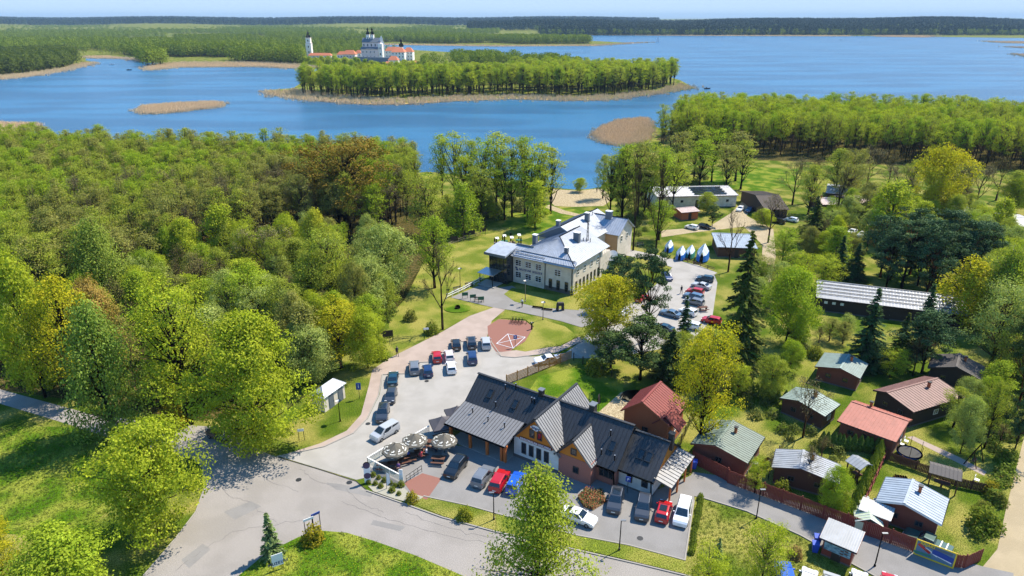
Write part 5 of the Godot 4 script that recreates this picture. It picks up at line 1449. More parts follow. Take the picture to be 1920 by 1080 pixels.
func museum() -> void:
	var t := thing("museum", "cream two-storey museum with pale zinc hipped roofs and glass atrium", "museum", V(12.24, 0, -127.2), deg_to_rad(-33))
	var z: Material = M.zinc_roof
	var zs: Material = M.zinc_seam
	var b := MB.new()
	b.span(V(-14.3, 0, -13), V(0, 6.2, 0))
	obj("wall", b, M.cream_plaster, t)
	b = MB.new()
	b.span(V(-15.8, 0, -30), V(-4.5, 6.6, -13.0))
	obj("wall", b, M.cream_plaster, t)
	b = MB.new()
	b.span(V(-12, 0, -31.4), V(-1.4, 6.4, -23.6))
	obj("wall", b, M.ochre_plaster, t)
	b = MB.new()
	b.span(V(-4.5, 0, -19), V(-1.0, 4.2, -12.9))
	obj("annex_wall", b, M.cream_plaster, t)
	b = MB.new()
	b.span(V(-6.4, 0, -0.5), V(0.06, 0.9, 0.06))
	obj("plinth", b, M.plinth, t)
	poly_wall(t, "end_gable", M.cream_plaster, [[23.6, 0.0], [31.4, 0.0], [31.4, 6.4], [27.5, 9.1], [23.6, 6.4]], -1.42, -1.36)
	var ge: Node3D = t.get_child(t.get_child_count() - 1)
	ge.rotation.y = PI / 2
	# front hipped block
	var ap := V(-7.0, 9.5, -6.6)
	var bk := V(-7.0, 9.5, -15.5)
	roof(t, "roof_hip", z, zs, V(-14.0, 6.3, 0.6), V(0.5, 6.3, 0.6), ap, ap + V(-0.02, 0, 0), 0.16, 0.6)
	roof(t, "roof_slope", z, zs, V(0.5, 6.3, 0.6), V(0.5, 6.3, -15.5), bk, ap, 0.16, 0.55)
	roof(t, "roof_slope", z, zs, V(-14.0, 6.3, -15.5), V(-14.0, 6.3, 0.6), ap, bk, 0.16, 0.55)
	# stepped eave strips
	roof(t, "eave_strip", z, zs, V(-14.9, 6.05, 0.85), V(-6.5, 6.05, 0.85), V(-6.5, 7.5, -2.2), V(-14.9, 7.5, -2.2), 0.2, 0.6)
	roof(t, "eave_strip", z, zs, V(-6.45, 6.0, 0.8), V(0.6, 6.0, 0.8), V(0.2, 6.85, -0.8), V(-6.45, 6.85, -0.8), 0.2, 0.6)
	b = MB.new()
	b.box(V(-7.0, 6.98, -0.72), V(14.0, 0.12, 0.1))
	b.box(V(-10.6, 6.7, 0.05), V(8.0, 0.1, 0.1))
	b.box(V(-12.8, 7.5, -2.3), V(4.2, 0.7, 0.2))
	obj("snow_guard", b, M.church_roof, t)
	# rear blocks
	roof(t, "roof_slope", z, zs, V(-4.0, 6.7, -12.5), V(-4.0, 6.7, -30.5), V(-10.2, 9.7, -30.5), V(-10.2, 9.7, -12.5), 0.16, 0.55)
	roof(t, "roof_slope", z, zs, V(-16.4, 6.7, -30.5), V(-16.4, 6.7, -12.5), V(-10.2, 9.7, -12.5), V(-10.2, 9.7, -30.5), 0.16, 0.55)
	poly_wall(t, "end_gable", M.church_roof, [[-16.2, 6.5], [-4.2, 6.5], [-10.2, 9.6]], -13.0, -12.6)
	roof(t, "roof_slope", z, zs, V(-10.5, 6.35, -23.1), V(-0.8, 6.35, -23.1), V(-0.8, 9.3, -27.5), V(-10.5, 9.3, -27.5), 0.16, 0.55)
	roof(t, "roof_slope", z, zs, V(-0.8, 6.35, -31.9), V(-10.5, 6.35, -31.9), V(-10.5, 9.3, -27.5), V(-0.8, 9.3, -27.5), 0.16, 0.55)
	b = MB.new()
	for y in [4.6, 5.0]:
		b.tube(V(-4.4, y, -13.0), V(-1.05, y, -13.0), 0.03, 0.03, 6)
		b.tube(V(-1.05, y, -13.0), V(-1.05, y, -19), 0.03, 0.03, 6)
	for k in 7:
		b.tube(V(-1.05, 4.2, -13.0 - k), V(-1.05, 5.0, -13.0 - k), 0.03, 0.03, 6)
	obj("terrace_rail", b, M.steel, t)
	b = MB.new()
	b.tube(V(-0.6, 1.6, -21.0), V(-0.6, 2.8, -19.4), 1.3, 1.3, 14)
	obj("stair_canopy", b, M.frame_white, t)
	b = MB.new()
	b.tube(V(-7, 9.52, -6.5), V(-7, 9.52, -15.5), 0.12, 0.12, 6)
	b.tube(V(-10.2, 9.72, -12.5), V(-10.2, 9.72, -30.5), 0.12, 0.12, 6)
	b.tube(V(-10.5, 9.32, -27.5), V(-0.8, 9.32, -27.5), 0.12, 0.12, 6)
	b.tube(ap, V(0.5, 6.32, 0.6), 0.1, 0.1, 6)
	obj("ridge_cap", b, M.zinc_seam, t)
	for a in [[V(-4.2, 8.3, -9.0), V(1.3, 1.9, 0.9)], [V(-8.5, 9.2, -22.0), V(0.9, 1.6, 0.9)], [V(-5.4, 8.7, -27.0), V(1.4, 1.8, 1.0)], [V(-12.6, 8.2, -16.0), V(0.8, 1.6, 0.8)], [V(-13.2, 7.4, -7.0), V(0.9, 1.3, 0.9)], [V(-3.2, 7.9, -2.7), V(0.7, 0.9, 0.7)]]:
		chimney(t, a[0], a[1], M.church_roof, M.frame_white)
	for p in [V(-3.4, 8.2, -10.4), V(-3.0, 8.0, -11.2), V(-2.5, 7.8, -11.9), V(-9.6, 9.5, -24.5), V(-9.2, 9.4, -26.0)]:
		vent(t, p, 0.5)
	# front windows
	for x in [-13.0, -10.55, -8.1]:
		window(t, V(x, 4.45, 0.03), 0, 1.5, 1.35, M.frame_white, M.glass, 1, 2)
		window(t, V(x, 1.85, 0.03), 0, 1.5, 1.35, M.frame_white, M.glass, 1, 2)
	window(t, V(-3.6, 4.1, 0.03), 0, 1.5, 1.4, M.frame_white, M.glass, 1, 2)
	for x in [-5.2, -3.4, -1.5]:
		window(t, V(x, 1.5, 0.08), 0, 0.75, 2.1, M.window_frame, M.glass, 0, 3)
	for k in 4:
		window(t, V(0.03, 4.5, -1.8 - k * 3.0), PI / 2, 1.2, 1.3, M.frame_white, M.glass, 1, 1)
	for k in 7:
		window(t, V(0.03, 1.6, -1.3 - k * 1.65), PI / 2, 0.7, 2.1, M.window_frame, M.glass, 0, 2)
	for k in 3:
		window(t, V(-4.47, 5.4, -14.5 - k * 2.2), PI / 2, 0.8, 1.4, M.frame_white, M.glass, 0, 1)
	for k in 2:
		window(t, V(-1.33, 5.0, -25.6 - k * 3.0), PI / 2, 0.9, 1.4, M.frame_white, M.glass, 0, 1)
	text("lettering", "MUZEUM  WIGIER", V(-10.0, 3.14, 0.02), 0, 0.5, M.letter_blue, t)
	b = MB.new()
	b.box(V(-13.5, 3.35, 0.03), V(0.5, 0.32, 0.06))
	b.box(V(-13.3, 2.95, 0.03), V(0.5, 0.32, 0.06))
	obj("emblem", b, M.letter_blue, t)
	b = MB.new()
	for x in [-6.5, -0.3]:
		b.tube(V(x, 0, 0.12), V(x, 6.1, 0.12), 0.07, 0.07, 8)
	b.tube(V(0.12, 0, -11.6), V(0.12, 6.1, -11.6), 0.07, 0.07, 8)
	obj("downpipe", b, M.metal_grey, t)
	# glass atrium
	b = MB.new()
	b.span(V(-18.8, 0, -2.4), V(-14.4, 6.2, 2.2))
	obj("atrium_glazing", b, M.glass, t)
	b = MB.new()
	for k in 6:
		b.box(V(-18.8 + k * 0.88, 3.1, 2.24), V(0.07, 6.2, 0.07))
	for k in 5:
		b.box(V(-16.6, 1.3 + k * 1.2, 2.25), V(4.4, 0.06, 0.05))
		b.box(V(-18.84, 1.3 + k * 1.2, -0.1), V(0.05, 0.06, 4.6))
	obj("atrium_frame", b, M.metal_dark, t)
	b = MB.new()
	for k in 8:
		var y0 := 6.2 + 0.9 * sin(k / 8.0 * PI * 0.5)
		var y1 := 6.2 + 0.9 * sin((k + 1) / 8.0 * PI * 0.5)
		var z0 := 3.2 - k * 0.75
		b.slab(V(-19.4, y0 + 0.3, z0), V(-14.2, y0 + 0.3, z0), V(-14.2, y1 + 0.3, z0 - 0.75), V(-19.4, y1 + 0.3, z0 - 0.75), 0.35)
	obj("atrium_roof", b, M.zinc_roof, t)
	b = MB.new()
	b.box(V(-16.8, 6.35, 3.24), V(5.3, 0.55, 0.12))
	obj("fascia", b, M.church_roof, t)
	b = MB.new()
	b.slab(V(-19.6, 2.75, 5.6), V(-15.6, 2.75, 5.6), V(-15.6, 3.0, 2.3), V(-19.6, 3.0, 2.3), 0.14)
	obj("entrance_canopy", b, M.steel, t)
	for x in [-19.2, -16.0]:
		b = MB.new()
		b.tube(V(x, 0, 5.2), V(x, 2.7, 5.2), 0.09, 0.09, 10)
		obj("canopy_post", b, M.frame_white, t)
	b = MB.new()
	b.span(V(-19.6, 0.05, 2.3), V(-15.4, 0.2, 5.7))
	obj("entrance_step", b, M.concrete, t)
	# lattice mast behind the roof
	var m := thing("lattice_mast", "slim grey lattice mast rising at the museum's side roof", "mast", t.position + Basis(Vector3.UP, deg_to_rad(-33)) * V(-3.2, 0, -12.0), 0.3)
	b = MB.new()
	for k in 4:
		var a := TAU * k / 4
		b.tube(V(cos(a) * 0.45, 0, sin(a) * 0.45), V(cos(a) * 0.16, 12.0, sin(a) * 0.16), 0.04, 0.03, 5)
	obj("leg", b, M.metal_grey, m)
	b = MB.new()
	for k in 14:
		var y := 0.85 * k
		for q in 4:
			var a := TAU * q / 4
			var c := TAU * (q + 1) / 4
			var r0 := lerpf(0.45, 0.16, y / 12.0)
			var r1 := lerpf(0.45, 0.16, (y + 0.85) / 12.0)
			b.tube(V(cos(a) * r0, y, sin(a) * r0), V(cos(c) * r1, y + 0.85, sin(c) * r1), 0.022, 0.022, 4, false)
	obj("bracing", b, M.metal_grey, m)
	b = MB.new()
	b.box(V(0, 12.1, 0), V(1.4, 0.06, 0.06))
	b.box(V(0, 11.6, 0), V(0.06, 0.06, 1.2))
	obj("aerial", b, M.metal_dark, m)

func cottage(called: String, label: String, fr: Array, h: float, part: float, rise: float, rm: Material, wm: Material, along_x := false, seam: Variant = 0.5, wins := 2, sm: Material = null, cat := "cottage") -> Node3D:
	# fr: centre x, centre z, turn, front length, depth at the eaves
	var ln: float = fr[3]
	var wd: float = fr[4]
	var turn: float = fr[2]
	if along_x:
		turn += PI / 2
		ln = fr[4]
		wd = fr[3]
	var t := thing(called, label, cat, V(fr[0], 0, fr[1]), turn)
	var x0 := -ln / 2
	var x1 := ln / 2
	var rx := lerpf(x0, x1, part)
	var wi := 0.35
	var zf := wd / 2
	var hl := h + rise * wi / maxf(rx - x0, 0.4) - 0.18
	var hr := h + rise * wi / maxf(x1 - rx, 0.4) - 0.18
	if part > 0.97:
		poly_wall(t, "wall", wm, [[x0 + wi, 0], [x1 - wi, 0], [x1 - wi, h + rise - 0.25], [x0 + wi, hl]], -zf + wi, zf - wi)
	else:
		poly_wall(t, "wall", wm, [[x0 + wi, 0], [x1 - wi, 0], [x1 - wi, hr], [rx, h + rise - 0.2], [x0 + wi, hl]], -zf + wi, zf - wi)
	var b := MB.new()
	b.span(V(x0 + wi - 0.03, 0, -zf + wi - 0.03), V(x1 - wi + 0.03, 0.22, zf - wi + 0.03))
	obj("plinth", b, M.plinth, t)
	var smm: Material = sm if sm else rm
	roof(t, "roof_slope", rm, smm if seam else null, V(x0, h, -zf), V(x0, h, zf), V(rx, h + rise, zf), V(rx, h + rise, -zf), 0.14, seam if seam else 1.0, 0.05)
	if part <= 0.97:
		roof(t, "roof_slope", rm, smm if seam else null, V(x1, h, zf), V(x1, h, -zf), V(rx, h + rise, -zf), V(rx, h + rise, zf), 0.14, seam if seam else 1.0, 0.05)
		b = MB.new()
		b.box(V(rx, h + rise + 0.03, 0), V(0.3, 0.08, wd + 0.05))
		obj("ridge_cap", b, smm, t)
	for e in ([[x0, rx], [x1, rx]] if part <= 0.97 else [[x0, rx]]):
		for s in [-1, 1]:
			b = MB.new()
			var p := V(e[0], h - 0.1, s * (zf + 0.02))
			var q := V(e[1], h + rise - 0.1, s * (zf + 0.02))
			var d := (q - p).normalized()
			b.box((p + q) / 2, V((q - p).length(), 0.2, 0.05), Basis(d, V(-d.y, d.x, 0), V(0, 0, 1)))
			obj("fascia", b, M.frame_white if rm == M.roof_bluegrey else wm, t)
	for e in ([x0, x1] if part <= 0.97 else [x0]):
		b = MB.new()
		b.tube(V(e, h - 0.1, -zf), V(e, h - 0.1, zf), 0.07, 0.07, 6)
		obj("gutter", b, M.metal_grey, t)
	if cat == "cottage":
		chimney(t, V(lerpf(rx, x1, 0.25), h + rise * 0.6, -zf * 0.35), V(0.32, 0.9, 0.32), M.brick_orange, M.metal_dark)
	# the face turned to the camera is +z, or -x for a ridge running along the front
	for k in wins:
		var u := (k + 0.5) / wins - 0.5
		if along_x:
			window(t, V(x0 + wi - 0.02, h * 0.55, u * (wd - 1.6)), -PI / 2, 0.8, 0.7, M.window_frame, M.glass)
		else:
			window(t, V(u * (ln - 1.6), h * 0.55, zf - wi + 0.02), 0, 0.8, 0.7, M.window_frame, M.glass)
	if along_x:
		window(t, V(ln * 0.1, h * 0.55, zf - wi + 0.02), 0, 0.9, 0.8, M.frame_white, M.glass)
	else:
		window(t, V(x1 - wi + 0.02, h * 0.5, 0), PI / 2, 0.9, 0.8, M.frame_white, M.glass)
	door(t, V(x0 + wi - 0.02, 0, 0), -PI / 2, 0.9, minf(2.0, h - 0.3), M.dark_wood)
	return t

func shelter(called: String, label: String, fr: Array, h: float, rise: float, rm: Material, cat := "gazebo") -> void:
	var t := thing(called, label, cat, V(fr[0], 0, fr[1]), fr[2])
	var x: float = fr[3] / 2
	var z: float = fr[4] / 2
	roof(t, "roof_slope", rm, rm, V(-x, h, z), V(x, h, z), V(x, h + rise, 0), V(-x, h + rise, 0), 0.1, 0.4)
	roof(t, "roof_slope", rm, rm, V(x, h, -z), V(-x, h, -z), V(-x, h + rise, 0), V(x, h + rise, 0), 0.1, 0.4)
	for a in [[-1, -1], [1, -1], [1, 1], [-1, 1]]:
		var b := MB.new()
		b.box(V(a[0] * (x - 0.25), h / 2, a[1] * (z - 0.25)), V(0.13, h, 0.13))
		obj("post", b, M.brown_wood, t)
	var b := MB.new()
	b.box(V(0, 0.72, 0), V(x * 1.0, 0.08, z * 0.6))
	b.box(V(0, 0.36, 0), V(0.2, 0.72, 0.2))
	obj("table", b, M.brown_wood, t)

func houses() -> void:
	cottage("cottage", "green-roofed red cottage beside the restaurant's carport", [27.22, -72.9, -0.624, 7.15, 6.76], 2.5, 0.42, 0.9, M.roof_green, M.brick_red, false, 0.4, 1)
	cottage("cottage", "pale grey-roofed cottage behind the red fence and bare fruit trees", [35.04, -67.68, -0.459, 7.4, 4.1], 2.4, 0.42, 0.8, M.roof_slate, M.brown_wood, false, 0.4)
	cottage("cottage", "bright red-roofed cottage behind the dark thuja row", [47.8, -77.2, -0.753, 7.1, 7.09], 2.7, 0.72, 0.7, M.roof_red, M.brick_red, true, 0.4, 3)
	cottage("cottage", "maroon-roofed dark cottage behind the bright red roof", [57.46, -84.12, -1.168, 6.45, 10.35], 2.7, 0.32, 0.7, M.roof_maroon, M.dark_wood, false, 0.5, 2)
	var h := cottage("cottage", "blue-grey metal-roofed cottage with lean-to porch beside the green pickup", [44.13, -61.35, -0.664, 6.34, 5.18], 2.6, 0.42, 0.9, M.roof_bluegrey, M.brick_red, false, 0.45)
	cottage("cottage", "grey-green roofed cottage half hidden by the bare brownish tree", [41.42, -82.48, -0.842, 6.46, 4.58], 2.4, 0.4, 0.7, M.roof_teal, M.brown_wood, false, 0.5)
	cottage("cottage", "teal-roofed cottage with leaf-littered slope beside the juniper", [50.61, -93.05, -0.640, 6.39, 5.74], 2.4, 0.55, 0.8, M.roof_teal, M.brick_red, false, 0.4)
	cottage("cottage", "dark cottage with weathered charcoal roof under the trees", [67.71, -92.26, -0.628, 6.98, 5.38], 2.5, 0.5, 1.2, M.roof_old, M.dark_wood, false, 0.4)
	var bh := cottage("brick_house", "tall orange-brick house with deep red roof behind the restaurant", [18.8, -77.96, -0.591, 6.76, 6.26], 4.2, 0.42, 2.2, M.red_tile, M.brick_orange, false, 0.45, 1, null, "house")
	roof(bh, "dormer_slope", M.red_tile, null, V(4.6, 3.6, 2.9), V(4.6, 3.6, 0.3), V(2.6, 5.2, 0.3), V(2.6, 5.2, 2.9), 0.12)
	roof(bh, "dormer_slope", M.red_tile, null, V(0.9, 3.6, 0.3), V(0.9, 3.6, 2.9), V(2.6, 5.2, 2.9), V(2.6, 5.2, 0.3), 0.12)
	# lean-to porches of the blue-grey cottage
	roof(h, "porch_roof", M.roof_pale, M.metal_grey, V(-4.4, 2.1, 4.6), V(-1.2, 2.1, 4.6), V(-1.2, 2.5, 2.6), V(-4.4, 2.5, 2.6), 0.08, 0.25)
	var b := MB.new()
	b.span(V(-4.2, 0, 2.8), V(-1.4, 2.05, 4.4))
	obj("porch", b, M.brick_red, h)
	cottage("mural_shed", "small corrugated-roofed shed with a faded mural beside the lane", [33.99, -55.94, -0.669, 3.52, 3.14], 2.3, 0.99, 0.5, M.roof_slate, M.red_fence, true, 0.22, 0, M.metal_grey, "shed")
	shelter("gazebo", "small grey-roofed gazebo beside the thuja hedge", [41.78, -68.58, -1.119, 2.09, 2.31], 2.2, 0.5, M.roof_slate)
	shelter("gazebo", "dark-roofed garden shelter beside the play frame lawn", [51.08, -66.87, -0.543, 3.26, 2.62], 2.3, 0.45, M.roof_old)
	# faded mural on the shed
	var ms := thing("mural", "faded blue and white mural board on the small shed", "mural", Vector3.ZERO)
	var fr: Array = [33.99, -55.94, -0.669, 3.52, 3.14]
	ms.position = V(fr[0], 0, fr[1])
	ms.rotation.y = fr[2]
	b = MB.new()
	b.box(V(0, 1.5, fr[4] / 2 - 0.26), V(fr[3] - 1.0, 0.95, 0.06))
	obj("board", b, mat("mural_blue", S(140, 176, 190), 0.8, 0.0, ntex(31, 0.03, 4, S(120, 150, 165), S(235, 238, 236), 0.35, 0.6), 0.3), ms)
	for k in 4:
		b = MB.new()
		b.box(V(fr[3] * 0.5 - 1.3 + (k % 2) * 0.4, 1.25 + k * 0.17, fr[4] / 2 - 0.22), V(0.32, 0.14, 0.03))
		obj("painted_panel", b, M.brown_wood, ms)
	# long barn
	var bf: Array = [70.63, -118.85, -0.357, 24.81, 8.33]
	var barn := cottage("barn", "long dark timber barn with pale grey slate roof", [bf[0], bf[1], bf[2], bf[3], 8.0], 2.8, 0.62, 1.7, M.roof_slate, M.dark_wood, true, 0.55, 0, M.metal_grey, "barn")
	for k in 3:
		window(barn, V(-3.66, 1.9, -bf[3] / 2 + 1.8 + k * 1.4), -PI / 2, 0.6, 0.5, M.frame_white, M.frame_white, 0, 0)
	for k in 4:
		b = MB.new()
		b.box(V(-2.6 + k * 0.95 - 0.3, 2.8 + 0.55 + k * 0.32 - 0.02, 0), V(0.08, 0.1, bf[3] - 0.4))
		obj("snow_guard", b, M.metal_dark, barn)
	# back buildings
	cottage("guest_house", "long white-roofed building with dark solar strips beside the meadow", [53.82, -201.08, 0.079, 24.37, 12], 3.6, 0.7, 0.9, M.roof_pale, M.cream_plaster, true, 0.9, 5, null, "building")
	cottage("garage", "small brick garage with brownish flat-pitched roof", [48.38, -184.31, 0.292, 5.77, 5.11], 2.4, 0.6, 0.5, M.roof_rose, M.brick_orange, true, 0.4, 1, null, "garage")
	cottage("hall", "dark brown hall with ribbed roof behind the car yard", [72.76, -193, -0.000, 6.73, 21.71], 3.0, 0.4, 2.0, M.roof_brown, M.dark_wood, true, 0.4, 0, M.metal_dark, "hall")
	cottage("boat_shed", "pale mirror-bright roofed shed beside the gravel track", [52.71, -154.85, -0.130, 9.07, 9.86], 2.6, 0.97, 0.5, M.roof_bluegrey, M.brown_wood, true, 0.5, 0, null, "shed")
	for a in [["cottage with grey roof behind the bare forked tree", [101.01, -208.27, -0.449, 6.19, 13.66], "roof_slate"], ["low cottage with grey-brown roof beside parked white car", [91.24, -193.79, -0.000, 5.77, 8.71], "roof_rose"], ["pinkish-roofed cottage behind the weeping birch", [100.19, -195.67, 0.165, 7.41, 9.3], "roof_rose"], ["white-roofed cottage behind the pine clump", [111.6, -180.75, -0.820, 5.82, 9.15], "roof_pale"], ["pale grey cottage roof below the golden maple", [119.89, -189.13, -0.637, 4.81, 10.11], "roof_rose"], ["long pale cottage roof under bare branches", [124.13, -182.98, -0.722, 6.5, 11.41], "roof_pale"], ["greyish cottage beside the small weeping birch", [123.93, -175.61, -0.721, 4.53, 10.57], "roof_slate"], ["pale cottage behind the blossoming tree", [132.28, -173.79, -0.315, 6.17, 13.16], "roof_pale"], ["rose-grey cottage roof at the gravel road's end", [122.6, -159.47, -0.334, 6.19, 14.19], "roof_rose"]]:
		cottage("cottage", a[0], a[1], 2.5, 0.5, 0.7, M[a[2]], M.brown_wood, true, 0.6, 2)
	# solar strips on the guest house
	var gh: Array = [53.82, -201.08, 0.079, 24.37, 12]
	var sp := thing("solar_array", "dark solar strips on the long white roof", "solar panels", V(gh[0], 0, gh[1]), gh[2])
	for k in 4:
		b = MB.new()
		var zz: float = gh[4] / 2 - 1.2 - k * gh[4] * 0.15
		b.box(V(gh[3] * 0.17, 3.6 + 0.9 * (gh[4] / 2 - zz) / (gh[4] * 0.7) + 0.25, zz), V(gh[3] * 0.4, 0.06, 0.9), Basis(V(1, 0, 0), 0.2))
		obj("panel", b, M.glass, sp)
	# wooden shelters by the beach
	shelter("picnic_shelter", "dark wooden shelter behind the museum's rear gable", [24.49, -176.78, -0.000, 3.94, 5.25], 2.4, 0.9, M.roof_brown, "shelter")
	shelter("picnic_shelter", "brown-roofed picnic hut under the tall lakeside trees", [28.17, -173.1, -0.000, 2.35, 4.54], 2.2, 1.1, M.brown_wood, "shelter")
	# small kiosk with hipped roof
	var kf: Array = [-26.46, -85.91, -0.449, 2.68, 4.99]
	var ki := thing("kiosk", "small cream kiosk with hipped zinc roof and blue-grey doors", "kiosk", V(kf[0], 0, kf[1]), kf[2])
	var x: float = kf[3] / 2
	var z: float = kf[4] / 2
	b = MB.new()
	b.span(V(-x + 0.25, 0, -z + 0.25), V(x - 0.25, 2.35, z - 0.25))
	obj("wall", b, M.cream_plaster, ki)
	var a0 := V(0, 3.5, z - x * 0.95)
	var a1 := V(0, 3.5, -z + x * 0.95)
	var e := V(0.02, 0, 0)
	roof(ki, "roof_hip", M.zinc_roof, null, V(-x, 2.4, z), V(x, 2.4, z), a0 + e, a0 - e, 0.08)
	roof(ki, "roof_slope", M.zinc_roof, M.zinc_seam, V(x, 2.4, z), V(x, 2.4, -z), a1, a0, 0.08, 0.5)
	roof(ki, "roof_slope", M.zinc_roof, M.zinc_seam, V(-x, 2.4, -z), V(-x, 2.4, z), a0, a1, 0.08, 0.5)
	roof(ki, "roof_hip", M.zinc_roof, null, V(x, 2.4, -z), V(-x, 2.4, -z), a1 - e, a1 + e, 0.08)
	for k in 2:
		door(ki, V(x - 0.22, 0.05, z * 0.3 - k * z * 0.8), PI / 2, 1.0, 2.05, M.church_roof)

func onion(b: MB, at: Vector3, r: float, h: float) -> void:
	b.lathe(at, [[r * 1.05, 0], [r * 1.15, h * 0.12], [r * 0.95, h * 0.3], [r * 0.4, h * 0.42], [r * 0.35, h * 0.5], [r * 0.6, h * 0.6], [r * 0.45, h * 0.72], [r * 0.1, h * 0.82], [0.12, h]], 10)

func block(parent: Node3D, x0: float, x1: float, z0: float, z1: float, h: float, rise: float, wm: Material, rm: Material, wins := 0, rows := 1) -> void:
	var b := MB.new()
	b.span(V(x0, 0, z0), V(x1, h, z1))
	obj("wall", b, wm, parent)
	var zm := (z0 + z1) / 2
	var q := minf((z1 - z0) / 2, (x1 - x0) / 2) * 0.6
	roof(parent, "roof_slope", rm, null, V(x0 - 0.4, h, z1 + 0.4), V(x1 + 0.4, h, z1 + 0.4), V(x1 - q, h + rise, zm), V(x0 + q, h + rise, zm), 0.2)
	roof(parent, "roof_slope", rm, null, V(x1 + 0.4, h, z0 - 0.4), V(x0 - 0.4, h, z0 - 0.4), V(x0 + q, h + rise, zm), V(x1 - q, h + rise, zm), 0.2)
	roof(parent, "roof_hip", rm, null, V(x1 + 0.4, h, z1 + 0.4), V(x1 + 0.4, h, z0 - 0.4), V(x1 - q, h + rise, zm - 0.02), V(x1 - q, h + rise, zm + 0.02), 0.2)
	roof(parent, "roof_hip", rm, null, V(x0 - 0.4, h, z0 - 0.4), V(x0 - 0.4, h, z1 + 0.4), V(x0 + q, h + rise, zm + 0.02), V(x0 + q, h + rise, zm - 0.02), 0.2)
	for k in wins:
		for r in rows:
			window(parent, V(lerpf(x0, x1, (k + 0.5) / wins), h * (r + 0.55) / rows, z1 + 0.03), 0, 1.3, 1.9, M.frame_white, M.glass, 0, 0)

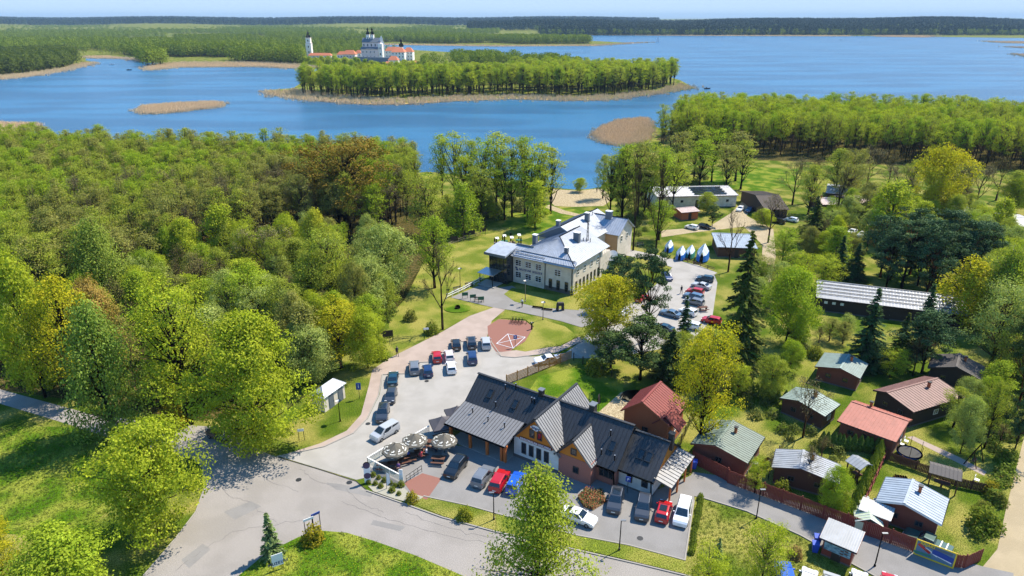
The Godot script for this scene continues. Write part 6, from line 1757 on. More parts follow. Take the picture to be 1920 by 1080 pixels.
func monastery() -> void:
	var at := Vector2(-173.12, -896.1)
	var y0 := 3.0
	var t := thing("monastery_church", "pale pink baroque church with twin dark onion towers across the lake", "church", V(at.x, y0, at.y), -0.12)
	t.scale = Vector3.ONE * 0.86
	var b := MB.new()
	b.span(V(-16, 0, -14), V(9, 15, 4))
	obj("aisle_wall", b, M.church_pink, t)
	roof(t, "aisle_roof", M.church_roof, null, V(-16.5, 15, 4.6), V(9.5, 15, 4.6), V(9.5, 17.6, -1), V(-16.5, 17.6, -1), 0.4)
	b = MB.new()
	b.span(V(-15, 14, -12), V(12, 24, -1))
	obj("nave_wall", b, M.church_pink, t)
	roof(t, "nave_roof", M.church_roof, null, V(-15.5, 24, -0.4), V(12.5, 24, -0.4), V(12.5, 30, -6.5), V(-15.5, 30, -6.5), 0.4)
	roof(t, "nave_roof", M.church_roof, null, V(12.5, 24, -12.6), V(-15.5, 24, -12.6), V(-15.5, 30, -6.5), V(12.5, 30, -6.5), 0.4)
	poly_wall(t, "front_gable", M.church_white, [[-4, 0], [4, 0], [4, 22], [2.6, 25], [2, 29], [0, 33], [-2, 29], [-2.6, 25], [-4, 22]], -0.6, 0.6)
	var g: Node3D = t.get_child(t.get_child_count() - 1)
	g.position = V(13, 0, -4)
	g.rotation.y = 0.7
	b = MB.new()
	b.span(V(9, 0, -11), V(15, 22, 1.5))
	obj("front_wall", b, M.church_white, t)
	for x in [-7.5, -1.0]:
		b = MB.new()
		b.span(V(x - 2.2, 14, -7 - 2.2), V(x + 2.2, 34, -7 + 2.2))
		var o := obj("tower", b, M.church_white, t)
		b = MB.new()
		b.box(V(x, 34.2, -7), V(5.0, 0.5, 5.0))
		obj("cornice", b, M.church_pink, o)
		b = MB.new()
		onion(b, V(x, 34.4, -7), 2.1, 10.5)
		obj("onion_dome", b, M.metal_dark, o)
		window(t, V(x, 29, -4.75), 0, 1.4, 3.2, M.frame_white, M.glass, 0, 0)
	for k in 4:
		window(t, V(-12.5 + k * 5.6, 20.0, -0.95), 0, 1.8, 3.6, M.frame_white, M.glass, 0, 0)
		window(t, V(-13 + k * 5.6, 11.0, 4.03), 0, 1.5, 2.0, M.frame_white, M.glass, 0, 0)
		window(t, V(-13 + k * 5.6, 4.0, 4.03), 0, 1.5, 2.6, M.frame_white, M.glass, 0, 0)
	for k in 2:
		window(t, V(12, 8 + 8.0 * k, 1.53), 0, 1.6, 3.0, M.frame_white, M.glass, 0, 0)
	# bell tower
	var ct := Vector2(-271.05, -966.62)
	var c := thing("bell_tower", "slender white bell tower with dark onion cap at the monastery", "tower", V(ct.x, y0, ct.y), 0.0)
	b = MB.new()
	b.span(V(-3.6, 0, -3.6), V(3.6, 17, 3.6))
	b.span(V(-3.0, 17.3, -3.0), V(3.0, 24, 3.0))
	obj("wall", b, M.church_white, c)
	b = MB.new()
	b.box(V(0, 17.15, 0), V(7.8, 0.4, 7.8))
	b.box(V(0, 24.1, 0), V(6.8, 0.4, 6.8))
	obj("cornice", b, M.church_pink, c)
	b = MB.new()
	onion(b, V(0, 24.3, 0), 2.6, 9.0)
	obj("onion_dome", b, M.church_roof, c)
	for y in [6.0, 13.0, 20.5]:
		window(c, V(0, y, 3.63 if y < 17 else 3.03), 0, 1.6, 2.6, M.frame_white, M.glass, 0, 0)
	# houses round them
	for a in [["low white range with terracotta roof beside the bell tower", Vector2(-248.58, -930.05), 30.0, 7.0, 4.5, 3.0, 6, 1, "church_white"], ["white hermitage house beside the church wall", Vector2(-223.02, -941.94), 12.0, 8.0, 5.0, 4.0, 3, 1, "church_white"], ["cream house with broad terracotta hipped roof left of church", Vector2(-210.6, -930.05), 16.0, 10.0, 6.0, 5.0, 4, 1, "church_pink"], ["small white chapel-like house by the church", Vector2(-209.19, -979.44), 8.0, 7.0, 5.0, 4.0, 2, 1, "church_white"],
			["long terracotta-roofed wing behind the church", Vector2(-157.17, -954.12), 22.0, 10.0, 9.0, 5.0, 5, 2, "church_white"], ["tall white convent block with terracotta roof", Vector2(-138.53, -874.78), 16.0, 12.0, 11.0, 5.0, 4, 3, "church_white"], ["white corner pavilion with terracotta roof", Vector2(-127.65, -885.32), 11.0, 10.0, 11.0, 5.0, 3, 3, "church_white"], ["gatehouse with terracotta hipped roof below the terrace", Vector2(-135.57, -816.39), 11.0, 9.0, 5.0, 4.5, 3, 1, "church_white"], ["low red-roofed outbuilding below the terrace", Vector2(-138.04, -798.58), 9.0, 6.0, 2.6, 2.0, 2, 1, "church_pink"], ["small pale house beyond the terrace end", Vector2(-107.05, -807.39), 9.0, 6.0, 3.0, 1.6, 2, 1, "church_white"]]:
		var o := thing("monastery_house", a[0].replace("left of church", "beside the church"), "house", V(a[1].x, y0 - 1.0, a[1].y), -0.1)
		block(o, -a[2] / 2, a[2] / 2, -a[3], 0, a[4], a[5], M[a[8]], M.terracotta, a[6], a[7])
	var sp := Vector2(-138.82, -907.15)
	var s := thing("clock_turret", "dark onion-capped clock turret among the terracotta roofs", "tower", V(sp.x, y0, sp.y), 0.0)
	b = MB.new()
	b.span(V(-2, 0, -2), V(2, 15, 2))
	obj("wall", b, M.church_white, s)
	b = MB.new()
	onion(b, V(0, 15, 0), 2.6, 11.0)
	obj("onion_dome", b, M.metal_dark, s)
	var w0 := Vector2(-192.51, -874.78)
	var w1 := Vector2(-144.28, -854.43)
	var d := w1 - w0
	b = MB.new()
	b.box(V(0, 4.0, 0), V(d.length(), 8.0, 3.0))
	var wl := one("terrace_wall", b, M.stone_wall, "long grey-blue stone terrace wall below the church", "wall")
	wl.position = V((w0.x + w1.x) / 2, 0, (w0.y + w1.y) / 2)
	wl.rotation.y = atan2(-d.y, d.x)
	# low mound that carries the monastery
	b = MB.new()
	b.prism(pv([-262.34, -896.1, -218.58, -864.49, -190.29, -864.49, -142.65, -844.6, -101.15, -798.58, -105.28, -885.32, -168.56, -1034.23, -252.08, -1063.95, -294.77, -1019.98]), -0.2, 3.0)
	obj("hill", b, M.grass).set_meta("kind", "structure")
	# small houses in the far fields
	var k := 0
	for a in [[Vector2(-880.39, -2831.35), 0], [Vector2(-822.98, -2729.5), 1], [Vector2(-789.02, -2729.5), 0], [Vector2(-994.32, -2831.35), 1], [Vector2(-2314.37, -5289.93), 0], [Vector2(-2297.15, -5479.59), 1], [Vector2(-1641.83, -4947.31), 0], [Vector2(-1190.99, -4508.97), 1], [Vector2(-2619.91, -4032.17), 1], [Vector2(-1687.56, -2634.67), 0], [Vector2(-1599.27, -2385.73), 1], [Vector2(-639.99, -1241.74), 1], [Vector2(-612.57, -1201.67), 0]]:
		var o := thing("farmhouse", "tiny far-off farmhouse amid the fields beyond the lake", "house", V(a[0].x, 0, a[0].y), 0.3 * k, "farmhouses in the far fields")
		block(o, -7.0, 7.0, -8.0, 0, 4.5, 3.5, M.church_white, M.roof_red if a[1] else M.roof_old, 2, 1)
		k += 1


var car_kits := {}

func car_kit(kind: String) -> Dictionary:
	if car_kits.has(kind):
		return car_kits[kind]
	# length, width, belt height, wheel radius, top line [x as share of length, y], indices of rear roof edge, front roof edge
	var d: Dictionary = {
		"hatch": {l = 4.1, w = 1.76, belt = 0.93, r = 0.31, top = [[-0.5, 0.62], [-0.485, 0.98], [-0.40, 1.40], [-0.30, 1.47], [0.06, 1.47], [0.25, 0.98], [0.42, 0.86], [0.49, 0.68], [0.5, 0.5]], a = 2, b = 4},
		"suv": {l = 4.5, w = 1.86, belt = 1.03, r = 0.36, top = [[-0.5, 0.7], [-0.485, 1.08], [-0.42, 1.56], [-0.33, 1.66], [0.06, 1.66], [0.23, 1.10], [0.43, 1.0], [0.49, 0.82], [0.5, 0.55]], a = 2, b = 4},
		"sedan": {l = 4.65, w = 1.8, belt = 0.92, r = 0.32, top = [[-0.5, 0.62], [-0.49, 0.92], [-0.36, 0.97], [-0.20, 1.38], [0.03, 1.44], [0.20, 0.96], [0.42, 0.84], [0.49, 0.68], [0.5, 0.5]], a = 3, b = 4},
		"wagon": {l = 4.6, w = 1.8, belt = 0.93, r = 0.32, top = [[-0.5, 0.62], [-0.49, 0.98], [-0.43, 1.36], [-0.34, 1.46], [0.05, 1.47], [0.22, 0.97], [0.42, 0.85], [0.49, 0.68], [0.5, 0.5]], a = 2, b = 4},
		"van": {l = 4.75, w = 1.86, belt = 1.05, r = 0.33, top = [[-0.5, 0.7], [-0.492, 1.1], [-0.47, 1.68], [-0.41, 1.77], [0.10, 1.76], [0.31, 1.12], [0.45, 0.96], [0.495, 0.75], [0.5, 0.5]], a = 2, b = 4},
		"pickup": {l = 5.2, w = 1.86, belt = 1.05, r = 0.38, top = [[-0.5, 0.8], [-0.495, 1.05], [-0.16, 1.07], [-0.13, 1.68], [0.07, 1.72], [0.19, 1.1], [0.43, 1.02], [0.49, 0.85], [0.5, 0.55]], a = 3, b = 4}}[kind]
	var ring := []
	var hi := 0.0
	for p in d.top:
		hi = maxf(hi, p[1])
	for k in d.top.size():
		var x: float = d.top[k][0] * d.l
		var yt: float = d.top[k][1]
		var w: float = d.w / 2 * (0.84 if k == 0 or k == d.top.size() - 1 else 0.94 if k == 1 or k == d.top.size() - 2 else 1.0)
		var yb := minf(d.belt, yt - 0.02)
		var wr := w * lerpf(0.94, 0.76, clampf((yt - d.belt) / (hi - d.belt), 0, 1))
		ring.append([V(x, 0.26, w * 0.94), V(x, minf(0.55, yb - 0.05), w), V(x, yb, w * 0.97), V(x, yt - 0.03 * (1 if yt > d.belt + 0.1 else 0), wr), V(x, yt, wr * 0.84)])
	var b := MB.new()
	for k in ring.size() - 1:
		var p: Array = ring[k]
		var q: Array = ring[k + 1]
		for j in 4:
			b.quad(p[j], q[j], q[j + 1], p[j + 1])
			b.quad(q[j] * V(1, 1, -1), p[j] * V(1, 1, -1), p[j + 1] * V(1, 1, -1), q[j + 1] * V(1, 1, -1))
		b.quad(p[4], q[4], q[4] * V(1, 1, -1), p[4] * V(1, 1, -1))
		b.quad(q[0], p[0], p[0] * V(1, 1, -1), q[0] * V(1, 1, -1))
	for e in [0, ring.size() - 1]:
		for j in 4:
			var s := V(1, 1, -1)
			if e == 0:
				b.quad(ring[e][j] * s, ring[e][j], ring[e][j + 1], ring[e][j + 1] * s)
			else:
				b.quad(ring[e][j], ring[e][j] * s, ring[e][j + 1] * s, ring[e][j + 1])
	var kit := {"body": b.mesh(), "d": d}
	var f: Array = ring[d.b + 1]
	var g: Array = ring[d.b]
	kit.windscreen = screen(f, g, V(0.6, 0.8, 0), false)
	kit.rear_window = screen(ring[d.a - 1], ring[d.a], V(-0.8, 0.5, 0), true)
	for s in [-1.0, 1.0]:
		var sides := []
		var lo0: Vector3 = ring[d.a - 1][2]
		var lo1: Vector3 = ring[d.b + 1][2]
		var hi0: Vector3 = ring[d.a][3]
		var hi1: Vector3 = ring[d.b][3]
		lo0.y = d.belt
		lo1.y = d.belt
		for part in [[0.06, 0.46], [0.52, 0.93]]:
			var m := MB.new()
			var q := [lo0.lerp(lo1, part[0]), lo0.lerp(lo1, part[1]), hi0.lerp(hi1, part[1]), hi0.lerp(hi1, part[0])]
			for k in 2:
				var mid: Vector3 = q[k]
				q[k] = mid.lerp(q[3 - k], 0.08) + V(0, 0, 0.018)
				q[3 - k] = q[3 - k].lerp(mid, 0.1) + V(0, 0, 0.018)
			for k in 4:
				q[k].z *= s
			if s > 0:
				m.quad(q[0], q[1], q[2], q[3])
			else:
				m.quad(q[1], q[0], q[3], q[2])
			sides.append(m.mesh())
		kit["sides%d" % int(s)] = sides
	b = MB.new()
	b.tube(V(0, 0, -0.11), V(0, 0, 0.11), d.r, d.r, 14)
	kit.tyre = b.mesh()
	b = MB.new()
	b.tube(V(0, 0, -0.116), V(0, 0, 0.116), d.r * 0.6, d.r * 0.6, 10)
	kit.rim = b.mesh()
	b = MB.new()
	b.box(Vector3.ZERO, V(0.12, 0.14, 0.36))
	kit.lamp = b.mesh()
	b = MB.new()
	b.box(Vector3.ZERO, V(0.03, 0.12, 0.5))
	kit.plate = b.mesh()
	b = MB.new()
	b.box(Vector3.ZERO, V(0.12, 0.13, 0.2))
	kit.mirror = b.mesh()
	b = MB.new()
	b.box(V(0, hi + 0.05, 0), V(d.l * 0.34, 0.04, 0.04))
	for x in [-0.15, 0.15]:
		b.box(V(x * d.l, hi + 0.01, 0), V(0.06, 0.08, 0.04))
	kit.rail = b.mesh()
	b = MB.new()
	b.box(V(-d.l * 0.13, hi + 0.012, 0), V(d.l * 0.3, 0.02, d.w * 0.52))
	kit.roof_panel = b.mesh()
	b = MB.new()
	b.box(V(d.l * 0.485, 0.42, 0), V(0.1, 0.22, d.w * 0.7))
	b.box(V(-d.l * 0.485, 0.42, 0), V(0.1, 0.2, d.w * 0.74))
	kit.bumper = b.mesh()
	kit.hi = hi
	car_kits[kind] = kit
	return kit

func screen(lo: Array, up: Array, out: Vector3, back: bool) -> ArrayMesh:
	var m := MB.new()
	var p0: Vector3 = lo[4].lerp(up[4], 0.08) + out * 0.016
	var p1: Vector3 = lo[4].lerp(up[4], 0.9) + out * 0.016
	var zl: float = lo[4].z * 1.06
	var zu: float = up[4].z * 1.06
	if back:
		m.quad(V(p0.x, p0.y, -zl), V(p0.x, p0.y, zl), V(p1.x, p1.y, zu), V(p1.x, p1.y, -zu))
	else:
		m.quad(V(p0.x, p0.y, zl), V(p0.x, p0.y, -zl), V(p1.x, p1.y, -zu), V(p1.x, p1.y, zu))
	return m.mesh()

func car(kind: String, paint: String, x: float, z: float, turn: float, label: String, extra := "", group := "", y := 0.06) -> void:
	var k := car_kit(kind)
	var d: Dictionary = k.d
	var t := thing("parked_car" if kind != "pickup" and kind != "van" else "parked_" + kind, label, "car" if kind != "van" and kind != "pickup" else kind, V(x, y, z), turn, group)
	t.scale = Vector3.ONE * 0.88
	var pm: Material = M["paint_" + paint]
	obj("body", k.body, pm, t)
	obj("windscreen", k.windscreen, M.glass, t)
	obj("rear_window", k.rear_window, M.glass, t)
	for s in [-1, 1]:
		for q in k["sides%d" % s]:
			obj("side_window", q, M.glass, t)
		var o := obj("mirror", k.mirror, pm, t)
		o.position = V(d.l * 0.17, d.belt + 0.06, s * (d.w / 2 + 0.08))
		o = obj("headlight", k.lamp, M.head_lamp, t)
		o.position = V(d.l * 0.455, d.belt * 0.78, s * d.w * 0.34)
		o = obj("tail_light", k.lamp, M.tail_lamp, t)
		o.position = V(-d.l * 0.475, d.belt * 0.92, s * d.w * 0.37)
		for e in [-0.30, 0.31]:
			o = obj("wheel", k.tyre, M.tyre, t)
			o.position = V(e * d.l, d.r, s * (d.w / 2 - 0.1))
			obj("rim", k.rim, M.metal_grey, o)
		if extra.contains("rails"):
			o = obj("roof_rail", k.rail, M.steel, t)
			o.position = V(-d.l * 0.12, 0, s * d.w * 0.36)
	obj("bumper", k.bumper, M.black_plastic, t)
	for e in [-0.5, 0.505]:
		var o := obj("number_plate", k.plate, M.plate, t)
		o.position = V(e * d.l, 0.55, 0)
	if extra.contains("panel"):
		obj("glass_roof", k.roof_panel, M.sky_glass, t)
	if extra.contains("bed"):
		for e in [-0.38, -0.26]:
			var b := MB.new()
			b.box(V(e * d.l, 1.12, 0), V(0.12, 0.06, d.w * 0.92))
			obj("bed_strap", b, M.frame_white, t)

func vehicles() -> void:
	# the paved car park
	car("van", "silver", -16.95, -77.62, -2.25, "silver people carrier beside the parasol terrace")
	car("suv", "charcoal", -18.04, -82.24, -1.51, "dark grey-blue sport utility car behind the silver people carrier", "panel")
	car("hatch", "charcoal", -17.71, -87.01, -1.55, "dark grey hatchback between teal saloon and grey-blue utility car")
	car("sedan", "teal", -18.25, -92.25, 1.67, "dark teal saloon at the corner of the kerbed bays")
	car("suv", "grey", -15.43, -95.68, 1.73, "grey utility car at the stepped kerb beside small blue car")
	car("hatch", "dark_blue", -13.22, -94.8, 1.75, "small dark blue hatchback beside the grey utility car")
	car("hatch", "red", -12.28, -99.51, 1.74, "bright red hatchback at the stepped kerb")
	car("hatch", "pearl", -10.31, -99.89, 1.75, "pearl white hatchback beside the bright red one")
	car("hatch", "white", -9.63, -95.85, 1.72, "white hatchback parked behind the pearl one")
	car("hatch", "black", -9.49, -104.01, 1.71, "black hatchback at the kerb nearest the footpath bend")
	car("suv", "charcoal", -6.9, -104.62, 1.69, "charcoal utility car with glass roof between black and silver cars", "panel")
	car("suv", "silver", -4.44, -104.42, 1.67, "silver utility car beside the red brick plaza")
	car("suv", "dark_blue", -6.51, -99.13, 1.69, "dark blue utility car parked alone behind the charcoal one")
	car("sedan", "white", 5.61, -98.39, -2.86, "white saloon beside the wooden garden fence")
	# the restaurant's forecourt
	car("suv", "black", -6.89, -69.96, -1.97, "black utility car with silver rails beside the red parking bay", "rails panel")
	car("suv", "grey", -3.47, -68.18, 1.16, "grey utility car with pale roof before the timber porch", "rails")
	car("suv", "red", -1.47, -67.36, 1.24, "red utility car parked before the white restaurant wall")
	car("suv", "blue", 0.51, -66.96, 1.26, "bright blue utility car beside the foreground birch", "rails")
	car("sedan", "white", 7.4, -61.08, -0.52, "white saloon half hidden by the foreground birch")
	car("suv", "charcoal", 11.85, -63.68, -1.85, "charcoal utility car with silver roof panel beside flower bed", "rails panel")
	car("suv", "charcoal", 14.81, -62.49, -1.86, "dark grey utility car under the restaurant's low wing", "rails")
	car("hatch", "red", 16.99, -61.96, 1.20, "red hatchback with dark rear window beside the white van", "panel")
	car("van", "white", 19.08, -61.69, -1.96, "white passenger van beside the row of box balls", "rails")
	# behind the lane and along the lower edge
	car("suv", "blue", 27.04, -52.3, 1.39, "blue car parked on the grass by the mural shed")
	car("hatch", "white", 29.03, -51.75, 1.03, "white hatchback on the grass beside the blue car", "", "", 0.03)
	car("van", "silver", 30.83, -50.81, 1.09, "silver van on the grass between two white cars", "", "", 0.03)
	car("hatch", "white", 33.88, -51.48, 1.05, "white hatchback on the grass beside the lane's lamp post", "", "", 0.03)
	car("hatch", "red", 36.76, -51.07, 1.10, "red car at the grassy end of the row", "", "", 0.03)
	car("pickup", "green", 43.75, -57.02, 2.39, "sea-green pickup with strapped cover behind the billboard", "bed", "", 0.02)
	car("hatch", "black", -38.84, -77, -0.49, "black car parked in the linden's deep shade")
	# the lot by the museum
	car("hatch", "dark_blue", 33.05, -136.52, -1.38, "dark blue hatchback at the museum's side verge")
	car("hatch", "teal", 40.92, -135.24, 2.74, "teal hatchback at the lot's upper end")
	car("sedan", "silver", 39.09, -131.22, 2.45, "silver saloon above the red car in the side lot")
	car("hatch", "red", 36.96, -127.97, 2.59, "red hatchback in the side lot's row beside the ragged spruce")
	car("wagon", "steel_blue", 36.01, -125.42, 2.48, "steel-blue estate between red hatchback and grey-blue estate")
	car("wagon", "grey", 35.44, -122.68, 2.51, "grey estate at the grassy end of the side lot's row")
	car("sedan", "steel_blue", 29.64, -117.01, 2.49, "steel-blue saloon beside the slim young spruce")
	car("hatch", "white", 33.12, -117.76, 2.34, "white hatchback behind the slim young spruce")
	car("hatch", "red", 25.59, -124.59, 0.89, "red hatchback behind the tall dark pine")
	car("hatch", "white", 20.8, -117.26, 0.87, "white hatchback behind the golden maple")
	car("sedan", "teal", 26.93, -110.64, 2.61, "teal saloon in the tree shade below the slim spruce")
	car("hatch", "white", 32.2, -111.54, 2.53, "white car beside the lawn table in the side lot")
	car("hatch", "red", 36.47, -113.87, 2.66, "small red car under the ragged spruce")
	# the back yard
	car("hatch", "white", 47.5, -173.65, 2.44, "white hatchback on the yard grass by the brick garage", "", "", 0.02)
	car("hatch", "black", 51.15, -174.15, -0.71, "black hatchback beside the white one by the garage", "", "", 0.02)
	car("hatch", "white", 66.04, -192.03, -2.13, "white hatchback before the long white-roofed building", "", "", 0.02)
	car("hatch", "dark_blue", 68.28, -190.85, -2.17, "dark blue hatchback between white hatchback and brown hall", "", "", 0.02)
	car("suv", "black", 72.36, -179.24, 2.43, "black utility car before the brown hall", "", "", 0.02)
	car("hatch", "white", 76.59, -180.82, 2.35, "white car under the trees beside the brown hall", "", "", 0.02)
	car("sedan", "white", 87.91, -169.31, -2.30, "white saloon beside the weeping birch", "", "", 0.02)
	car("sedan", "white", 89.42, -166.98, -2.35, "second white saloon beside the weeping birch, nearer its trunk", "", "", 0.02)
	car("hatch", "white", 101.03, -207.25, -3.14, "white car between two back cottages", "", "", 0.02)
	boats()

func boats() -> void:
	# covered boats ashore
	for a in [[Vector2(37.63, -155.61), 0.9, "tarp_blue", "tarp_white", "white and blue tarpaulined boat hidden behind the next two"], [Vector2(39.19, -150.14), 1.0, "tarp_blue", "tarp_white", "boat under blue and white tarpaulin beside the green one"], [Vector2(41.7, -151.28), 0.95, "tarp_green", "tarp_white", "boat under green tarpaulin between two blue ones"], [Vector2(44.08, -149.39), 1.25, "tarp_blue", "tarp_white", "large boat under crumpled blue tarpaulin with white top"]]:
		var t := thing("covered_boat", a[4], "boat", V(a[0].x, 0, a[0].y), 1.2)
		t.scale = Vector3.ONE * a[1]
		var n := 10
		for part in 2:
			var b := MB.new()
			var y0: float = [0.25, 1.5][part]
			var y1: float = [1.5, 2.6][part]
			for k in n:
				for s in [-1.0, 1.0]:
					var x0 := lerpf(-2.6, 2.6, k / float(n))
					var x1 := lerpf(-2.6, 2.6, (k + 1.0) / n)
					var w0 := sqrt(maxf(0.02, 1.0 - pow(absf(x0) / 2.7, 2.4)))
					var w1 := sqrt(maxf(0.02, 1.0 - pow(absf(x1) / 2.7, 2.4)))
					var wl: float = [1.15, 0.95][part]
					var wu: float = [0.95, 0.04][part]
					var j0 := 1.0 + 0.08 * sin(k * 2.1 + s)
					var j1 := 1.0 + 0.08 * sin((k + 1) * 2.1 + s)
					var p := [V(x0, y0, s * wl * w0), V(x1, y0, s * wl * w1), V(x1 * 0.9, y1 * (0.75 + 0.25 * w1) * j1, s * wu * w1 * j1), V(x0 * 0.9, y1 * (0.75 + 0.25 * w0) * j0, s * wu * w0 * j0)]
					if part == 1:
						p[0] = V(x0 * 0.9, 1.5 * (0.75 + 0.25 * w0) * j0, s * 0.95 * w0 * j0)
						p[1] = V(x1 * 0.9, 1.5 * (0.75 + 0.25 * w1) * j1, s * 0.95 * w1 * j1)
					if s > 0:
						b.quad(p[0], p[1], p[2], p[3])
					else:
						b.quad(p[1], p[0], p[3], p[2])
			obj(["tarpaulin", "top_cover"][part], b, M[a[2 + part]], t)
		var c := MB.new()
		for x in [-1.2, 1.2]:
			c.box(V(x, 0.25, 0), V(0.2, 0.5, 1.6))
		obj("cradle", c, M.brown_wood, t)
	# boats on the lake
	var sp := Vector2(339.31, -1690.57)
	var s := thing("sailboat", "lone white sailboat far out on the lake", "sailboat", V(sp.x, -0.35, sp.y), 0.4)
	var b := MB.new()
	b.hexa([V(-4, 0, 0.7), V(4.5, 0, 0.05), V(4.5, 0, -0.05), V(-4, 0, -0.7), V(-4.2, 1.0, 1.3), V(5.2, 1.1, 0.1), V(5.2, 1.1, -0.1), V(-4.2, 1.0, -1.3)])
	obj("hull", b, M.sign_white, s)
	b = MB.new()
	b.tube(V(0.5, 1, 0), V(0.5, 15, 0), 0.1, 0.06, 6)
	obj("mast", b, M.steel, s)
	b = MB.new()
	b.slab(V(-4, 2, 0.3), V(0.4, 2, 0.05), V(0.4, 14.5, 0.05), V(0.2, 14.5, 0.06), 0.05)
	b.slab(V(0.7, 1.6, 0.05), V(5, 1.4, 0.3), V(0.75, 13, 0.06), V(0.7, 13, 0.05), 0.05)
	obj("sail", b, M.sign_white, s)
	for a in [[Vector2(821.65, -1812.8), "dark", "small dark motorboat far out beyond the sailboat"], [Vector2(153.91, -558.37), "dark", "dark rowing boat off the peninsula's reed tip"], [Vector2(-409.78, -765.14), "dark", "dark rowing boat in the monastery bay"], [Vector2(-476.68, -854.43), "white", "tiny white boat at the inlet's mouth"], [Vector2(-520.81, -979.44), "white", "white boat moored at the landing by the inlet reeds"]]:
		var t := thing("rowing_boat", a[2], "boat", V(a[0].x, -0.38, a[0].y), 0.2)
		b = MB.new()
		b.hexa([V(-2.2, 0, 0.5), V(2.2, 0, 0.1), V(2.2, 0, -0.1), V(-2.2, 0, -0.5), V(-2.6, 0.8, 0.9), V(3.1, 0.9, 0.1), V(3.1, 0.9, -0.1), V(-2.6, 0.8, -0.9)])
		obj("hull", b, M.sign_white if a[1] == "white" else M.dark_wood, t)
		b = MB.new()
		b.box(V(-0.6, 1.0, 0), V(0.6, 0.9, 0.5))
		obj("cabin", b, M.metal_dark, t)


func line_fence(called: String, label: String, cat: String, path: PackedVector2Array, tall: float, m: Material, style: String, each := 2.0) -> void:
	# a board or rail fence: one panel between two posts at a time, each panel a part
	var t := thing(called, label, cat)
	for k in path.size() - 1:
		var a := path[k]
		var d := path[k + 1] - a
		var n := maxi(1, int(round(d.length() / each)))
		var turn := atan2(-d.y, d.x)
		for q in n:
			var p0 := a + d * (q / float(n))
			var ln := d.length() / n
			var o := Node3D.new()
			var b := MB.new()
			if style == "boards":
				var nb := int(ln / 0.16)
				for i in nb:
					b.box(V((i + 0.5) * ln / nb, tall / 2 + 0.02 * sin(i * 5.1 + q), 0.01 * sin(i * 3.3)), V(ln / nb - 0.02, tall - 0.1 + 0.03 * sin(i * 2.7), 0.03))
				for y in [0.3, tall - 0.35]:
					b.box(V(ln / 2, y, -0.05), V(ln, 0.09, 0.05))
			elif style == "rails":
				for y in [tall * 0.45, tall * 0.88]:
					b.box(V(ln / 2, y, 0), V(ln, 0.12, 0.08))
			elif style == "slats":
				for y in 7:
					b.box(V(ln / 2, 0.15 + y * (tall - 0.15) / 7.0 + 0.08, 0), V(ln - 0.1, 0.15, 0.03))
			elif style == "mesh":
				for y in 5:
					b.tube(V(0, 0.15 + y * tall / 5.0, 0), V(ln, 0.15 + y * tall / 5.0, 0), 0.012, 0.012, 3, false)
				for i in int(ln / 0.25):
					b.tube(V(i * 0.25, 0.1, 0), V(i * 0.25, tall, 0), 0.01, 0.01, 3, false)
			var w := obj("panel", b, m, t)
			w.position = V(p0.x, 0, p0.y)
			w.rotation.y = turn
			var po := MB.new()
			po.box(V(0, (tall + 0.1) / 2, -0.06), V(0.11, tall + 0.1, 0.11))
			var z := obj("post", po, m, t)
			z.position = w.position
			z.rotation.y = turn
			o.free()

func lamp_post(x: float, z: float, h: float, label: String, m: Material, disc := false, dir := 0.0) -> void:
	var t := thing("lamp_post", label, "lamp post", V(x, 0, z), dir)
	var b := MB.new()
	b.tube(V(0, 0, 0), V(0, h, 0), 0.07, 0.045, 8)
	obj("pole", b, m, t)
	b = MB.new()
	b.tube(V(0, 0, 0), V(0, 0.35, 0), 0.12, 0.1, 8)
	obj("base", b, m, t)
	b = MB.new()
	if disc:
		b.lathe(V(0, h - 0.05, 0), [[0.1, 0], [0.42, 0.1], [0.4, 0.16], [0.1, 0.24]], 14)
	else:
		b.box(V(0.22, h + 0.03, 0), V(0.55, 0.09, 0.2))
	obj("lamp_head", b, M.frame_white if disc else M.metal_grey, t)

func board_sign(called: String, label: String, cat: String, x: float, z: float, turn: float, h: float, w: float, tall: float, m: Material, post: Material, words := "", wm: Material = null) -> Node3D:
	var t := thing(called, label, cat, V(x, 0, z), turn)
	for s in ([-1, 1] if w > 0.7 else [0]):
		var b := MB.new()
		b.tube(V(s * w * 0.42, 0, -0.06), V(s * w * 0.42, h + tall * 0.4, -0.06), 0.04, 0.04, 6)
		obj("post", b, post, t)
	var b := MB.new()
	b.box(V(0, h, 0), V(w, tall, 0.05))
	obj("board", b, m, t)
	if words:
		text("lettering", words, V(0, h, 0.03), 0, tall * 0.5, wm, t)
	return t

func bench(x: float, z: float, turn: float, label: String, m: Material, group := "") -> void:
	var t := thing("bench", label, "bench", V(x, 0.06, z), turn, group)
	for k in 3:
		var b := MB.new()
		b.box(V(0, 0.45, -0.16 + k * 0.16), V(1.8, 0.05, 0.13))
		obj("seat_slat", b, m, t)
	for k in 2:
		var b := MB.new()
		b.box(V(0, 0.68 + k * 0.18, -0.27 - 0.03 * k), V(1.8, 0.13, 0.04))
		obj("back_slat", b, m, t)
	for s in [-0.7, 0.7]:
		var b := MB.new()
		b.box(V(s, 0.22, 0), V(0.08, 0.45, 0.45))
		b.box(V(s, 0.62, -0.26), V(0.06, 0.55, 0.06))
		obj("leg", b, M.metal_dark, t)

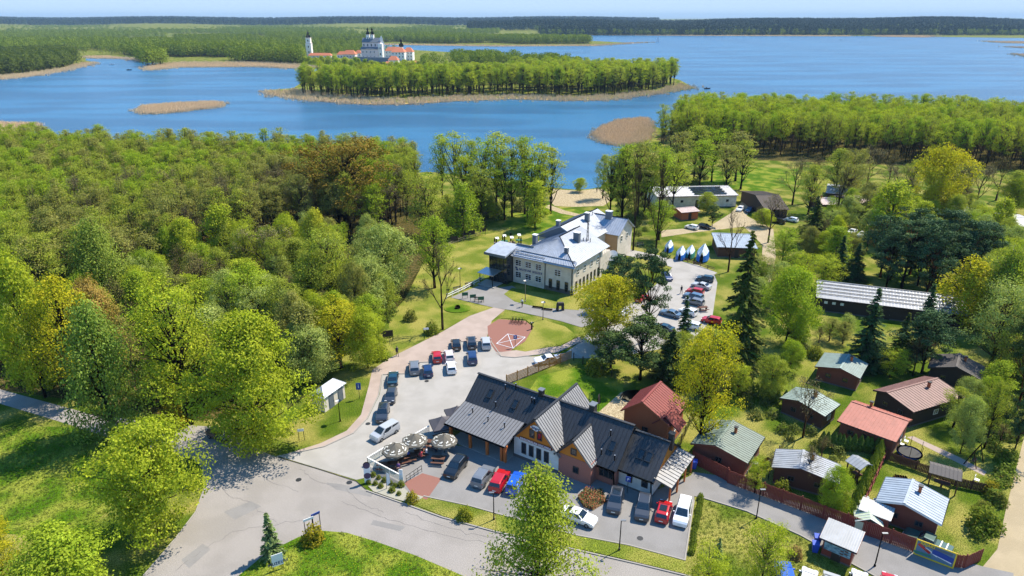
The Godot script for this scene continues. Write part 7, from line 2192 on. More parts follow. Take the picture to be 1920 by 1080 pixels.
func parasol(x: float, z: float, r: float, h: float, sides: int, m: Material, label: String, printed: bool, turn := 0.2) -> void:
	var t := thing("parasol", label, "parasol", V(x, 0.06, z), turn)
	var b := MB.new()
	var rise := r * 0.52
	for k in sides:
		var a := TAU * k / sides
		var c := TAU * (k + 1) / sides
		var p0 := V(cos(a) * r, h - rise, sin(a) * r)
		var p1 := V(cos(c) * r, h - rise, sin(c) * r)
		var top := V(0, h, 0)
		var m0 := p0.lerp(top, 0.5) - V(0, 0.06, 0)
		var m1 := p1.lerp(top, 0.5) - V(0, 0.06, 0)
		b.quad(p1, p0, m0, m1)
		b.tri(m1, m0, top)
		b.quad(p0, p1, p1 - V(0, 0.28, 0), p0 - V(0, 0.28, 0))
	obj("canopy", b, m, t)
	b = MB.new()
	b.tube(V(0, 0, 0), V(0, h + 0.12, 0), 0.045, 0.04, 8)
	obj("pole", b, M.metal_dark, t)
	b = MB.new()
	b.box(V(0, 0.06, 0), V(0.8, 0.12, 0.8))
	obj("foot", b, M.concrete, t)
	for k in sides:
		var a := TAU * k / sides
		b = MB.new()
		b.tube(V(0, h - 0.16, 0), V(cos(a) * r * 0.98, h - rise - 0.14, sin(a) * r * 0.98), 0.022, 0.022, 4, false)
		obj("rib", b, M.metal_grey, t)
	if printed:
		for k in sides:
			var a := TAU * (k + 0.5) / sides
			var rr := r * cos(PI / sides)
			var slope := atan2(rise, rr)
			var mid := V(cos(a) * rr * 0.70, h - rise * 0.70 - 0.01, sin(a) * rr * 0.70)
			text("lettering", "Kozel", mid + V(cos(a), -0.42, sin(a)) * 0.2, PI / 2 - a, 0.2, M.print_white, t, -PI / 2 + slope)
			var e := MB.new()
			e.box(V(-0.04, 0.2, 0), V(0.28, 0.12, 0.03))
			e.box(V(0.08, 0.31, 0), V(0.15, 0.2, 0.03), Basis(V(0, 0, 1), -0.5))
			e.box(V(-0.14, 0.15, 0.0), V(0.07, 0.12, 0.025))
			var o := obj("emblem", e, M.print_white, t)
			o.position = mid + V(cos(a) * 0.12, -0.02, sin(a) * 0.12)
			o.rotation = V(-PI / 2 + slope, PI / 2 - a, 0)
			text("valance_lettering", "Kozel", V(cos(a) * (rr + 0.01), h - rise - 0.15, sin(a) * (rr + 0.01)), PI / 2 - a, 0.09, M.print_white, t)

func cafe_table(x: float, z: float, turn: float, label: String, group: String) -> void:
	var t := thing("picnic_table", label, "table", V(x, 0.06, z), turn, group)
	var b := MB.new()
	b.box(V(0, 0.74, 0), V(1.7, 0.06, 0.75))
	obj("table_top", b, M.brown_wood, t)
	for s in [-1, 1]:
		b = MB.new()
		b.box(V(0, 0.45, s * 0.7), V(1.7, 0.05, 0.28))
		obj("seat", b, M.brown_wood, t)
		b = MB.new()
		b.box(V(s * 0.65, 0.36, 0), V(0.08, 0.72, 0.5))
		b.box(V(s * 0.65, 0.4, 0), V(0.07, 0.06, 1.5))
		obj("leg", b, M.metal_dark, t)

func street_furniture() -> void:
	# fences
	line_fence("red_board_fence", "long dark red board fence along the lane", "fence", pv([22.57, -71.62, 25.87, -68.01, 25.88, -67.61, 32.69, -62.74, 36.53, -59.87, 41.93, -56.18]), 1.9, M.red_fence, "boards")
	line_fence("red_board_fence", "dark red fence end turning to the gravel road", "fence", pv([44.92, -54.09, 45.91, -53.95, 48.19, -54.97]), 1.7, M.red_fence, "boards")
	line_fence("garden_fence", "red-brown fence between the thuja hedge and the blue-grey cottage", "fence", pv([47.09, -72.29, 38.88, -61.76]), 1.3, M.red_fence, "boards")
	line_fence("garden_fence", "red-brown fence behind the blue-grey cottage's shelter", "fence", pv([47.23, -72.29, 51.11, -69.05, 52.81, -67.01, 55.81, -65.73]), 1.3, M.brown_wood, "boards")
	line_fence("wooden_fence", "golden timber fence round the restaurant's back garden", "fence", pv([-0.81, -91.16, 2.49, -93.82, 5.96, -96.61, 9.77, -99.53]), 1.7, M.wood_fence, "slats")
	line_fence("mesh_fence", "grey mesh fence along the brick house path", "fence", pv([21.22, -73.65, 24.21, -79.8, 27.12, -84.6, 29.88, -89.09]), 1.5, M.metal_grey, "mesh")
	line_fence("mesh_fence", "grey mesh fence between green and grey cottages", "fence", pv([28.38, -68.22, 31.7, -70.32, 35.43, -75.06]), 1.2, M.metal_grey, "mesh")
	line_fence("rail_fence", "weathered rail fence round the museum lawn's upper edge", "fence", pv([-17.46, -153.62, -14.48, -160.59, -10.78, -164.95, -7.54, -168.14]), 1.1, M.grey_wood, "rails")
	line_fence("entrance_rail", "pale handrail down the museum's lawn side", "fence", pv([-12.95, -125.52, -9.83, -129.8, -5.92, -136.23]), 1.0, M.frame_white, "rails")
	line_fence("rail_fence", "low brown rail fence before the covered boats", "fence", pv([38.11, -149.76, 41.07, -145.72, 44.74, -141.51]), 0.8, M.brown_wood, "rails")
	line_fence("mesh_fence", "dark garden fence below the yew and larch", "fence", pv([10, -99.16, 12.77, -96.61, 16.81, -92.31]), 1.3, M.metal_dark, "mesh")
	# billboard on the fence
	var b0 := Vector2(41.91, -56.02)
	var b1 := Vector2(44.72, -53.95)
	var d := b1 - b0
	var bb := thing("billboard", "yellow-framed colourful banner of boats at the fence end", "billboard", V((b0.x + b1.x) / 2, 0, (b0.y + b1.y) / 2), atan2(-d.y, d.x))
	var w := d.length()
	var b := MB.new()
	b.box(V(0, 1.05, 0.08), V(w, 1.8, 0.05))
	obj("banner", b, mat("banner_base", S(96, 128, 150), 0.6), bb)
	b = MB.new()
	for y in [0.14, 1.96]:
		b.box(V(0, y, 0.12), V(w + 0.1, 0.14, 0.05))
	for s in [-1, 1]:
		b.box(V(s * w / 2, 1.05, 0.12), V(0.12, 1.7, 0.05))
	obj("frame", b, M.yellow, bb)
	for a in [[-0.28, 1.2, 1.3, 0.32, -0.5, "paint_red"], [-0.1, 1.05, 1.3, 0.2, -0.4, "sign_white"], [0.2, 1.1, 1.9, 0.6, -0.15, "sign_blue"], [0.24, 0.75, 1.4, 0.16, -0.2, "sign_white"], [-0.3, 0.5, 1.6, 0.25, 0.05, "tarp_green"], [0.1, 1.62, 2.2, 0.24, 0.0, "church_roof"]]:
		b = MB.new()
		b.box(V(a[0] * w, a[1], 0.13 + 0.004 * a[2]), V(a[2], a[3], 0.02), Basis(V(0, 0, 1), a[4]))
		obj("printed_shape", b, M[a[5]], bb)
	text("lettering", "KAJAKI", V(-0.22 * w, 1.72, 0.15), 0, 0.3, M.yellow, bb)
	for s in [-0.4, 0.0, 0.4]:
		b = MB.new()
		b.box(V(s * w, 1.0, 0.0), V(0.1, 2.0, 0.08))
		obj("post", b, M.brown_wood, bb)
	# lamp posts
	var lp := [11.25, -56.48, 27.28, -61.41, 36.96, -54.24, -2.02, -61.15]
	lamp_post(lp[0], lp[1], 3.9, "slim grey lamp post on the verge before charcoal cars", M.metal_grey)
	lamp_post(lp[2], lp[3], 3.9, "slim grey lamp post on the lawn beside the fence lane", M.metal_grey)
	lamp_post(lp[4], lp[5], 4.2, "slim grey lamp post beside the mural shed", M.metal_grey)
	lamp_post(lp[6], lp[7], 3.7, "slim grey lamp post on the verge by the clipped bush", M.metal_grey, false, PI)
	lp = [2.62, -123.87, -10.74, -131.88, -23.79, -81.12, 9.79, -193.3, 5.72, -115.21, 33.75, -145.36]
	lamp_post(lp[0], lp[1], 4.4, "white lamp post with disc head before the museum", M.frame_white, true)
	lamp_post(lp[2], lp[3], 4.0, "thin lamp post on the museum lawn by the entrance rail", M.metal_grey, true)
	lamp_post(lp[4], lp[5], 3.2, "dark lantern post on the verge below the kiosk", M.metal_dark, true)
	lamp_post(lp[6], lp[7], 3.5, "thin post beside the bathing beach path", M.metal_grey)
	lamp_post(lp[8], lp[9], 3.5, "white disc-headed lamp post beside the museum forecourt verge", M.frame_white, true)
	lamp_post(lp[10], lp[11], 3.0, "thin post beside the track before the boats", M.metal_grey)
	# signs
	var q := [0.54, -103.8, -22.37, -87.1, 13.54, -65.73, -14.84, -107.1, -27.79, -76.51, -21.58, -58.22, -21.05, -59.03, -23.62, -53.8]
	board_sign("parking_sign", "blue parking sign at the marked disabled bay", "sign", q[0], q[1], 0.0, 2.0, 0.6, 0.7, M.sign_blue, M.metal_grey, "P", M.sign_white)
	board_sign("info_sign", "blue information sign on the grass by the kiosk", "sign", q[2], q[3], 0.0, 2.1, 0.7, 1.1, M.sign_blue, M.metal_grey, "i", M.sign_white)
	board_sign("parking_sign", "blue parking sign before the restaurant's white wing", "sign", q[4], q[5], -0.3, 2.0, 0.6, 0.7, M.sign_blue, M.metal_grey, "P", M.sign_white)
	board_sign("direction_sign", "small blue-white sign beside the path by the bare ash", "sign", q[6], q[7], 0.2, 2.0, 0.9, 0.35, M.sign_white, M.sign_green)
	board_sign("direction_sign", "small blue-white sign under the huge linden", "sign", q[8], q[9], 0.2, 1.6, 0.8, 0.4, M.sign_white, M.metal_grey)
	board_sign("street_sign", "white street-name plate above the yellow bush", "sign", q[10], q[11], 0.6, 2.6, 1.1, 0.28, M.sign_white, M.metal_grey)
	board_sign("street_sign", "blue street-name plate beside the yellow bush", "sign", q[12], q[13], 0.7, 2.6, 1.0, 0.28, M.sign_blue, M.metal_grey)
	var ms := board_sign("museum_sign", "white two-panel museum sign at the road island's corner", "sign", q[14], q[15], 0.5, 0.9, 1.1, 0.7, M.sign_white, M.brown_wood, "MUZEUM", M.letter_blue)
	b = MB.new()
	b.box(V(0, 1.64, 0), V(1.1, 0.7, 0.05))
	obj("upper_board", b, M.sign_white, ms)
	var wl := Vector2(-17.32, -67.71)
	var wt := thing("welcome_totem", "white totem with purple discs at the terrace corner", "sign", V(wl.x, 0.05, wl.y), 0.2)
	b = MB.new()
	b.box(V(0, 1.1, 0), V(0.75, 2.2, 0.16))
	obj("panel", b, M.sign_white, wt)
	for y in [1.0, 2.45]:
		b = MB.new()
		b.tube(V(0, y, -0.1), V(0, y, 0.1), 0.42, 0.42, 18)
		obj("disc", b, M.purple, wt)
	var fl := Vector2(-14.87, -66.51)
	var ft := thing("banner_flag", "pale leaning banner in the gravel bed", "banner", V(fl.x, 0.05, fl.y), 0.5)
	b = MB.new()
	b.tube(V(0, 0, 0), V(0.1, 2.3, 0), 0.03, 0.02, 6)
	obj("pole", b, M.metal_grey, ft)
	b = MB.new()
	b.slab(V(0.03, 0.4, 0.03), V(0.5, 0.7, 0.03), V(0.4, 2.0, 0.03), V(0.1, 2.3, 0.03), 0.02)
	obj("cloth", b, M.sign_white, ft)
	# info boards, benches and sculptures by the museum
	var nb := [Vector2(-21.38, -106.26), Vector2(-14.21, -160.59), Vector2(-10.81, -165.4), Vector2(-7.54, -168.14)]
	for k in 4:
		board_sign("notice_board", ["dark roofed notice board beside the footpath's wild edge", "dark notice board at the rail fence's bend", "wide dark notice board in the rail fence", "dark notice board at the rail fence's end"][k], "notice board", nb[k].x, nb[k].y, 0.3, 1.5, 1.8 if k != 2 else 3.0, 1.1, M.dark_wood, M.dark_wood)
	for k in 3:
		var p := Vector2(-9.34, -125.52).lerp(Vector2(-6.06, -123.33), k / 2.0)
		board_sign("info_stand", "low green information panel on the museum forecourt", "panel", p.x, p.y, 0.2, 1.0, 1.2, 0.7, M.sign_green, M.metal_dark).set_meta("group", "green panels on the forecourt")
	for a in [[Vector2(-11.12, -129.51), 0.6, "grey bench beside the handrail, lower end"], [Vector2(-8.86, -131.88), 0.6, "grey bench beside the handrail, upper end"], [Vector2(-6.61, -123.87), 0.0, "bench between the green information panels"], [Vector2(31.29, -158.9), 0.2, "bench under the tall lakeside trees"]]:
		bench(a[0].x, a[0].y, a[1], a[2], M.grey_wood)
	var sc := Vector2(9.17, -119.66)
	var st := thing("stone_arch", "dark squat stone arch on the museum verge", "sculpture", V(sc.x, 0.07, sc.y), 0.2)
	b = MB.new()
	b.hexa([V(-0.75, 0, 0.35), V(-0.35, 0, 0.35), V(-0.35, 0, -0.35), V(-0.75, 0, -0.35), V(-0.65, 1.1, 0.3), V(-0.3, 1.0, 0.3), V(-0.3, 1.0, -0.3), V(-0.65, 1.1, -0.3)])
	b.hexa([V(0.35, 0, 0.35), V(0.75, 0, 0.35), V(0.75, 0, -0.35), V(0.35, 0, -0.35), V(0.3, 1.0, 0.3), V(0.7, 1.1, 0.3), V(0.7, 1.1, -0.3), V(0.3, 1.0, -0.3)])
	obj("pillar", b, M.stone_dark, st)
	b = MB.new()
	b.hexa([V(-0.7, 1.0, 0.36), V(0.75, 1.0, 0.36), V(0.75, 1.0, -0.36), V(-0.7, 1.0, -0.36), V(-0.5, 1.6, 0.3), V(0.65, 1.55, 0.3), V(0.65, 1.55, -0.3), V(-0.5, 1.6, -0.3)])
	obj("lintel", b, M.stone_dark, st)
	for a in [[Vector2(4.93, -120.69), "dark log bench on the museum verge"], [Vector2(6.72, -119.66), "second dark log bench beside the stone arch"]]:
		b = MB.new()
		b.tube(V(-1.0, 0.2, 0), V(1.0, 0.2, 0), 0.18, 0.16, 8)
		var o := one("felled_log", b, M.stone_dark, a[1], "log")
		o.position = V(a[0].x, 0.08, a[0].y)
		o.rotation.y = -0.3
	var bl := Vector2(3.54, -111.03)
	b = MB.new()
	b.tube(V(0, 0, 0), V(0, 1.3, 0), 0.16, 0.14, 10)
	b.tube(V(0, 1.3, 0), V(0, 1.4, 0), 0.19, 0.12, 10)
	one("post_marker", b, M.concrete, "short grey marker post beside the brick plaza", "post").position = V(bl.x, 0.07, bl.y)
	# boulder circle on the lawn
	var bo := Vector2(-10.45, -120.43)
	b = MB.new()
	b.ball(V(0, 0.3, 0), V(0.55, 0.5, 0.4), 0.12, 6)
	one("boulder", b, M.stone_pale, "boulder in the planted ring on the lawn", "boulder").position = V(bo.x, 0.02, bo.y)
	b = MB.new()
	var ring := PackedVector2Array()
	for k in 20:
		ring.append(Vector2(cos(TAU * k / 20) * 2.6, sin(TAU * k / 20) * 2.0))
	b.prism(ring, 0.0, 0.1)
	var ro := obj("planted_ring", b, M.lush_grass)
	ro.position = V(bo.x, 0.02, bo.y)
	ro.set_meta("kind", "structure")
	# bicycles in the rack
	var br := Vector2(1.17, -113.79)
	var rk := thing("bicycle_rack", "steel bicycle rack on the brick plaza", "bicycle rack", V(br.x, 0.07, br.y), -0.3)
	b = MB.new()
	for k in 6:
		b.tube(V(-1.5 + k * 0.6, 0, -0.4), V(-1.5 + k * 0.6, 0.5, 0), 0.025, 0.025, 5)
		b.tube(V(-1.5 + k * 0.6, 0, 0.4), V(-1.5 + k * 0.6, 0.5, 0), 0.025, 0.025, 5)
	b.tube(V(-1.6, 0.02, 0), V(1.6, 0.02, 0), 0.025, 0.025, 5)
	obj("hoops", b, M.metal_grey, rk)
	for k in 4:
		var bp := V(br.x, 0.09, br.y) + Basis(Vector3.UP, -0.3) * V(-1.1 + k * 0.6, 0, 0.1)
		var bi := thing("bicycle", "bicycle parked in the plaza's steel rack", "bicycle", bp, -0.3 + PI / 2, "bicycles in the plaza rack")
		for s in [-0.5, 0.5]:
			b = MB.new()
			for e in 14:
				var a0 := TAU * e / 14
				var a1 := TAU * (e + 1) / 14
				b.tube(V(s + cos(a0) * 0.33, 0.34 + sin(a0) * 0.33, 0), V(s + cos(a1) * 0.33, 0.34 + sin(a1) * 0.33, 0), 0.025, 0.025, 4, false)
			obj("wheel", b, M.tyre, bi)
		b = MB.new()
		for e in [[V(-0.5, 0.34, 0), V(-0.15, 0.85, 0)], [V(-0.15, 0.85, 0), V(0.35, 0.85, 0)], [V(0.35, 0.9, 0), V(0.5, 0.34, 0)], [V(-0.5, 0.34, 0), V(0, 0.32, 0)], [V(0, 0.32, 0), V(0.35, 0.82, 0)], [V(0, 0.32, 0), V(-0.17, 0.92, 0)]]:
			b.tube(e[0], e[1], 0.025, 0.025, 5, false)
		obj("frame", b, [M.sign_green, M.tarp_blue, M.metal_dark, M.steel][k], bi)
		b = MB.new()
		b.box(V(-0.18, 0.96, 0), V(0.24, 0.06, 0.14))
		obj("saddle", b, M.black_plastic, bi)
		b = MB.new()
		b.tube(V(0.33, 1.02, -0.28), V(0.33, 1.02, 0.28), 0.02, 0.02, 5)
		obj("handlebar", b, M.metal_dark, bi)
	# climbing frame behind the atrium
	var cf := Vector2(-1.03, -157.24)
	var c := thing("climbing_frame", "black and white post climbing frame behind the museum atrium", "play frame", V(cf.x, 0, cf.y), 0.2)
	for k in 8:
		b = MB.new()
		var p := V(-3.0 + (k % 4) * 2.0, 0, -1.2 + (k / 4) * 2.4)
		b.tube(p, p + V(0, 2.4 + 0.6 * (k % 3), 0), 0.16, 0.16, 8)
		obj("post", b, M.metal_dark, c)
	for k in 4:
		b = MB.new()
		b.box(V(-2.6 + k * 1.8, 1.6 + 0.4 * (k % 2), 0.2 * (k % 3)), V(1.5, 0.1, 1.4))
		obj("platform", b, M.sign_green if k % 2 else M.grey_wood, c)
		b = MB.new()
		b.slab(V(-3.0 + k * 1.8, 2.7 + 0.5 * (k % 2), 0.5), V(-2.2 + k * 1.8, 2.7 + 0.5 * (k % 2), 0.5), V(-2.2 + k * 1.8, 3.0 + 0.5 * (k % 2), -0.3), V(-3.0 + k * 1.8, 3.0 + 0.5 * (k % 2), -0.3), 0.08)
		obj("roof_panel", b, M.frame_white, c)
	# playground swing by the cottages
	var sw := Vector2(57.94, -71.62)
	var pg := thing("swing_frame", "dark timber swing frame on the cottage lawn", "swing", V(sw.x, 0, sw.y), 0.7)
	for s in [-1.2, 1.2]:
		for e in [-0.7, 0.7]:
			b = MB.new()
			b.tube(V(s, 0, e), V(s, 2.2, 0), 0.06, 0.06, 6)
			obj("leg", b, M.brown_wood, pg)
	b = MB.new()
	b.tube(V(-1.4, 2.2, 0), V(1.4, 2.2, 0), 0.07, 0.07, 6)
	obj("beam", b, M.brown_wood, pg)
	b = MB.new()
	b.box(V(0, 0.5, 0), V(1.1, 0.06, 0.4))
	b.tube(V(-0.5, 0.5, 0), V(-0.5, 2.2, 0), 0.015, 0.015, 4)
	b.tube(V(0.5, 0.5, 0), V(0.5, 2.2, 0), 0.015, 0.015, 4)
	obj("seat", b, M.dark_wood, pg)
	# trampoline by the red-roofed cottage
	var tp := Vector2(50.43, -72.85)
	var tr := thing("trampoline", "blue-rimmed trampoline with dark net beside the red-roofed cottage", "trampoline", V(tp.x, 0, tp.y), 0.0)
	b = MB.new()
	b.lathe(V(0, 0.7, 0), [[1.3, 0], [1.3, 0.04]], 16)
	obj("mat", b, M.black_plastic, tr)
	b = MB.new()
	for e in 16:
		var a0 := TAU * e / 16
		var a1 := TAU * (e + 1) / 16
		b.tube(V(cos(a0) * 1.4, 0.74, sin(a0) * 1.4), V(cos(a1) * 1.4, 0.74, sin(a1) * 1.4), 0.12, 0.12, 6, false)
	obj("rim", b, M.bin_blue, tr)
	for e in 6:
		b = MB.new()
		var a := TAU * e / 6
		b.tube(V(cos(a) * 1.45, 0, sin(a) * 1.45), V(cos(a) * 1.45, 2.3, sin(a) * 1.45), 0.03, 0.03, 5)
		obj("pole", b, M.metal_dark, tr)
	# greenhouse and bins along the fence
	var gr := Vector2(38.89, -60.29)
	var gh := thing("greenhouse", "small pale green ribbed greenhouse behind the red fence", "greenhouse", V(gr.x, 0, gr.y), -0.35)
	b = MB.new()
	b.span(V(-1.3, 0, -1.6), V(1.3, 1.5, 1.6))
	obj("wall", b, mat("pale_green", S(172, 186, 160), 0.5), gh)
	roof(gh, "roof_slope", M.pale_green, M.frame_white, V(1.4, 1.5, 1.7), V(1.4, 1.5, -1.7), V(0, 2.2, -1.7), V(0, 2.2, 1.7), 0.05, 0.4)
	roof(gh, "roof_slope", M.pale_green, M.frame_white, V(-1.4, 1.5, -1.7), V(-1.4, 1.5, 1.7), V(0, 2.2, 1.7), V(0, 2.2, -1.7), 0.05, 0.4)
	for a in [[Vector2(31.68, -56.33), "blue wheeled bin against the mural shed"], [Vector2(32.32, -57.34), "second blue wheeled bin behind the first, by the shed"], [Vector2(22.57, -70.53), "blue bin at the carport's rear corner"]]:
		var t := thing("wheeled_bin", a[1], "bin", V(a[0].x, 0.02, a[0].y), -0.3)
		b = MB.new()
		b.hexa([V(-0.25, 0.08, 0.3), V(0.25, 0.08, 0.3), V(0.25, 0.08, -0.3), V(-0.25, 0.08, -0.3), V(-0.32, 1.05, 0.38), V(0.32, 1.05, 0.38), V(0.32, 1.05, -0.38), V(-0.32, 1.05, -0.38)])
		obj("body", b, M.bin_blue, t)
		b = MB.new()
		b.box(V(0, 1.09, 0), V(0.7, 0.08, 0.84))
		obj("lid", b, M.bin_blue, t)
		b = MB.new()
		b.tube(V(-0.28, 0.12, -0.32), V(0.28, 0.12, -0.32), 0.12, 0.12, 8)
		obj("wheel", b, M.tyre, t)
	# table on the side-lot lawn
	var tb := Vector2(36.41, -119.41)
	cafe_table(tb.x, tb.y, 0.3, "pale picnic table on the side-lot lawn", "")
	# garden heap behind the restaurant
	var hp := Vector2(18.07, -87.55)
	b = MB.new()
	b.ball(V(0, 0.2, 0), V(2.2, 0.9, 1.4), 0.2, 7)
	one("rubble_heap", b, M.stone_pale, "pale rubble heap behind the restaurant garden", "heap").position = V(hp.x, 0, hp.y)
	# yard clutter by the cottages
	for a in [[Vector2(32, -71.18), "log pile beside the grey cottage's corner", 0.6], [Vector2(46.82, -67.71), "log pile behind the blue-grey cottage", -0.3], [Vector2(50.31, -94.85), "log pile under the teal cottage's eave", 0.2], [Vector2(69.08, -93.99), "log pile by the charcoal-roofed cottage", 0.1]]:
		var wp := thing("log_pile", a[1], "log pile", V(a[0].x, 0.02, a[0].y), a[2])
		for r in 3:
			for k in 7 - r:
				b = MB.new()
				b.tube(V(-0.9 + 0.27 * k + 0.13 * r, 0.14 + r * 0.23, -0.5), V(-0.9 + 0.27 * k + 0.13 * r, 0.14 + r * 0.23, 0.5), 0.13, 0.12, 7)
				obj("log", b, M.wood_fence if (k + r) % 3 else M.grey_wood, wp)
	for a in [[Vector2(30.05, -70.32), "blue rain barrel at the green-roofed cottage's corner", "bin_blue"], [Vector2(41.48, -63.38), "dark rain barrel by the thuja hedge fence", "metal_dark"], [Vector2(40.6, -63.84), "second dark barrel beside the hedge fence", "metal_dark"], [Vector2(55.41, -82.49), "green rain barrel behind the red-roofed cottage", "sign_green"]]:
		var rb := thing("rain_barrel", a[1], "barrel", V(a[0].x, 0.02, a[0].y))
		b = MB.new()
		b.lathe(V(0, 0, 0), [[0.27, 0], [0.33, 0.3], [0.33, 0.6], [0.28, 0.9]], 12)
		obj("body", b, M[a[2]], rb)
		b = MB.new()
		b.lathe(V(0, 0.9, 0), [[0.31, 0], [0.31, 0.05]], 12)
		obj("lid", b, M.metal_grey, rb)
	for a in [[Vector2(50.72, -75.06), "white garden chair beside the trampoline"], [Vector2(51.66, -75.78), "second white garden chair by the red-roofed cottage wall"], [Vector2(55.8, -67.71), "white garden chair on the lawn by the garden shelter"]]:
		var gc := thing("garden_chair", a[1], "chair", V(a[0].x, 0.02, a[0].y), 0.8)
		b = MB.new()
		b.box(V(0, 0.42, 0), V(0.5, 0.05, 0.5))
		obj("seat", b, M.frame_white, gc)
		b = MB.new()
		b.box(V(0, 0.7, -0.24), V(0.5, 0.55, 0.04))
		obj("backrest", b, M.frame_white, gc)
		for s in [[-1, -1], [1, -1], [1, 1], [-1, 1]]:
			b = MB.new()
			b.box(V(s[0] * 0.21, 0.2, s[1] * 0.21), V(0.04, 0.4, 0.04))
			obj("leg", b, M.frame_white, gc)
	# parasols, tables
	for a in [[Vector2(-14.54, -71.62), "printed brown parasol at the terrace railing's corner", 0.3], [Vector2(-12.39, -73.65), "printed brown parasol between two other printed parasols", 0.5], [Vector2(-8.62, -73.54), "printed brown parasol beside the porch posts", 0.1]]:
		parasol(a[0].x, a[0].y, 1.7, 2.8, 8, M.canvas, a[1], true, a[2])
	for a in [[Vector2(-9.3, -77.87), "plain dark grey square parasol at the porch roof's corner", 0.35], [Vector2(-7.49, -80.46), "plain dark grey square parasol behind the porch roof", 0.35]]:
		parasol(a[0].x, a[0].y, 2.1, 2.8, 4, M.canvas_grey, a[1], false, a[2] + PI / 4)
	for p in [Vector2(-14.56, -70.53), Vector2(-12.82, -72.29), Vector2(-11.57, -73.08), Vector2(-10.28, -75.06), Vector2(-9.24, -71.62), Vector2(-15.85, -70.32), Vector2(-13.6, -71.62), Vector2(-9.45, -76.51)]:
		cafe_table(p.x, p.y, rng.randf_range(-0.5, 0.5), "wooden picnic table under the terrace parasols", "tables under the parasols")
	var mk := Vector2(-13.28, -67.71)
	board_sign("menu_stand", "white pillar sign at the terrace entrance", "sign", mk.x, mk.y, -0.3, 1.1, 0.5, 1.6, M.sign_white, M.sign_white)
	# satellite dish and pots behind the restaurant
	var sd := Vector2(12.33, -84.17)
	var sa := thing("garden_umbrella", "closed grey umbrella stand behind the restaurant chimney", "umbrella", V(sd.x, 0, sd.y), 0.0)
	b = MB.new()
	b.tube(V(0, 0, 0), V(0, 2.6, 0), 0.04, 0.03, 6)
	obj("pole", b, M.metal_grey, sa)
	b = MB.new()
	b.lathe(V(0, 1.0, 0), [[0.12, 0], [0.3, 0.1], [0.12, 1.4], [0.04, 1.6]], 8)
	obj("canopy", b, M.canvas_grey, sa)


func cap_dist(p: Vector3, a: Vector3, b: Vector3, ra: float, rb: float) -> float:
	var ab := b - a
	var t := clampf((p - a).dot(ab) / maxf(ab.length_squared(), 1e-6), 0, 1)
	return (p - a - ab * t).length() - lerpf(ra, rb, t)

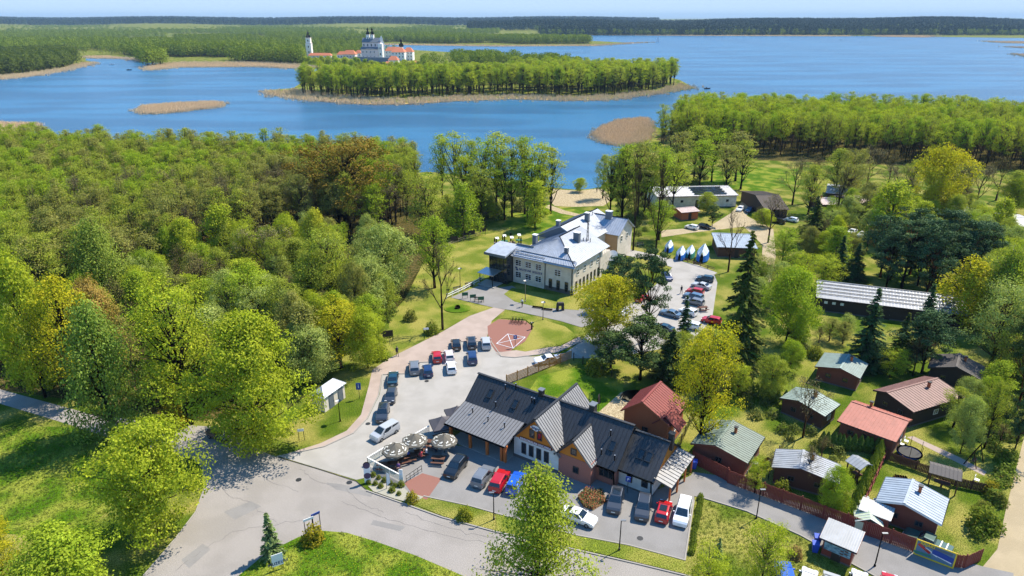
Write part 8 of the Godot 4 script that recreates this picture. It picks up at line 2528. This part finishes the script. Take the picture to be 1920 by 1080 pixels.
func net(b: MB, bones: Array, cell: float) -> void:
	# tapered capsules joined by a smooth minimum, meshed as surface nets; each bone carries its colour
	var lo := V(1e9, 1e9, 1e9)
	var hi := -lo
	for q in bones:
		for e in 2:
			lo = lo.min(q[e] - Vector3.ONE * (q[2 + e] + cell * 2))
			hi = hi.max(q[e] + Vector3.ONE * (q[2 + e] + cell * 2))
	var n := Vector3i(((hi - lo) / cell).ceil()) + Vector3i.ONE
	var f := PackedFloat32Array()
	f.resize(n.x * n.y * n.z)
	f.fill(1.0)
	for q in bones:
		var r: float = maxf(q[2], q[3]) + cell * 2.5
		var a := Vector3i(((q[0].min(q[1]) - Vector3.ONE * r - lo) / cell).floor()).clamp(Vector3i.ZERO, n - Vector3i.ONE)
		var z := Vector3i(((q[0].max(q[1]) + Vector3.ONE * r - lo) / cell).ceil()).clamp(Vector3i.ZERO, n - Vector3i.ONE)
		for x in range(a.x, z.x + 1):
			for y in range(a.y, z.y + 1):
				for w in range(a.z, z.z + 1):
					var d := cap_dist(lo + V(x, y, w) * cell, q[0], q[1], q[2], q[3])
					var i := (x * n.y + y) * n.z + w
					var h := maxf(0.03 - absf(f[i] - d), 0.0) / 0.03
					f[i] = minf(f[i], d) - h * h * 0.0075
	var id := {}
	for x in n.x - 1:
		for y in n.y - 1:
			for z in n.z - 1:
				var s := Vector3.ZERO
				var cnt := 0
				var i0 := (x * n.y + y) * n.z + z
				var v0 := f[i0]
				var inside := 0
				for c in 8:
					if f[i0 + ((c & 1) * n.y + ((c >> 1) & 1)) * n.z + (c >> 2)] < 0:
						inside += 1
				if inside == 0 or inside == 8:
					continue
				for e in [[0, 1], [2, 3], [4, 5], [6, 7], [0, 2], [1, 3], [4, 6], [5, 7], [0, 4], [1, 5], [2, 6], [3, 7]]:
					var ca := V(e[0] & 1, (e[0] >> 1) & 1, e[0] >> 2)
					var cb := V(e[1] & 1, (e[1] >> 1) & 1, e[1] >> 2)
					var va := f[i0 + (int(ca.x) * n.y + int(ca.y)) * n.z + int(ca.z)]
					var vb := f[i0 + (int(cb.x) * n.y + int(cb.y)) * n.z + int(cb.z)]
					if (va < 0) != (vb < 0):
						s += ca.lerp(cb, va / (va - vb))
						cnt += 1
				var p := lo + (V(x, y, z) + s / cnt) * cell
				var best := 1e9
				for q in bones:
					var dd := cap_dist(p, q[0], q[1], q[2], q[3])
					if dd < best:
						best = dd
						b.col = q[4]
				var gr := V(f[i0 + n.y * n.z] - v0, f[i0 + n.z] - v0, f[i0 + 1] - v0)
				id[Vector3i(x, y, z)] = b.v.size()
				b.v.append(p); b.n.append(gr.normalized() if gr.length() > 1e-6 else Vector3.UP); b.c.append(b.col)
	for x in range(1, n.x - 1):
		for y in range(1, n.y - 1):
			for z in range(1, n.z - 1):
				var i0 := (x * n.y + y) * n.z + z
				var v0 := f[i0] < 0
				for ax in 3:
					var j := i0 + [n.y * n.z, n.z, 1][ax] as int
					if v0 == (f[j] < 0):
						continue
					var u: Vector3i = [Vector3i(0, 1, 0), Vector3i(0, 0, 1), Vector3i(1, 0, 0)][ax]
					var w: Vector3i = [Vector3i(0, 0, 1), Vector3i(1, 0, 0), Vector3i(0, 1, 0)][ax]
					var o := Vector3i(x, y, z)
					var k := [o - u - w, o - w, o, o - u]
					if not (id.has(k[0]) and id.has(k[1]) and id.has(k[2]) and id.has(k[3])):
						continue
					var a: int = id[k[0]]
					var c: int = id[k[1]]
					var d: int = id[k[2]]
					var e: int = id[k[3]]
					if v0:
						b.i.append_array([a, d, c, a, e, d])
					else:
						b.i.append_array([a, c, d, a, d, e])

func person(x: float, z: float, turn: float, label: String, top: Color, legs: Color, hair: Color, pose: String, y := 0.06) -> void:
	# facing +z; 1.72 m tall
	var skin := Color(0.50, 0.30, 0.21)
	var shoe := Color(0.03, 0.03, 0.03)
	var sit := pose == "sit"
	var hip := 0.52 if sit else 0.92
	var bones := []
	var hand := []
	bones.append([V(0, hip, 0), V(0, hip + 0.22, 0.0), 0.15, 0.14, legs if not sit else top])
	bones.append([V(0, hip + 0.2, 0), V(0, hip + 0.45, 0.01), 0.14, 0.165, top])
	bones.append([V(-0.15, hip + 0.48, 0), V(0.15, hip + 0.48, 0), 0.085, 0.085, top])
	bones.append([V(0, hip + 0.5, 0), V(0, hip + 0.62, 0.01), 0.065, 0.055, skin])
	for s in [-1.0, 1.0]:
		var st: float = 0.20 * s if pose == "walk" else 0.03 * s
		var h: Vector3 = V(s * 0.09, hip - 0.02, 0)
		var knee := V(s * 0.11, hip + 0.0, 0.42) if sit else V(s * 0.1, 0.50, st * 0.5 + 0.04)
		var ank := V(s * 0.11, 0.09, 0.44) if sit else V(s * 0.1, 0.09, st)
		bones.append([h, knee, 0.095, 0.065, legs])
		bones.append([knee, ank, 0.063, 0.042, legs])
		bones.append([ank + V(0, -0.035, -0.03), ank + V(0, -0.05, 0.15), 0.05, 0.04, shoe])
		var sh := V(s * 0.21, hip + 0.48, 0)
		var el := V(s * 0.27, hip + 0.22, -st * 0.6)
		var wr := V(s * 0.26, hip - 0.0, 0.08 - st * 0.9)
		if sit:
			el = V(s * 0.27, hip + 0.2, 0.1)
			wr = V(s * 0.18, hip + 0.22, 0.36)
		bones.append([sh, el, 0.055, 0.045, top])
		bones.append([el, wr, 0.043, 0.03, top if pose != "sit" else skin])
		var dir := (wr - el).normalized()
		bones.append([wr, wr + dir * 0.08, 0.03, 0.036, skin])
		hand.append([wr + dir * 0.09, dir, s])
	var b := MB.new()
	net(b, bones, 0.03)
	var hd := V(0, hip + 0.72, 0.025)
	var head := [[hd + V(0, 0.04, -0.01), hd + V(0, -0.06, 0.02), 0.092, 0.066, skin], [hd + V(0, -0.1, -0.01), hd + V(0, -0.02, 0), 0.055, 0.06, skin], [hd + V(0, 0.01, 0.09), hd + V(0, -0.025, 0.105), 0.010, 0.017, skin]]
	for s in [-1.0, 1.0]:
		head.append([hd + V(s * 0.092, 0.01, 0), hd + V(s * 0.092, -0.03, 0), 0.018, 0.014, skin])
		head.append([hd + V(s * 0.032, 0.015, 0.088), hd + V(s * 0.034, 0.015, 0.088), 0.011, 0.011, Color(0.05, 0.04, 0.03)])
	head.append([hd + V(-0.022, -0.062, 0.084), hd + V(0.022, -0.062, 0.084), 0.008, 0.008, Color(0.35, 0.12, 0.1)])
	net(b, head, 0.012)
	for q in hand:
		var side: Vector3 = V(1, 0, 0) if absf(q[1].x) < 0.8 else V(0, 0, 1)
		for k in 4:
			b.col = skin
			var base: Vector3 = q[0] + V(0, 0, (k - 1.5) * 0.017)
			var mid: Vector3 = base + q[1] * [0.035, 0.04, 0.038, 0.03][k]
			b.tube(base, mid, 0.009, 0.008, 5, false)
			b.tube(mid, mid + (q[1] * 0.9 - V(q[2] * 0.5, 0, 0)) * 0.032, 0.008, 0.006, 5)
		b.tube(q[0] - q[1] * 0.04 + V(0, 0, 0.03), q[0] + V(0, 0, 0.055), 0.010, 0.008, 5)
	var t := thing("person", label, "person", V(x, y, z), turn)
	obj("body", b, M.skin_and_cloth, t, false, true)
	b = MB.new()
	b.col = hair
	net(b, [[hd + V(0, 0.065, -0.02), hd + V(0, -0.02, -0.055), 0.092, 0.07, hair], [hd + V(0, 0.1, 0.02), hd + V(0, 0.1, -0.03), 0.05, 0.07, hair]], 0.016)
	obj("hair", b, M.skin_and_cloth, t, false, true)

func people() -> void:
	var navy := Color(0.02, 0.025, 0.05)
	var white := Color(0.7, 0.7, 0.72)
	var red := Color(0.4, 0.05, 0.06)
	var blue := Color(0.03, 0.09, 0.45)
	var dark := Color(0.03, 0.03, 0.035)
	var brown := Color(0.06, 0.035, 0.02)
	var q := [-18.94, -100.67, 1.96, -121.21, 34.23, -128.06, 11.51, -202.6, 12.16, -202.6, 27.2, -214.89, -13.16, -72.29, -11.47, -72.29, -10.87, -72.97, -10.18, -74.12, -13.93, -69.89, -8.62, -75.06]
	person(q[0], q[1], 0.6, "person in dark clothes walking at the footpath edge", navy, dark, dark, "walk")
	person(q[2], q[3], -0.5, "person with white top walking across the museum forecourt", white, navy, brown, "walk")
	person(q[4], q[5], 0.3, "person in dark clothes walking through the side lot", dark, navy, dark, "walk")
	person(q[6], q[7], 0.0, "person in dark clothes standing on the sand beside another", dark, dark, brown, "stand", 0.02)
	person(q[8], q[9], 0.4, "person in grey-blue top standing on the sand beside another", Color(0.1, 0.14, 0.2), dark, dark, "stand", 0.02)
	person(q[10], q[11], 2.8, "lone person standing at the beach waterline", dark, dark, dark, "stand", 0.0)
	person(q[12], q[13], 0.5, "person in blue top seated under the middle printed parasol", blue, dark, brown, "sit")
	person(q[14], q[15], -2.4, "person in red top seated at the terrace edge table", red, navy, dark, "sit")
	person(q[16], q[17], -1.2, "person in white top seated between the printed parasols", white, dark, brown, "sit")
	person(q[18], q[19], 1.0, "person in dark top seated behind the porch-side parasol", dark, navy, dark, "sit")
	person(q[20], q[21], -0.7, "person in purple top seated by the terrace railing", Color(0.12, 0.06, 0.2), dark, brown, "sit")
